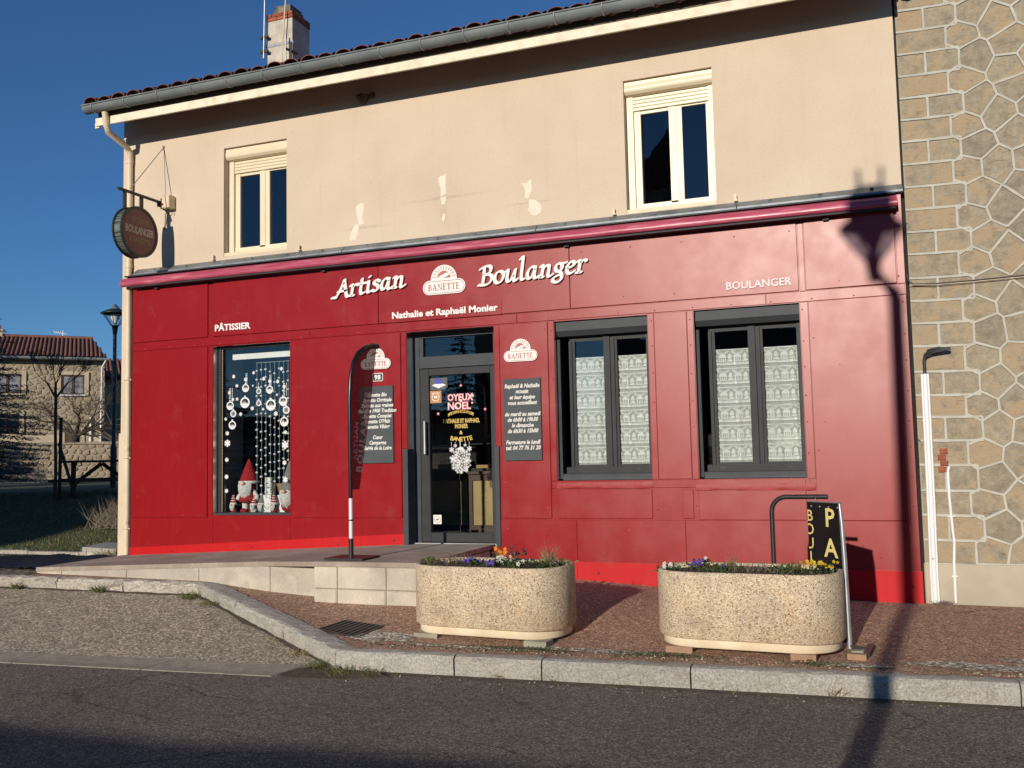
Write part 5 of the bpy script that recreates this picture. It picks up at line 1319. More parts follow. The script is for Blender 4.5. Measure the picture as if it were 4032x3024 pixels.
def giftbox(x, y, z, w, h, label, matn='white_paint'):
    t = thing('gift_box', (x,y,z), label, 'box'); mb = MB(); mb.box(x-w/2,x+w/2,y-w/2,y+w/2,z,z+h); mb.build('box', matn, t)
    mb = MB(); 
    for i in range(9): 
        px, pz = x+random.uniform(-.4,.4)*w, z+random.uniform(.08,.92)*h; flake(mb, px, pz, .010, y-w/2-.002)
    mb.build('print', 'plate_dark', t, recalc=False)
giftbox(-7.585, .36, 1.12, .12, .24, 'white dotted gift box standing on the window shelf'); giftbox(-7.58, .37, 1.365, .10, .23, 'white dotted gift bag on top of the gift box')
t = thing('basket', (-7.40,.42,1.36), 'small wicker basket behind the gnomes in the display window', 'basket')
mb = MB(); mb.lathe([(.06,0),(.10,.13),(.105,.15),(.095,.15),(.055,.01)], (-7.40,.42,1.36), 14, 0, 1, .8); mb.build('body', 'wicker', t)
mb = MB(); mb.box(-7.48,-7.32,.36,.5,1.12,1.355); tag(mb.build('pedestal', 'white_paint'), 'white block carrying the wicker basket', 'stand')
t = thing('picture_frame', (-8.02,.5,1.12), 'dark framed notice leaning at the left of the window shelf', 'frame')
mb = MB(); mb.bar((-8.13,.50,1.30),(-7.85,.46,1.30),.02,.36); mb.build('frame', 'black_plastic', t)
mb = MB(); mb.bar((-8.10,.487,1.30),(-7.88,.453,1.30),.016,.28); mb.build('print', 'picture_dark', t)
# bead curtain
t = thing('bead_curtain', (-7.5,.30,3.15), 'curtain of white beads on threads hanging in the display window', 'curtain')
for j in range(8):
    x = lerp(-7.745,-7.245,j/7); zb = (1.42,1.30,1.33,1.38,1.45,1.50,1.48,1.52)[j]
    mb = MB(); mb.tube([(x,.30,3.16),(x+.004,.30,2.3),(x,.30,zb)], .0045, 5, 1, False); z = 3.10-random.uniform(.02,.1)
    while z > zb:
        mb.ball((x,.298,z), random.uniform(.016,.021), 7, 0, (1.15,1,.8)); z -= random.choice((.105,.12,.12,.13))
    mb.build('bead_strand', ['bead_white','bead_thread'], t)
mb = MB(); mb.box(-7.76,-7.22,.295,.305,3.158,3.166); mb.build('rail', 'bead_thread', t)
# led string along the left of the pane
mb = MB(); z = 3.36
while z > 1.14: mb.ball((-8.172,.115,z), .0085, 5); z -= .0245
tag(mb.build('light_string', 'led_warm'), 'string of tiny lights along the left edge of the display window', 'string lights')
# stickers on the display pane (parts of the window)
y = .1365
def S(px, py): return (-8.18+(px-165)*(1.084/580), 3.397-(py-140+(px-165)*.069)*(2.251/1420))
mb = MB(); md = MB()
for px, py, r in ((228,652,32),(256,720,26),(247,818,32),(362,498,30),(357,622,41),(475,523,21),(475,624,22),(568,508,30),(578,637,42),(682,603,35),(707,677,28),(690,775,35)):
    cx, cz = S(px, py); r *= .00185
    ring(mb, cx, cz, r*.72, r, y, 20, rz=.98)
    if not (r > .055 or px in (228,682)): disc(mb, cx, cz, r*.9, y-.0002)
    else: mb.add([(cx+r*.75*math.cos(a), y-.0002, cz+r*.75*math.sin(a)) for a in (R(200+14*i) for i in range(11))], [tuple(range(11))])
    if r > .055 or px in (228,682):
        for k in range(7): w_ = r*.13; xx = cx+(k-3)*r*.19; h_ = r*(.6+.6*random.random())*.9; md_ = mb; md_.add([(xx-w_,y-.0006,cz-r*.55),(xx+w_,y-.0006,cz-r*.55),(xx,y-.0006,cz-r*.55+h_)], [(0,1,2)])
    else: flake(md, cx, cz, r*.72, y-.0006, r*.16, 8)
    mb.box(cx-.012, cx+.012, y-.001, y, cz+r, cz+r+.016)
for px, p0, p1 in ((222,510,600),(232,505,600),(247,503,620),(366,378,470),(374,375,465),(475,455,500),(569,388,480),(580,384,480),(686,456,570),(694,455,565),(710,452,560)):
    z = p0
    while z < p1: cx, cz = S(px, z); mb.box(cx-.0045, cx+.0045, y-.001, y, cz-.007, cz+.007); z += 14
for px, py, r in ((259,400,14),(287,480,13),(289,594,12),(420,670,15),(320,722,14),(190,768,12),(204,890,16),(205,975,26),(200,1117,16),(198,1262,17),(198,1382,15),(432,366,12),(425,477,8),(513,675,11),(620,710,17),(700,864,14),(697,970,28),(692,1118,17),(698,1258,20),(636,438,14),(518,416,14),(630,550,10),(668,330,14),(364,424,16),(570,436,15),(222,540,14),(252,598,13),(690,480,14)):
    cx, cz = S(px, py); flake(mb, cx, cz, r*.00185, y-.0003, r*.00075)
tag(mb.build('bauble_sticker', 'white_plastic', disp, recalc=False), kind='stuff'); tag(md.build('sticker_detail', 'board_grey', disp, recalc=False), kind='stuff')

# =================================================================== PLANTERS
def rounded_rect(L, D, r, n=7):
    out = []
    for cx, cy, a0 in ((L/2-r, D/2-r, 0), (-L/2+r, D/2-r, 90), (-L/2+r, -D/2+r, 180), (L/2-r, -D/2+r, 270)):
        for i in range(n+1): a = R(a0+90*i/n); out.append((cx+r*math.cos(a), cy+r*math.sin(a)))
    return out
def planter(x, y, rot, zb, label):
    t = thing('planter', (0,0,0), label, 'planter', 'stone planters on the pavement')
    def ringz(L, D, r, z): return [(px, py, z) for px, py in rounded_rect(L, D, r)]
    L, D = 1.505, .79
    def shell(levels, name, matn, close_top=True):
        mb = MB(); n = None; vs_ = []
        for lv in levels: rg = ringz(*lv); n = len(rg); vs_ += rg
        mb.add(vs_, [(k*n+i, k*n+(i+1)%n, (k+1)*n+(i+1)%n, (k+1)*n+i) for k in range(len(levels)-1) for i in range(n)], 0, True)
        mb.add(ringz(*levels[0]), [tuple(range(n-1,-1,-1))])
        if close_top: mb.add(ringz(*levels[-1]), [tuple(range(n))])
        return mb.build(name, matn, t)
    shell([(L-.02,D-.02,.33,.122),(L,D,.34,.134),(L-.004,D-.004,.34,.60),(L-.012,D-.012,.335,.648),(L-.035,D-.035,.325,.658),(L-.085,D-.085,.30,.655),(L-.105,D-.105,.29,.63),(L-.11,D-.11,.29,.57)], 'body', 'pebble_concrete')
    shell([(L-.10,D-.10,.30,.047),(L-.075,D-.075,.31,.058),(L-.075,D-.075,.31,.14)], 'base_slab', 'planter_base')
    mb = MB(); rg = rounded_rect(L-.112, D-.112, .29); n = len(rg); ctr = []
    mb.add([(px,py,.615) for px, py in rg]+[(px*.7,py*.7,.645) for px, py in rg]+[(0,0,.648)], [(i,(i+1)%n,n+(i+1)%n,n+i) for i in range(n)]+[(n+i,n+(i+1)%n,2*n) for i in range(n)], 0, True); mb.build('soil', 'soil', t)
    t.location = (x, y, zb); t.rotation_euler = (0, 0, rot)
    return t
def plocal(x, y, rot, zb, lx, ly, lz=.648):
    return Vector((x+lx*math.cos(rot)-ly*math.sin(rot), y+lx*math.sin(rot)+ly*math.cos(rot), zb+lz))
P1 = (-3.24, -2.365, R(-4.5), .175); P2 = (-.955, -2.37, R(-3.5), .172)
def blocks(P, spots):
    for lx, ly, matn, lb, w_ in spots:
        q = plocal(*P, lx, ly, 0); zg = zside(q.x, q.y)
        mb = MB(); c, s = math.cos(P[2]), math.sin(P[2])
        mb.obox((q.x-w_/2*c, q.y-w_/2*s, zg-.03), (w_*c, w_*s, 0), (-.16*s, .16*c, 0), (0,0,.222-zg+.03)); tag(mb.build('support_block', matn), lb, 'block', 'blocks under the planters')
planter(*P1, 'pebbled concrete planter with pansies in front of the door landing')
planter(*P2, 'pebbled concrete planter nearer the stone house, beside the black sign')
blocks(P1, ((-.53,-.36,'concrete_block','grey block under the left end of the planter by the door',.24),(.56,-.385,'concrete_block','grey block under the right end of the planter by the door',.21),(-.5,.2,'concrete_block','grey block at the back left of the planter by the door',.2),(.5,.2,'concrete_block','grey block at the back right of the planter by the door',.2)))
blocks(P2, ((-.52,-.36,'brick_block','reddish block under the left end of the planter by the black sign',.22),(.46,-.375,'brick_block','reddish block under the right end of the planter by the black sign',.19),(-.5,.2,'brick_block','reddish block at the back left of the planter by the black sign',.2),(.5,.2,'brick_block','reddish block at the back right of the planter by the black sign',.2)))
def leaf_quad(mb, c, sz, mi=0, flat=.5, nrm=None):
    n = Vector((random.gauss(0,1), random.gauss(0,1), random.gauss(0,1)+flat)).normalized() if nrm is None else nrm
    a = n.orthogonal().normalized(); th = random.uniform(0, 6.28); b = n.cross(a); u = a*math.cos(th)+b*math.sin(th); v = n.cross(u)
    c = Vector(c)
    mb.add([c-u*sz, c-v*sz*.5+n*sz*.1, c+u*sz, c+v*sz*.5+n*sz*.1], [(0,1,2,3)], mi)
def pansy(P, lx, ly, col, label, n=5, h=.07, spread=.07, leaf='leaf_green', top=.06):
    q = plocal(*P, lx, ly); t = thing('pansy', q, label, 'flower', 'pansies in the planters')
    mb = MB()
    for _ in range(85): leaf_quad(mb, (q.x+random.gauss(0,spread*.85), q.y+random.gauss(0,spread*.7), q.z+random.uniform(-.02,h)), random.uniform(.011,.024))
    mb.build('foliage', leaf, t, recalc=False)
    for _ in range(n):
        c = Vector((q.x+random.gauss(0,spread*.7), q.y+random.gauss(-.02,spread*.5), q.z+h*.6+random.uniform(0,top)))
        fl = MB(); nm = Vector((random.gauss(0,.3), -1, random.gauss(.35,.3))).normalized(); a = nm.orthogonal().normalized(); b = nm.cross(a); s = random.uniform(.013,.019)*(.72 if col == 'petal_yellow' else 1)
        for k in range(5):
            th = 2*math.pi*k/5; d = a*math.cos(th)+b*math.sin(th); e = nm.cross(d)
            fl.add([c, c+d*s*.7-e*s*.55+nm*.003, c+d*s*1.25+nm*.001*k, c+d*s*.7+e*s*.55+nm*.003], [(0,1,2,3)])
        fl.add([c+nm*.004+d*.004 for d in (a, b, -a, -b)], [(0,1,2,3)], 1)
        fl.build('flower', [col, 'petal_yellow' if col != 'petal_yellow' else 'petal_orange'], t, recalc=False); 
def tuft(name, c, label, cat, matn, n=40, h=.12, spread=.05, lean=.5, w=.003, group=None):
    mb = MB(); c = Vector(c)
    for _ in range(n):
        b = c+Vector((random.gauss(0,spread*.5), random.gauss(0,spread*.4), 0)); hh_ = h*random.uniform(.45,1.1)
        d = Vector((random.gauss(0,lean), random.gauss(0,lean), 1)).normalized(); s = d.orthogonal().normalized()*w
        m_ = b+d*hh_*.55; e = b+d*hh_+Vector((d.x,d.y,0))*hh_*.35
        mb.add([b-s, b+s, m_+s*.8, e, m_-s*.8], [(0,1,2,3,4)])
    return tag(mb.build(name, matn, None, recalc=False), label, cat, group, 'stuff' if name == 'dry_plant' else None)
pansy(P1, -.66, -.05, 'petal_white', 'low green pansy without bloom at the left end of the planter by the door', 0, .04, .05, 'leaf_yellow')
pansy(P1, -.13, -.17, 'petal_violet', 'violet pansy clump left of the orange ones in the planter by the door', 8, .05, .07, top=.04)
pansy(P1, .02, .05, 'petal_orange', 'tall orange pansies in the middle of the planter by the door', 10, .10, .06, top=.08)
pansy(P1, .07, -.20, 'petal_violet', 'violet pansies in front of the orange ones', 5, .04, .05, top=.03)
pansy(P1, .21, .08, 'petal_purple', 'tall dark purple pansies right of the orange ones', 9, .11, .065, top=.09)
pansy(P1, .16, -.12, 'petal_white', 'white pansies below the dark purple ones', 11, .06, .06, top=.05)
pansy(P1, .36, -.20, 'petal_white', 'leafy green pansy clump right of the white ones', 2, .05, .09, top=.02)
pansy(P1, .52, -.12, 'petal_purple', 'green pansy clump near the dry grass in the planter by the door', 1, .05, .08, top=.03)
pansy(P1, .66, -.02, 'petal_white', 'yellowish leafy clump at the right end of the planter by the door', 0, .07, .06, 'leaf_yellow')
tuft('dry_plant', plocal(*P1,-.36,-.02), 'withered brown plant left of the violet pansies', 'plant', 'twig', 70, .11, .2, .7)
tuft('dry_plant', plocal(*P1,-.52,-.1), 'reddish withered stems near the left end of the planter by the door', 'plant', 'mud', 30, .07, .1, .8)
tuft('dry_grass', plocal(*P1,.53,.0), 'tuft of pale dry grass at the right of the planter by the door', 'grass tuft', 'dry_grass', 60, .20, .06, .35)
tuft('grass_stalk', plocal(*P1,.55,.0), 'single long grass stalk leaning above the planter by the door', 'grass tuft', 'dry_grass', 2, .32, .01, .3)
pansy(P2, -.66, -.1, 'petal_white', 'white pansies at the left end of the planter by the black sign', 5, .03, .06, top=.03)
pansy(P2, -.42, -.12, 'petal_violet', 'violet pansies in the planter by the black sign', 7, .06, .055, top=.05)
pansy(P2, -.36, .0, 'petal_white', 'few white pansies behind the violet ones by the black sign', 3, .07, .06, top=.06)
pansy(P2, .55, -.10, 'petal_yellow', 'bright yellow pansies at the right end of the planter by the black sign', 26, .07, .10, top=.05)
pansy(P2, .30, -.18, 'petal_white', 'low green pansy without bloom left of the yellow ones', 0, .06, .07)
pansy(P2, -.20, -.20, 'petal_violet', 'green pansy clump with a single violet bloom by the black sign', 1, .06, .08, top=.02)
tuft('dry_plant', plocal(*P2,-.22,-.1), 'green and brown weedy plant right of the violet pansies', 'plant', 'weed_green', 70, .09, .16, .6)
tuft('dry_plant', plocal(*P2,.12,-.1), 'withered brown plant in the middle of the planter by the black sign', 'plant', 'twig', 90, .09, .26, .7)
tuft('dry_plant', plocal(*P2,.38,-.08), 'green grassy plant left of the yellow pansies', 'plant', 'weed_green', 50, .12, .08, .4)
tuft('dry_grass', plocal(*P2,-.14,.0), 'small dry seed head standing in the planter by the black sign', 'grass tuft', 'dry_grass', 26, .13, .03, .3)

# =================================================================== PAVEMENT SIGN AND ITS POST
t = thing('hanging_rod', (-.79,-1.93,.3), 'black bent pipe post rising behind the right planter', 'post')
mb = MB(); pth = [(-.785,-1.93,.24),(-.785,-1.93,1.18)]+[(-.785+.13*(1-math.cos(a)), -1.93-.02*(1-math.cos(a)), 1.27+.13*math.sin(a)) for a in (R(90*i/8) for i in range(9))]+[(-.31,-2.02,1.402)]
mb.tube(pth, .021, 10); mb.build('pipe', 'black_metal', t)
mb = MB(); mb.box(-.87,-.70,-2.02,-1.86,.22,.25); mb.build('foot', 'black_metal', t)
t = thing('pavement_sign', (-.34,-2.12,.2), 'tall black board with pale yellow letters hanging beside the right planter', 'sign')
A0 = Vector((-.483,-2.00,0)); B0 = Vector((-.205,-2.32,0)); u = (B0-A0).normalized(); W_ = (B0-A0).length; nrm = Vector((u.y,-u.x,0))  # front normal
if nrm.y > 0: nrm = -nrm
def bp_(a, z, d=0): return A0+u*a+nrm*d+Vector((0,0,z))
ztop = 1.36
mb = MB(); mb.obox(bp_(0,.24,-.018), u*(W_-.02), nrm*.018, (0,0,ztop-.24)); mb.build('board', 'sign_black', t)
mb = MB(); mb.tube([bp_(W_+.020,.20,-.01), bp_(W_+.012,.5,-.012), bp_(W_-.002,.9,-.018), bp_(W_-.008,1.2,-.012), bp_(W_-.022,ztop,-.01)], [.024,.022,.02,.018,.012], 8); mb.obox(bp_(0,ztop,-.02), u*W_, nrm*.024, (0,0,.008)); mb.build('edge_frame', 'alu', t)
mb = MB()
for ch_, a, z, sz, clipx in (('P',.285,1.165,.215,None),('A',.285,.915,.215,None),('I',.285,.67,.215,None),('N',.285,.42,.215,None),('B',.03,1.20,.135,0),('O',.022,1.085,.135,0),('U',.022,.965,.135,0),('L',.045,.85,.135,0),('A',.022,.735,.135,0),('N',.022,.62,.135,0)):
    vs_, fs_ = text_geo(ch_, sz, off=.004 if sz > .15 else .001, xs=1.12, align='CENTER')
    bm = bmesh.new(); vv = [bm.verts.new(v) for v in vs_]
    for f in fs_:
        try: bm.faces.new([vv[i] for i in f])
        except ValueError: pass
    if clipx is not None: bmesh.ops.bisect_plane(bm, geom=bm.verts[:]+bm.edges[:]+bm.faces[:], plane_co=(-a+.004,0,0), plane_no=(-1,0,0), clear_outer=True)
    bm.verts.index_update(); mb.add([bp_(a+v.co.x, z+v.co.y, .002) for v in bm.verts], [tuple(v.index for v in f.verts) for f in bm.faces]); bm.free()
tag(mb.build('letters', 'sign_yellow', t, recalc=False), kind='stuff')
for a in (.06,.17,.28,.39):
    c = MB(); p = bp_(a, ztop-.035, .003); c.ball(p, .008, 6); c.build('screw', 'alu', t)
for a in (.10,.30):
    c = MB(); p = bp_(a, ztop, -.01); c.tube([p, (p.x, p.y+.02, 1.395)], .003, 5); c.build('hook', 'alu', t)
mb = MB(); mb.bar((-.20,-2.33,.225),(-.02,-2.37,.205),.03,.02); mb.bar((-.06,-2.55,.20),(-.02,-2.25,.22),.05,.025); mb.build('foot', 'black_metal', t)
for (x, y, r) in ((-.10,-2.50,.2),(-.13,-2.62,-.1)):
    mb = MB(); c, s = math.cos(r), math.sin(r); mb.obox((x-.07*c,y-.07*s,zside(x,y)-.01),(.14*c,.14*s,0),(-.07*s,.07*c,0),(0,0,.055)); tag(mb.build('loose_brick', 'brick_block' if r < 0 else 'concrete_block'), 'grey block weighing down the sign foot' if r > 0 else 'reddish brick in front of the sign foot', 'brick')
# drain grate in the pavement
gc = Vector((-4.60,-2.62,zside(-4.6,-2.62))); t = thing('drain_grate', gc, 'dark cast iron drain grate in the red pavement', 'drain')
mb = MB(); a = R(-8); c, s = math.cos(a), math.sin(a); slz = (zside(-4.6,-2.8)-zside(-4.6,-2.4))/-.4
def gp(i, j, k=0): return Vector((gc.x+i*c-j*s, gc.y+i*s+j*c, zside(gc.x+i*c-j*s, gc.y+i*s+j*c)+k))
def gbar(i0, j0, i1, j1, w, h): mb.bar(gp(i0,j0,.004), gp(i1,j1,.004), w, h)
for i in fr(-.22,.22,.055): gbar(i,-.2,i,.2,.022,.016)
for j in fr(-.2,.2,.10): gbar(-.22,j,.22,j,.018,.014)
mb.build('bars', 'black_metal', t)
mb = MB(); mb.add([gp(-.22,-.2,.003),gp(.22,-.2,.003),gp(.22,.2,.003),gp(-.22,.2,.003)], [(0,1,2,3)]); mb.build('pit', 'soil', t)
# worn patches of gravel in the pavement, moss and weeds
def patch(cx, cy, rx, ry, seed, matn='gravel_worn', name='worn_patch'):
    mb = MB(); n = 26; pts = []
    for i in range(n):
        a = 2*math.pi*i/n; k = 1+.45*noise.noise(Vector((math.cos(a)*1.7+seed, math.sin(a)*1.7, 0)))+.2*noise.noise(Vector((math.cos(a)*6+seed, math.sin(a)*6, 3)))
        x, y = cx+rx*k*math.cos(a), cy+ry*k*math.sin(a); pts.append((x, y, zside(x, y)+.006))
    mb.add(pts+[(cx,cy,zside(cx,cy)+.010)], [(i,(i+1)%n,n) for i in range(n)]); return tag(mb.build(name, matn), kind='stuff')
patch(-4.22,-2.75,.34,.17,1); patch(.70,-2.62,.40,.13,5); patch(1.30,-2.42,.36,.15,8); patch(1.15,-2.66,.5,.06,11); patch(-.15,-2.82,.3,.06,9); patch(-3.3,-2.92,.75,.055,3); patch(-2.1,-2.80,.6,.07,4)
for (cx, cy, n_, w_) in ((-1.55,-2.86,150,.28),(-2.75,-2.93,110,.22),(-.42,-2.86,60,.12),(-3.0,-2.90,50,.3)):
    mb = MB()
    for _ in range(n_*3):
        x, y = cx+random.gauss(0,w_), cy+random.gauss(0,.035); leaf_quad(mb, (x, y, zside(x,y)+random.uniform(.004,.03)), random.uniform(.006,.013))
    tag(mb.build('moss', 'moss', None, recalc=False), kind='stuff')
WG = 'weeds growing along the kerb foot'
for i, (x, y, z, n_, h_, sp, mt, lb) in enumerate(((-4.50,-3.36,.01,70,.13,.10,'weed_green','bright green weed at the bend of the kerb'),(-4.22,-3.45,.01,80,.11,.14,'weed_green','yellowish weed spreading in front of the kerb corner'),
     (-3.95,-3.42,.01,40,.09,.09,'weed_green','low green weed right of the kerb corner'),(-2.85,-3.22,.0,30,.12,.09,'dry_grass','dry weed below the kerb joint in front of the left planter'),(-2.40,-3.19,.0,36,.11,.11,'dry_grass','brownish weed at the second kerb joint'),
     (-1.75,-3.16,.0,26,.13,.06,'dry_grass','tall thin dry weed at the kerb between the planters'),(-1.05,-3.15,.0,26,.07,.12,'dry_grass','flattened dry weed at the kerb in front of the right planter'),(-.28,-3.13,.0,34,.16,.05,'dry_grass','upright dry weed at the kerb near the lamp shadow'),
     (-7.0,-1.98,.33,60,.13,.13,'weed_green','weed at the inner corner of the parking bay kerb'),(-6.6,-2.16,.30,40,.08,.12,'weed_green','low weed along the slanting kerb near the inner corner'),(-8.35,-1.90,.35,50,.15,.06,'weed_green','weed with reddish stems at the rough kerb'),(-9.6,-1.90,.355,50,.14,.05,'weed_green','upright weed at the rough kerb on the left'),
     (-5.3,-2.85,.10,40,.08,.15,'dry_grass','withered weeds along the middle of the slanting kerb'),(-4.85,-3.12,.05,50,.12,.08,'dry_grass','dry tuft low on the slanting kerb'),(-10.9,-1.9,.36,30,.08,.06,'weed_green','small weed at the far left of the rough kerb'))):
    tuft('weed', (x,y,z), lb, 'weed', mt, n_, h_*.85, sp, .8, .0035, WG)
tuft('weed', (.68,-.02,.235), 'dead weed at the foot of the white conduit', 'weed', 'twig', 60, .05, .07, .9, .004)
tuft('weed', (-10.2,.25,.5), 'dry weeds beside the stone slab near the bakery corner', 'weed', 'dry_grass', 90, .16, .25, .7, .004)

# =================================================================== STONE HOUSE NEXT DOOR
nb = thing('stone_house', (3,.05,.2), 'neighbouring house of grey and ochre stone with raised pale joints', 'building')
NX0, YF = .525, .075
mb = MB(); mb.quad((NX0,YF,.62),(9,YF,.62),(9,YF,9),(NX0,YF,9)); mb.quad((NX0,YF,.0),(NX0,YF,9),(NX0,8,9),(NX0,8,.0)); mb.quad((9,YF,0),(9,8,0),(9,8,9),(9,YF,9)); mb.quad((NX0,YF,9),(9,YF,9),(9,8,9),(NX0,8,9)); mb.build('wall', 'mortar_bed', nb, recalc=False)
mb = MB(); mb.pbox(NX0-.01, 9, YF-.028, YF+.06, .05, .625, .01); mb.build('plinth', 'render_base', nb)
mb = MB(); mb.box(.484,NX0-.004,.10,.14,.1,6.9); mb.build('gap', 'dark_room', nb)  # dark strip put in for the shade of the narrow recess
quoin = []
zr = [7.20,6.95,6.71,6.46,6.225,5.98,5.74,5.50,5.265,5.03,4.785,4.54,4.30,4.06,3.825,3.57,3.33,3.095,2.855,2.59,2.345,2.12,1.88,1.63,1.37,1.12,.87,.625]
cells = []; edge_x = []
for i, (a, b) in enumerate(zip(zr, zr[1:])):
    t_ = -.012; w_ = (.78 if i % 2 else 1.0)+random.uniform(-.02,.02)
    cells.append(([(NX0,b),(w_,b+t_),(w_,a+t_),(NX0,a)], 'stone_ochre'))
    xb = w_
    if i % 2:
        xb = 1.09+random.uniform(-.03,.05)
        cells.append(([(w_,b+t_),(xb,b+t_),(xb,a+t_),(w_,a+t_)], 'stone_ochre' if random.random() < .4 else 'stone_grey'))
    edge_x.append((b,a,xb))
pts = []; ghost = []
for (b, a, xx) in edge_x:                                   # a seed on each side of the quoin edge puts the joint on it
    zc = (a+b)/2-.012; pts.append((xx+.13, zc+random.uniform(-.02,.02))); ghost.append((xx-.13, zc))
zz_ = .72; row = 0
while zz_ < 7.3:
    x = 1.48+(.14 if row % 2 else 0)+random.uniform(-.05,.05)
    while x < 2.9:
        pts.append((x+random.uniform(-.06,.06), zz_+random.uniform(-.06,.06))); x += random.uniform(.25,.36)
    zz_ += .25; row += 1
allp = pts+ghost
vc = voronoi(allp, [(.9,.625),(3.0,.625),(3.0,7.2),(.9,7.2)], .95)
for c, p in zip(vc, allp):
    if p in ghost: continue
    cells.append((c, 'stone_grey' if random.random() < .74 else 'stone_ochre'))
ribbon = MB(); seen = []
for c, mt in cells:
    c = dedupe(c, .03)
    if len(c) < 3: continue
    # orient anticlockwise in x,z
    if sum(c[i][0]*c[(i+1)%len(c)][1]-c[(i+1)%len(c)][0]*c[i][1] for i in range(len(c))) < 0: c = c[::-1]
    q = inset(c, .016)
    if len(q) < 3: continue
    q = dedupe(q, .02)
    if len(q) < 3: continue
    sm_ = MB(); stone_mesh(sm_, q, lambda a, b, d: (a, YF-.006-d, b), .02, random.uniform(.001,.005), .008)
    sm_.build('stone', mt, nb)
    for i in range(len(c)):
        a, b = c[i], c[(i+1) % len(c)]
        if a[0] < NX0+.01 and b[0] < NX0+.01: continue
        mid = ((a[0]+b[0])/2, (a[1]+b[1])/2)
        if any(abs(mid[0]-q_[0]) < .022 and abs(mid[1]-q_[1]) < .022 for q_ in seen): continue
        if math.hypot(b[0]-a[0], b[1]-a[1]) < .05: continue
        seen.append(mid)
        L_ = math.hypot(b[0]-a[0], b[1]-a[1]); nx_, nz_ = -(b[1]-a[1])/L_, (b[0]-a[0])/L_; k_ = max(2, int(L_/.06)); vs_ = []
        for j in range(k_+1):
            px, pz = lerp(a[0],b[0],j/k_), lerp(a[1],b[1],j/k_); ww_ = .0150*(1+.22*noise.noise(Vector((px*25, pz*25, 0)))); e_ = .002*noise.noise(Vector((px*18, pz*18, 4)))
            dx_ = .004*noise.noise(Vector((px*14, pz*14, 9)))
            for f_, y_ in ((-1,-.002),(-.75,-.0165),(.75,-.0165),(1,-.002)): vs_.append((px+nx_*(ww_*f_+dx_), YF+y_+e_, pz+nz_*(ww_*f_+dx_)))
        ribbon.add(vs_, [(j*4+q, j*4+q+1, j*4+q+5, j*4+q+4) for j in range(k_) for q in range(3)])
tag(ribbon.build('mortar_joint', 'mortar_ribbon', nb, recalc=False), kind='stuff')
for k in range(4):
    mb = MB(); mb.pbox(.70+(k%2)*.02, .775+(k%2)*.02, YF-.03, YF, 1.55+k*.062, 1.605+k*.062, .006); mb.build('brick', 'brick_red', nb)
# white conduits and cables
t = thing('conduit', (.62,.03,.23), 'wide white plastic cable duct rising up the stone house corner', 'cable duct')
mb = MB(); pth = [(.605,.03,.235),(.603,.03,.5),(.612,.03,1.2),(.618,.03,2.0),(.620,.03,2.56)]
for dx, r, yy in ((-.026,.016,.03),(.0,.027,.022),(.027,.016,.03)): mb.tube([(x+dx, yy, z) for x, y, z in pth], r, 8)
mb.build('duct', 'white_plastic', t)
for z in fr(.42,2.35,.28):
    mb = MB(); mb.box(.565+.004*z,.653+.004*z,.022,.05,z,z+.008); mb.build('clip', 'alu', t)
mb = MB(); mb.tube([(.62,.02,2.5),(.62,.02,2.70),(.635,.015,2.76),(.68,.0,2.785),(.80,-.03,2.80),(.87,-.04,2.805)], .016, 8); mb.tube([(.63,.01,2.72),(.66,-.01,2.80),(.76,-.02,2.82),(.85,-.03,2.80)], .012, 6); mb.tube([(.64,.0,2.74),(.70,-.02,2.77),(.86,-.05,2.795)], .010, 6); tag(mb.build('cable_bundle', 'black_plastic'), 'black cable ends bent sideways out of the white duct', 'cable')
mb = MB(); mb.tube([(.80,.06,1.60),(.785,.035,1.56),(.785,.03,1.3),(.80,.03,.95),(.808,.03,.85),(.795,.03,.65),(.79,.03,.24)], .014, 8); 
for z in (.50,1.1): mb.box(.765,.82,.03,.05,z,z+.012)
tag(mb.build('conduit', 'white_plastic'), 'thin white conduit right of the wide duct, entering the wall at a broken brick', 'cable duct')
mb = MB(); mb.tube([(.50,.02,3.62),(.51,.01,3.54),(.56,.02,3.50),(.75,.03,3.488),(1.1,.03,3.492),(1.9,.03,3.512),(3,.03,3.54)], .007, 6); tag(mb.build('wall_cable', 'black_plastic'), 'black cable running across the stone wall', 'cable')
mb = MB(); mb.tube([(.52,.02,3.495),(.75,.02,3.475),(1.1,.025,3.478),(1.9,.025,3.497),(3,.025,3.525)], .004, 6); tag(mb.build('wall_cable', 'cream_box'), 'thin pale cable just under the black one on the stone wall', 'cable')

# =================================================================== PARK BEHIND ON THE LEFT
mb = MB(); pts = [(-12.3,-1.30),(-9.86,-1.30),(-9.80,.12),(-11.3,.05)]; nx, ny = 46, 8; vs_ = []
for i in range(nx+1):
    for j in range(ny+1):
        a = Vector((*pts[0],0)).lerp(Vector((*pts[1],0)), i/nx); b = Vector((*pts[3],0)).lerp(Vector((*pts[2],0)), i/nx); p = a.lerp(b, j/ny)
        vs_.append((p.x, p.y, .525+.018*math.sin(i*2.1)+.014*math.sin(j*1.3+i*.3)))
mb.add(vs_, [(i*(ny+1)+j,(i+1)*(ny+1)+j,(i+1)*(ny+1)+j+1,i*(ny+1)+j+1) for i in range(nx) for j in range(ny)], 0, True); tag(mb.build('rubber_mat', 'black_plastic'), 'black corrugated mat lying between the ramp end and the lawn edge', 'mat')
lk = thing('lawn_edging', (-12,.5,.5), 'x', 'x'); del lk['label']; del lk['category']; struct(lk)
for a in (-18,-17,-16,-15,-14,-13,-12,-11):
    mb = MB(); mb.pbox(a+.004, a+.996, .44+random.uniform(-.01,.01), .56, .40, .535+random.uniform(-.008,.008), .012); mb.build('edging_stone', 'granite_rough', lk)
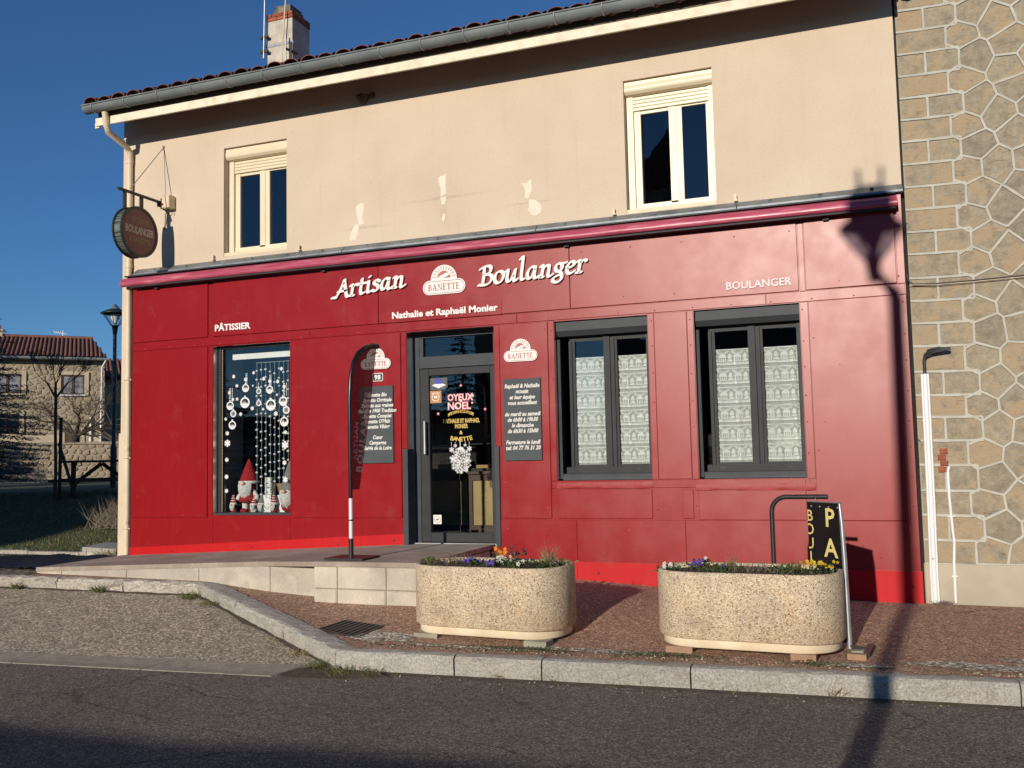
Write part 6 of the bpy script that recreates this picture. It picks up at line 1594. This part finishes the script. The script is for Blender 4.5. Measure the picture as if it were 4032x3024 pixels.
mb = MB(); mb.obox((-10.98,.50,.45),(.80,-.18,0),(-.28,.75,0),(0,0,.15)); tag(mb.build('stone_slab', 'granite'), 'flat stone slab on the grass beside the bakery corner', 'slab')
# grass blades where the lawn can be told apart
mb = MB()
for _ in range(26000):
    x = random.uniform(-17.5,-9.95); y = .55+abs(random.gauss(0,3.2))
    if y > 12: continue
    z = zlawn(x, y); h_ = random.uniform(.02,.065); d = Vector((random.gauss(0,.45),random.gauss(0,.35),1)).normalized(); s = Vector((random.uniform(-1,1),random.uniform(-1,1),0)).normalized()*.006
    b = Vector((x,y,z)); mb.add([b-s,b+s,b+d*h_], [(0,1,2)], 0 if random.random() < .8 else 1)
tag(mb.build('grass', ['grass_blade','dry_grass'], None, recalc=False), kind='stuff')
# dry shrub at the corner
t = thing('dry_shrub', (-12.1,3.2,.75), 'grey leafless shrub on the lawn beside the bakery corner', 'shrub')
mb = MB(); c0 = Vector((-12.15,2.7,zlawn(-12.15,2.7)-.02))
for _ in range(700):
    d = Vector((random.gauss(0,.55),random.gauss(0,.5),random.uniform(.5,1.3))).normalized(); b = c0+Vector((random.gauss(0,.26),random.gauss(0,.2),0)); L_ = random.uniform(.25,.62)
    e = b+d*L_; s = d.cross(VD).normalized()*.009; mb.add([b-s,b+s,e], [(0,1,2)])
mb.build('twigs', 'twig', t, recalc=False)
# pale path and dry stone wall
xs = fr(-40,8,4); mb = MB(); vs_ = []
for u_ in xs:
    for s_ in (36.2,37.9): p = bgp(u_, s_, 0); vs_.append((p.x, p.y, zlawn(p.x,p.y)+.02))
mb.add(vs_, [(2*i,2*i+2,2*i+3,2*i+1) for i in range(len(xs)-1)]); struct(mb.build('path', 'path_pale'))
pw = thing('park_wall', bgp(0,40,1.2), 'low rubble stone wall behind the picnic table, partly in shade', 'wall')
def bgbox(mb, u0, u1, s0, s1, z0, z1, mi=0): mb.obox(bgp(u0,s0,z0), UD*(u1-u0), VD*(s1-s0), (0,0,z1-z0), mi)
mb = MB(); bgbox(mb, -35, 14, 40.02, 40.4, 1.0, 2.66); mb.build('core', 'rubble_mortar', pw)
def rubble_face(u0, u1, z0, z1, s, step_u, step_z, parent, holes=(), gap=.014, name='stone', lim=300, matn='rubble'):
    P_ = []; z = z0+step_z*.5; r = 0
    while z < z1+step_z:
        x = u0+(step_u*.5 if r % 2 else 0)
        while x < u1+step_u: P_.append(((x+random.uniform(-.3,.3)*step_u), (z+random.uniform(-.28,.28)*step_z))); x += step_u
        z += step_z; r += 1
    k = step_u/step_z
    C2 = voronoi([(p[0], p[1]*k) for p in P_], [(u0,z0*k),(u1,z0*k),(u1,z1*k),(u0,z1*k)], step_u*2.6)
    n = 0
    for c in C2:
        c = [(p[0], p[1]/k) for p in c]
        cx, cz = sum(p[0] for p in c)/len(c), sum(p[1] for p in c)/len(c)
        if any(h[0]-.05 < cx < h[1]+.05 and h[2]-.05 < cz < h[3]+.05 for h in holes): continue
        c = dedupe(c, step_u*.12)
        if len(c) < 3: continue
        q = dedupe(inset(c, gap*random.uniform(.7,2.2)), step_u*.06)
        if len(q) < 3: continue
        sm_ = MB(); 
        def f(a, b, d): p = bgp(a, s-d-.012, b); return p
        # flip so that faces look at the viewer
        stone_mesh(sm_, q, f, .03, random.uniform(.015,.04), .015); sm_.build(name, matn, parent); n += 1
        if n >= lim: break
rubble_face(-3.0, 2.1, 1.22, 2.66, 40.02, .27, .21, pw, lim=150)
for u_ in fr(-3.0,2.0,.42):
    mb = MB(); bgbox(mb, u_+.006, u_+.41, 39.96, 40.44, 2.66, 2.74+random.uniform(-.01,.03)); mb.build('coping_stone', 'rubble', pw)
# old stone house beyond the wall
H = thing('old_house', bgp(-2,52,1.3), 'distant rubble stone house with brown tiled roof and cream window surrounds', 'building')
mb = MB(); bgbox(mb, -11, 1.25, 52.03, 60, 1.2, 7.25); mb.build('wall', 'rubble_mortar', H)
mb = MB(); bgbox(mb, -3.6, 1.24, 51.96, 52.02, 1.2, 3.40); mb.build('base_render', 'house_render', H)
WINS = [(-.75,.32,5.42,6.42),(-3.75,-2.5,5.45,6.42),(-3.75,-2.55,3.46,4.46)]
rubble_face(-3.95, 1.24, 3.42, 7.2, 52.03, .36, .245, H, [(w_[0]-.20,w_[1]+.20,w_[2]-.05,w_[3]+.15) for w_ in WINS]+[(-.75,.38,1.2,3.8)], gap=.018, lim=300)
for w_ in WINS:
    fo = MB(); a, b, c, d = w_
    for q in ((a,a+.07,c,d),(b-.07,b,c,d),((a+b)/2-.05,(a+b)/2+.05,c,d)): bgbox(fo, q[0], q[1], 51.98, 52.06, q[2], q[3])
    bgbox(fo, a, b, 51.98, 52.06, d-.07, d); bgbox(fo, a, b, 51.98, 52.06, c, c+.07); wf = fo.build('window', 'wood_brown', H)
    su = MB()
    bgbox(su, a-.20, a, 51.95, 52.06, c-.04, d+.15); bgbox(su, b, b+.20, 51.95, 52.06, c-.04, d+.15); bgbox(su, a, b, 51.95, 52.06, d, d+.15); su.build('surround', 'house_render', wf)
    su = MB(); bgbox(su, a-.05, b+.05, 51.88, 52.06, c-.07, c-.002); su.build('sill', 'white_paint' if a > -1 else 'house_render', wf)
    for (e, f_) in ((a+.07,(a+b)/2-.05),((a+b)/2+.05,b-.07)):
        p = MB(); bgbox(p, e, f_, 52.025, 52.03, c+.07, d-.07); p.build('pane', 'curtain_white' if a > -1 or c > 5 else 'glass_dark', wf)
mb = MB(); bgbox(mb, -.54, .17, 51.92, 51.96, 1.3, 3.66); bgbox(mb, -.70, -.54, 51.9, 51.96, 1.3, 3.78, 1); bgbox(mb, .17, .36, 51.9, 51.96, 1.3, 3.78, 1); mb.build('door', ['wood_brown','house_render'], H)
mb = MB()
r0 = [bgp(-11.3,51.6,7.24), bgp(1.35,51.6,7.24), bgp(.75,56,8.72), bgp(-11.3,56,8.72)]
mb.add(r0+[bgp(1.35,60.4,7.24), bgp(-11.3,60.4,7.24)], [(0,1,2,3),(3,2,4,5),(1,4,2)]); mb.build('roof', 'far_tile', H, recalc=False)
for i in range(44):
    u_ = 1.25-i*.20; 
    if u_ < -6: break
    k = min(1, max(.15, (1.35-u_)/.62)) if u_ > .73 else 1
    p0, p1 = bgp(u_, 51.55, 7.27), bgp(u_, lerp(51.55,56,k), lerp(7.27,8.75,k)); tt = MB(); tt.tube([p0, p1], [.082,.075], 6, 0, False); tt.build('tile', 'far_tile', H)
mb = MB(); mb.tube([bgp(-11.3,55.98,8.79), bgp(.75,55.98,8.79)], .10, 8); mb.build('ridge', 'far_tile', H)
mb = MB(); mb.tube([bgp(-11.3,51.5,7.2), bgp(1.4,51.5,7.2)], .075, 8); bgbox(mb, -11.3, 1.35, 51.6, 52.0, 7.13, 7.19); mb.build('gutter', 'gutter_zinc', H)
mb = MB(); mb.tube([bgp(1.3,51.5,7.15), bgp(1.12,51.8,6.8), bgp(1.1,51.9,3.0)], .045, 6); mb.tube([bgp(.63,51.9,4.3), bgp(.63,51.9,2.6)], .05, 6); mb.build('downspout', 'white_plastic', H)
mb = MB(); bgbox(mb, -4.3, -3.62, 55.8, 56.4, 8.4, 9.12); bgbox(mb, -4.25, -3.72, 55.85, 56.35, 9.12, 9.36, 1); mb.build('chimney', ['house_render','brick_red'], H)
mb = MB(); mb.tube([bgp(-.75,56,8.7), bgp(-.75,56,9.2)], .02, 5); mb.tube([bgp(-1.2,56,9.08), bgp(-.55,56,8.99)], .02, 5)
for k in range(5): mb.tube([bgp(-1.2+k*.11,56,9.16-.01*k), bgp(-1.12+k*.11,56,8.98-.01*k)], .014, 4)
mb.build('aerial', 'white_plastic', H)
H2 = thing('house', bgp(3,60,1.3), 'dark tiled house end behind the street lamp, mostly hidden by the bakery', 'building')
mb = MB(); bgbox(mb, 1.5, 9, 60.0, 68, 1.2, 7.0); mb.build('wall', 'rubble_mortar', H2)
mb = MB(); mb.add([bgp(1.3,59.5,6.9),bgp(9,59.5,6.9),bgp(9,64,8.45),bgp(1.3,64,8.45),bgp(9,68,6.9),bgp(1.3,68,6.9)], [(0,1,2,3),(3,2,4,5),(0,3,5)]); mb.build('roof', 'far_tile', H2, recalc=False)
for i in range(16):
    tt = MB(); tt.tube([bgp(1.4+i*.22,59.45,6.95), bgp(1.4+i*.22,64,8.5)], .085, 6, 0, False); tt.build('tile', 'far_tile', H2)
# picnic table
pt = thing('picnic_table', bgp(.4,22,1.2), 'dark wooden picnic table with attached benches in the shade of the park', 'picnic table')
du = (UD*.93+VD*.12); 
def pk(u_, s_, z): return bgp(.5, 22, 0)+UD*u_+VD*s_+Vector((0,0,z))
for k in range(4):
    mb = MB(); mb.bar(pk(-.80,-.30+k*.2,1.905), pk(1.1,-.22+k*.2,1.905), .185, .045); mb.build('plank', 'wood_dark', pt)
for s_ in (-.72,.72):
    for k in range(2):
        mb = MB(); mb.bar(pk(-1.02 if s_ < 0 else -.8, s_+k*.15-.06,1.52), pk(.95,s_+k*.15-.02,1.52), .135, .05); mb.build('bench_plank', 'wood_dark', pt)
for u_ in (-.55,.55):
    for s_ in (-1,1):
        mb = MB(); mb.bar(pk(u_,s_*.62,1.16), pk(u_,s_*.22,1.88), .08, .10, up=(.7,.7,0)); mb.build('leg', 'wood_dark', pt)
    mb = MB(); mb.bar(pk(u_+.04,-.85,1.46), pk(u_+.04,.85,1.46), .06, .12); mb.bar(pk(u_+.04,-.35,1.86), pk(u_+.04,.35,1.86), .06, .08); mb.build('crosspiece', 'wood_dark', pt)
mb = MB(); mb.bar(pk(-.5,0,1.46), pk(0,0,1.86), .05, .08); mb.bar(pk(.5,0,1.46), pk(0,0,1.86), .05, .08); mb.build('brace', 'wood_dark', pt)
mb = MB(); mb.tube([bgp(-.33,21.6,2.28), bgp(.06,20.9,.95)], .032, 8); tag(mb.build('stake', 'wood_dark'), 'leaning wooden stake in front of the picnic table', 'stake')
mb = MB(); mb.tube([bgp(-.30,21.1,.9), bgp(-.29,21.1,2.80)], .033, 8); tag(mb.build('stake', 'wood_dark'), 'upright round stake beside the slim bare tree', 'stake')
# bare trees
def branch(mb, tw, p, d, L, r, depth, spread, up=.15):
    segs = 3; pts = [Vector(p)]; rr = [r]
    for i in range(segs):
        d = (d+Vector((random.gauss(0,.10),random.gauss(0,.10),random.gauss(up*.25,.07)))).normalized(); pts.append(pts[-1]+d*L/segs); rr.append(r*(1-.38*(i+1)/segs))
    rr = [max(q, .0045) for q in rr]; (mb if r > .018 else tw).tube(pts, rr, 6 if r > .03 else 4, 0, False)
    if depth == 0: return
    n = random.choice((2,3,3)) if depth > 1 else random.choice((3,4))
    for k in range(n):
        i = segs if k < 2 else random.randint(1, segs)
        ax = d.orthogonal().normalized(); ax.rotate(Matrix.Rotation(random.uniform(0,6.28), 3, d)); nd = d.copy(); nd.rotate(Matrix.Rotation(random.uniform(.5,1.)*spread, 3, ax))
        branch(mb, tw, pts[i], nd, L*random.uniform(.62,.85), rr[i]*random.uniform(.55,.72), depth-1, spread, up)
def bare_tree(base, label, th, tr, dirs, L, r, depth, spread, up, lean=0):
    t = thing('bare_tree', base, label, 'tree'); mb = MB(); tw = MB(); tp = Vector(base)+UD*lean+Vector((0,0,th))
    mb.tube([Vector(base)-Vector((0,0,.05)), Vector(base).lerp(tp,.3)+UD*.02, Vector(base).lerp(tp,.7), tp], [tr*1.35,tr*1.05,tr*.95,tr*1.05], 10)
    mb.build('trunk', 'bark', t)
    mb = MB()
    for d in dirs: branch(mb, tw, tp-Vector((0,0,.06)), (UD*d[0]+VD*d[1]+Vector((0,0,d[2]))).normalized(), L*d[3], r, depth, spread, up)
    mb.build('crown', 'bark_thin', t)
    tag(tw.build('twigs', 'bark_thin', t), kind='stuff')
random.seed(21)
bare_tree(bgp(-.39,21,1.0), 'slim bare young tree with upswept pollarded crown in front of the stone house', 2.25, .030, ((-.8,.1,1,1),(.75,-.1,1,1),(.1,.6,1.2,.9),(-.2,-.6,1.2,.9)), .36, .024, 4, .6, .35)
bare_tree(bgp(-.10,43.4,1.2), 'old bare fruit tree with wide low crown behind the park wall', 1.9, .20, ((-1,.2,.55,1),(1,.1,.6,1.1),(.3,-.6,1,.9),(-.4,.5,1,.8),(.8,-.5,.3,.9)), 1.0, .10, 5, .75, .12)
bare_tree(bgp(1.65,42.6,1.2), 'smaller tangled bare tree near the lamp post behind the park wall', 1.6, .12, ((-1,.2,.8,1),(.8,.3,.9,1),(-.3,-.5,1.1,1),(-.7,-.3,.2,.8)), .9, .07, 5, .75, .15)
# spruce at the left edge, and the shade trees of the park (outside the frame)
def conifer(base, height, rad, label, matn, tiers=26, seed=1, per=11, dens=22, lq=.05, group=None, skirt=.12):
    random.seed(seed); t = thing('conifer', base, label, 'tree', group); mb = MB(); b = Vector(base); mb.tube([b, b+Vector((0,0,height*.97))], [height*.018,.02], 7); mb.build('trunk', 'bark', t)
    mb = MB()
    for k in range(tiers):
        f = skirt+(1-skirt)*k/tiers; z = height*f; R_ = rad*(1-f)**.85*random.uniform(.85,1.12)+.08; n = max(4, int(per*(1-f*.6)))
        for j in range(n):
            a = 6.283*(j+random.random()*.8)/n; d = Vector((math.cos(a), math.sin(a), -.18-.15*(1-f))); L_ = R_*random.uniform(.75,1.15); p0 = b+Vector((0,0,z)); side = Vector((-d.y,d.x,0))
            m_ = max(4, int(dens*L_/rad))
            for i in range(m_):
                q = (i+random.random())/m_; wd = (.22*L_*(1-q)+.05)*random.uniform(-1,1); c = p0+d*L_*q+Vector((0,0,.12*q*q*L_-.10*abs(wd)))+side*wd+Vector((0,0,random.uniform(-.03,.03)))
                ax = (d*random.uniform(.5,1.)+side*(1.2 if wd > 0 else -1.2)*random.uniform(.3,1)+Vector((0,0,random.uniform(-.35,.15)))).normalized()
                w2 = ax.cross(Vector((random.gauss(0,.5),random.gauss(0,.5),1))).normalized(); ln_ = lq*random.uniform(1.4,2.8)
                mb.add([c-w2*lq*.32, c+ax*ln_*.5-w2*lq*.22, c+ax*ln_, c+ax*ln_*.5+w2*lq*.22, c+w2*lq*.32], [(0,1,2,3,4)])
    mb.build('crown', matn, t, recalc=False); return t
conifer(bgp(-2.55,24,1.2), 5.7, 2.5, 'blue spruce with drooping branches at the left edge of the park', 'spruce_needle', 46, 3, 20, 320, .036)
SG = 'evergreens shading the park lawn'
shade = [(-15.9,-8.2,5.2),(-19.2,-8.0,9.5),(-22.5,-7.5,8),(-26.5,-6,8),(-32,-4.5,8),(-38,-3,8),(-44,-1,8),(-26,-12.5,8),(-30,-11,8)]
p0 = conifer((0,0,0), 10, 3.6, 'tall dark evergreen at the edge of the park, left of the view', 'evergreen', 30, 11, 15, 40, .20, SG, .03)
SL_ = ['short dark evergreen at the near end of the park tree row, left of the view','very broad dark evergreen beside the short one, left of the view','tall evergreen third in the park tree row, left of the view','tall evergreen in the middle of the park tree row, left of the view',
       'tall evergreen past the middle of the park tree row, left of the view','tall evergreen last but two in the park tree row, left of the view','tall evergreen last but one in the park tree row, left of the view','evergreen alone behind the row, nearer the road','evergreen alone behind the row, farther from the road']
for i, (x, y, h) in enumerate(shade):
    o = p0 if i == 0 else dup(p0)
    o['label'] = SL_[i]; o.location = (x, y, .3); o.scale = (.75, .75, h/10) if i == 0 else ((1.55, 1.55, h/10) if i == 1 else (1.05, 1.05, h/10)); o.rotation_euler = (0,0,i*1.3)
# street lamps
def street_lamp(base, pole_h, sc, label, hx=0., spikes=False):
    t = thing('street_lamp', base, label, 'street lamp', 'green street lamps'); b = Vector(base)
    z = pole_h
    mb = MB(); k_ = 1.5 if spikes else 1.; mb.lathe([(.085*sc*k_,0),(.085*sc*k_,.25*z),(.055*sc*k_,.27*z),(.048*sc*k_,z-.45),(.048*sc*k_,z-.34),(.045*sc,z-.22),(.045*sc,z-.10),(.045*sc,z-.02)], b, 10)
    if hx: mb.v = [(p[0]+hx*ss(z-.42, z-.10, p[2]-b.z)-.05*(1-ss(1.5,3.6,p[2]-b.z)), p[1], p[2]) for p in mb.v]
    mb.build('pole', 'lamp_green', t); b = b+Vector((hx,0,0))
    if spikes:
        mb = MB(); mb.lathe([(.24*sc,.38*sc),(.22*sc,.62*sc),(.17*sc,.78*sc),(.01*sc,.80*sc)], (b.x,b.y,b.z+z), 14); mb.build('hood', 'lamp_green', t)
        for k in (-1, 1):
            mb = MB(); mb.tube([(b.x+k*.11,b.y,b.z+z+.74*sc),(b.x+k*.12,b.y,b.z+z+1.0*sc)], .022, 6); mb.build('antenna', 'lamp_green', t)
    mb = MB(); mb.lathe([(.050*sc,-.26*sc),(.085*sc,-.02*sc),(.115*sc,.0)], (b.x,b.y,b.z+z), 12); mb.build('neck', 'lamp_green', t)
    mb = MB(); mb.lathe([(.105*sc,.0),(.33*sc,.32*sc)], (b.x,b.y,b.z+z), 14); mb.build('glass', 'glass_dark' if spikes else 'glass', t, recalc=False)
    for k in range(6):
        a = k*math.pi/3; mb = MB(); mb.tube([(b.x+.107*sc*math.cos(a), b.y+.107*sc*math.sin(a), b.z+z), (b.x+.335*sc*math.cos(a), b.y+.335*sc*math.sin(a), b.z+z+.32*sc)], .010*sc, 5); mb.build('rib', 'lamp_green', t)
    mb = MB(); mb.lathe([(.03*sc,.0),(.055*sc,.05*sc),(.055*sc,.12*sc),(.10*sc,.17*sc),(.14*sc,.30*sc)], (b.x,b.y,b.z+z), 10); mb.build('bulb', 'white_plastic', t)
    mb = MB(); mb.lathe([(.30*sc,.318*sc),((.33 if spikes else .385)*sc,.322*sc),((.32 if spikes else .37)*sc,.35*sc),(.20*sc,.43*sc),(.10*sc,.46*sc)], (b.x,b.y,b.z+z), 18); mb.build('cap', 'lamp_green', t)
    mb = MB(); mb.lathe([(.14*sc,.455*sc),(.01*sc,.60*sc)], (b.x,b.y,b.z+z), 8); mb.build('tip', 'curtain_white', t)
street_lamp(bgp(.89,27,1.2), 4.33, .98, 'dark street lamp with conical glass head between the bakery and the park')
LY = -12.5; LXY = (.385+.10*LY, LY)
street_lamp((LXY[0], LXY[1], 0.), 3.80+.265*12.5, 1.0, 'tall street lamp behind the viewer that throws its shadow on the red front', -.20, True)
# houses behind the viewer: some mirrored in panes, others added to block low sky
def plain_house(name, x0, x1, y0, y1, ze, zr_, label, wallm='house_render'):
    t = thing(name, ((x0+x1)/2,(y0+y1)/2,0), label, 'building'); yr = (y0+y1)/2
    mb = MB(); mb.box(x0,x1,y0,y1,0,ze); mb.add([(x0,y0,ze),(x0,y1,ze),(x0,yr,zr_-.1)],[(0,1,2)]); mb.add([(x1,y0,ze),(x1,y1,ze),(x1,yr,zr_-.1)],[(0,1,2)]); mb.build('wall', wallm, t)
    mb = MB(); mb.add([(x0-.3,y1+.4,ze-.1),(x1+.3,y1+.4,ze-.1),(x1+.3,yr,zr_),(x0-.3,yr,zr_),(x1+.3,y0-.4,ze-.1),(x0-.3,y0-.4,ze-.1)],[(0,1,2,3),(3,2,4,5)]); mb.build('roof', 'far_tile', t, recalc=False)
    for k in range(3):
        for z in (1., 3.6):
            if z+1.4 > ze: continue
            x = lerp(x0, x1, (k+.5)/3); mb = MB(); mb.box(x-.5,x+.5,y1,y1+.04,z,z+1.3); w_ = mb.build('window', 'white_paint', t)
            mb = MB(); mb.box(x-.43,x+.43,y1+.042,y1+.05,z+.07,z+1.23); mb.build('pane', 'dark_room', w_)
plain_house('house', -12.5, -2.5, -44, -36, 6.3, 8.3, 'two storey house across the street, seen only in the window panes')
plain_house('house', -46, -31, -52, -44, 3.6, 5.2, 'low gabled house far across the street, reflected in the display window')
plain_house('house', 0.5, 15, -45, -36.5, 5.8, 8.0, 'unseen wide house opposite the stone house, added to block low sky')
plain_house('house', 17, 34, -46, -36, 5.9, 8.1, 'unseen house far to the right across the street, added to block low sky')
plain_house('house', 36, 60, -48, -37, 5.6, 8.0, 'unseen last house to the right across the street, added to block low sky')
plain_house('house', -29.5, -22, -54, -48, 3.4, 5.4, 'unseen small house beside the added tower, put in to block low sky')
ct_ = thing('reflection_tower', (-19.6,-47,0), 'unseen square stone tower added to darken the upper right window by reflection', 'tower')  # unseen tower added so its reflection darkens one upper pane
mb = MB(); mb.box(-23.1,-18.1,-49.6,-44.6,0,18.6); mb.build('wall', 'rubble', ct_)
mb = MB(); mb.add([(-23.4,-49.9,18.6),(-17.8,-49.9,18.6),(-17.8,-44.3,18.6),(-23.4,-44.3,18.6),(-20.6,-47.1,23.5)], [(0,1,4),(1,2,4),(2,3,4),(3,0,4),(3,2,1,0)]); mb.build('roof', 'far_tile', ct_)
mb = MB(); mb.box(-21.4,-19.8,-44.62,-44.5,14.4,17.2); mb.build('opening', 'dark_room', ct_)
conifer((-19.5,-34,.1), 9.5, 2.6, 'tall fir across the street, reflected above the shop door', 'evergreen', 28, 5, 13, 34, .14)

G = thing('garage', (-6,-19,.1), 'low flat roofed garage across the street, behind the viewer', 'building')
mb = MB(); mb.box(-13.5,-2.9,-21.6,-17.1,0,2.95); mb.build('wall', 'house_render', G)
mb = MB(); mb.prism([(-13.7,2.955),(-2.7,2.955),(-2.7,3.12),(-4.6,3.10),(-5.4,3.06),(-8.6,3.05),(-13.7,3.02)], -21.8, -16.95); mb.build('roof', 'far_tile', G)
for x in (-12.4,-8.8,-5.9):
    mb = MB(); mb.box(x,x+2.4,-17.1,-17.05,.12,2.3); mb.build('door', 'wood_brown', G)
# van parked behind the viewer: its rear corner darkens the road at the lower right
V = thing('parked_van', (2.3,-13.,0), 'white van parked across the street, behind the viewer', 'van')
mb = MB(); prof = [(0.,.35),(.02,2.02),(.12,2.16),(3.3,2.18),(3.7,1.95),(4.05,1.30),(4.9,1.05),(4.98,.35)]
n = len(prof); mb.add([(x,-13.9,z) for x, z in prof]+[(x,-12.1,z) for x, z in prof], [tuple(range(n)), tuple(range(2*n-1,n-1,-1))]+[(i,i+n,(i+1)%n+n,(i+1)%n) for i in range(n)]); mb.build('body', 'white_paint', V)
for x in (.9,4.0):
    for y in (-13.9,-12.12):
        mb = MB(); mb.tube([(x,y-.1,.34),(x,y+.12,.34)], .34, 16); w_ = mb.build('wheel', 'black_plastic', V)
        mb = MB(); mb.tube([(x,y-.102,.34),(x,y+.125,.34)], .20, 12); mb.build('rim', 'alu', w_)
for a, b in ((.25,1.2),(1.4,2.5),(2.7,3.6)):
    mb = MB(); mb.box(a,b,-12.1,-12.092,1.35,1.9); mb.build('window', 'dark_room', V)
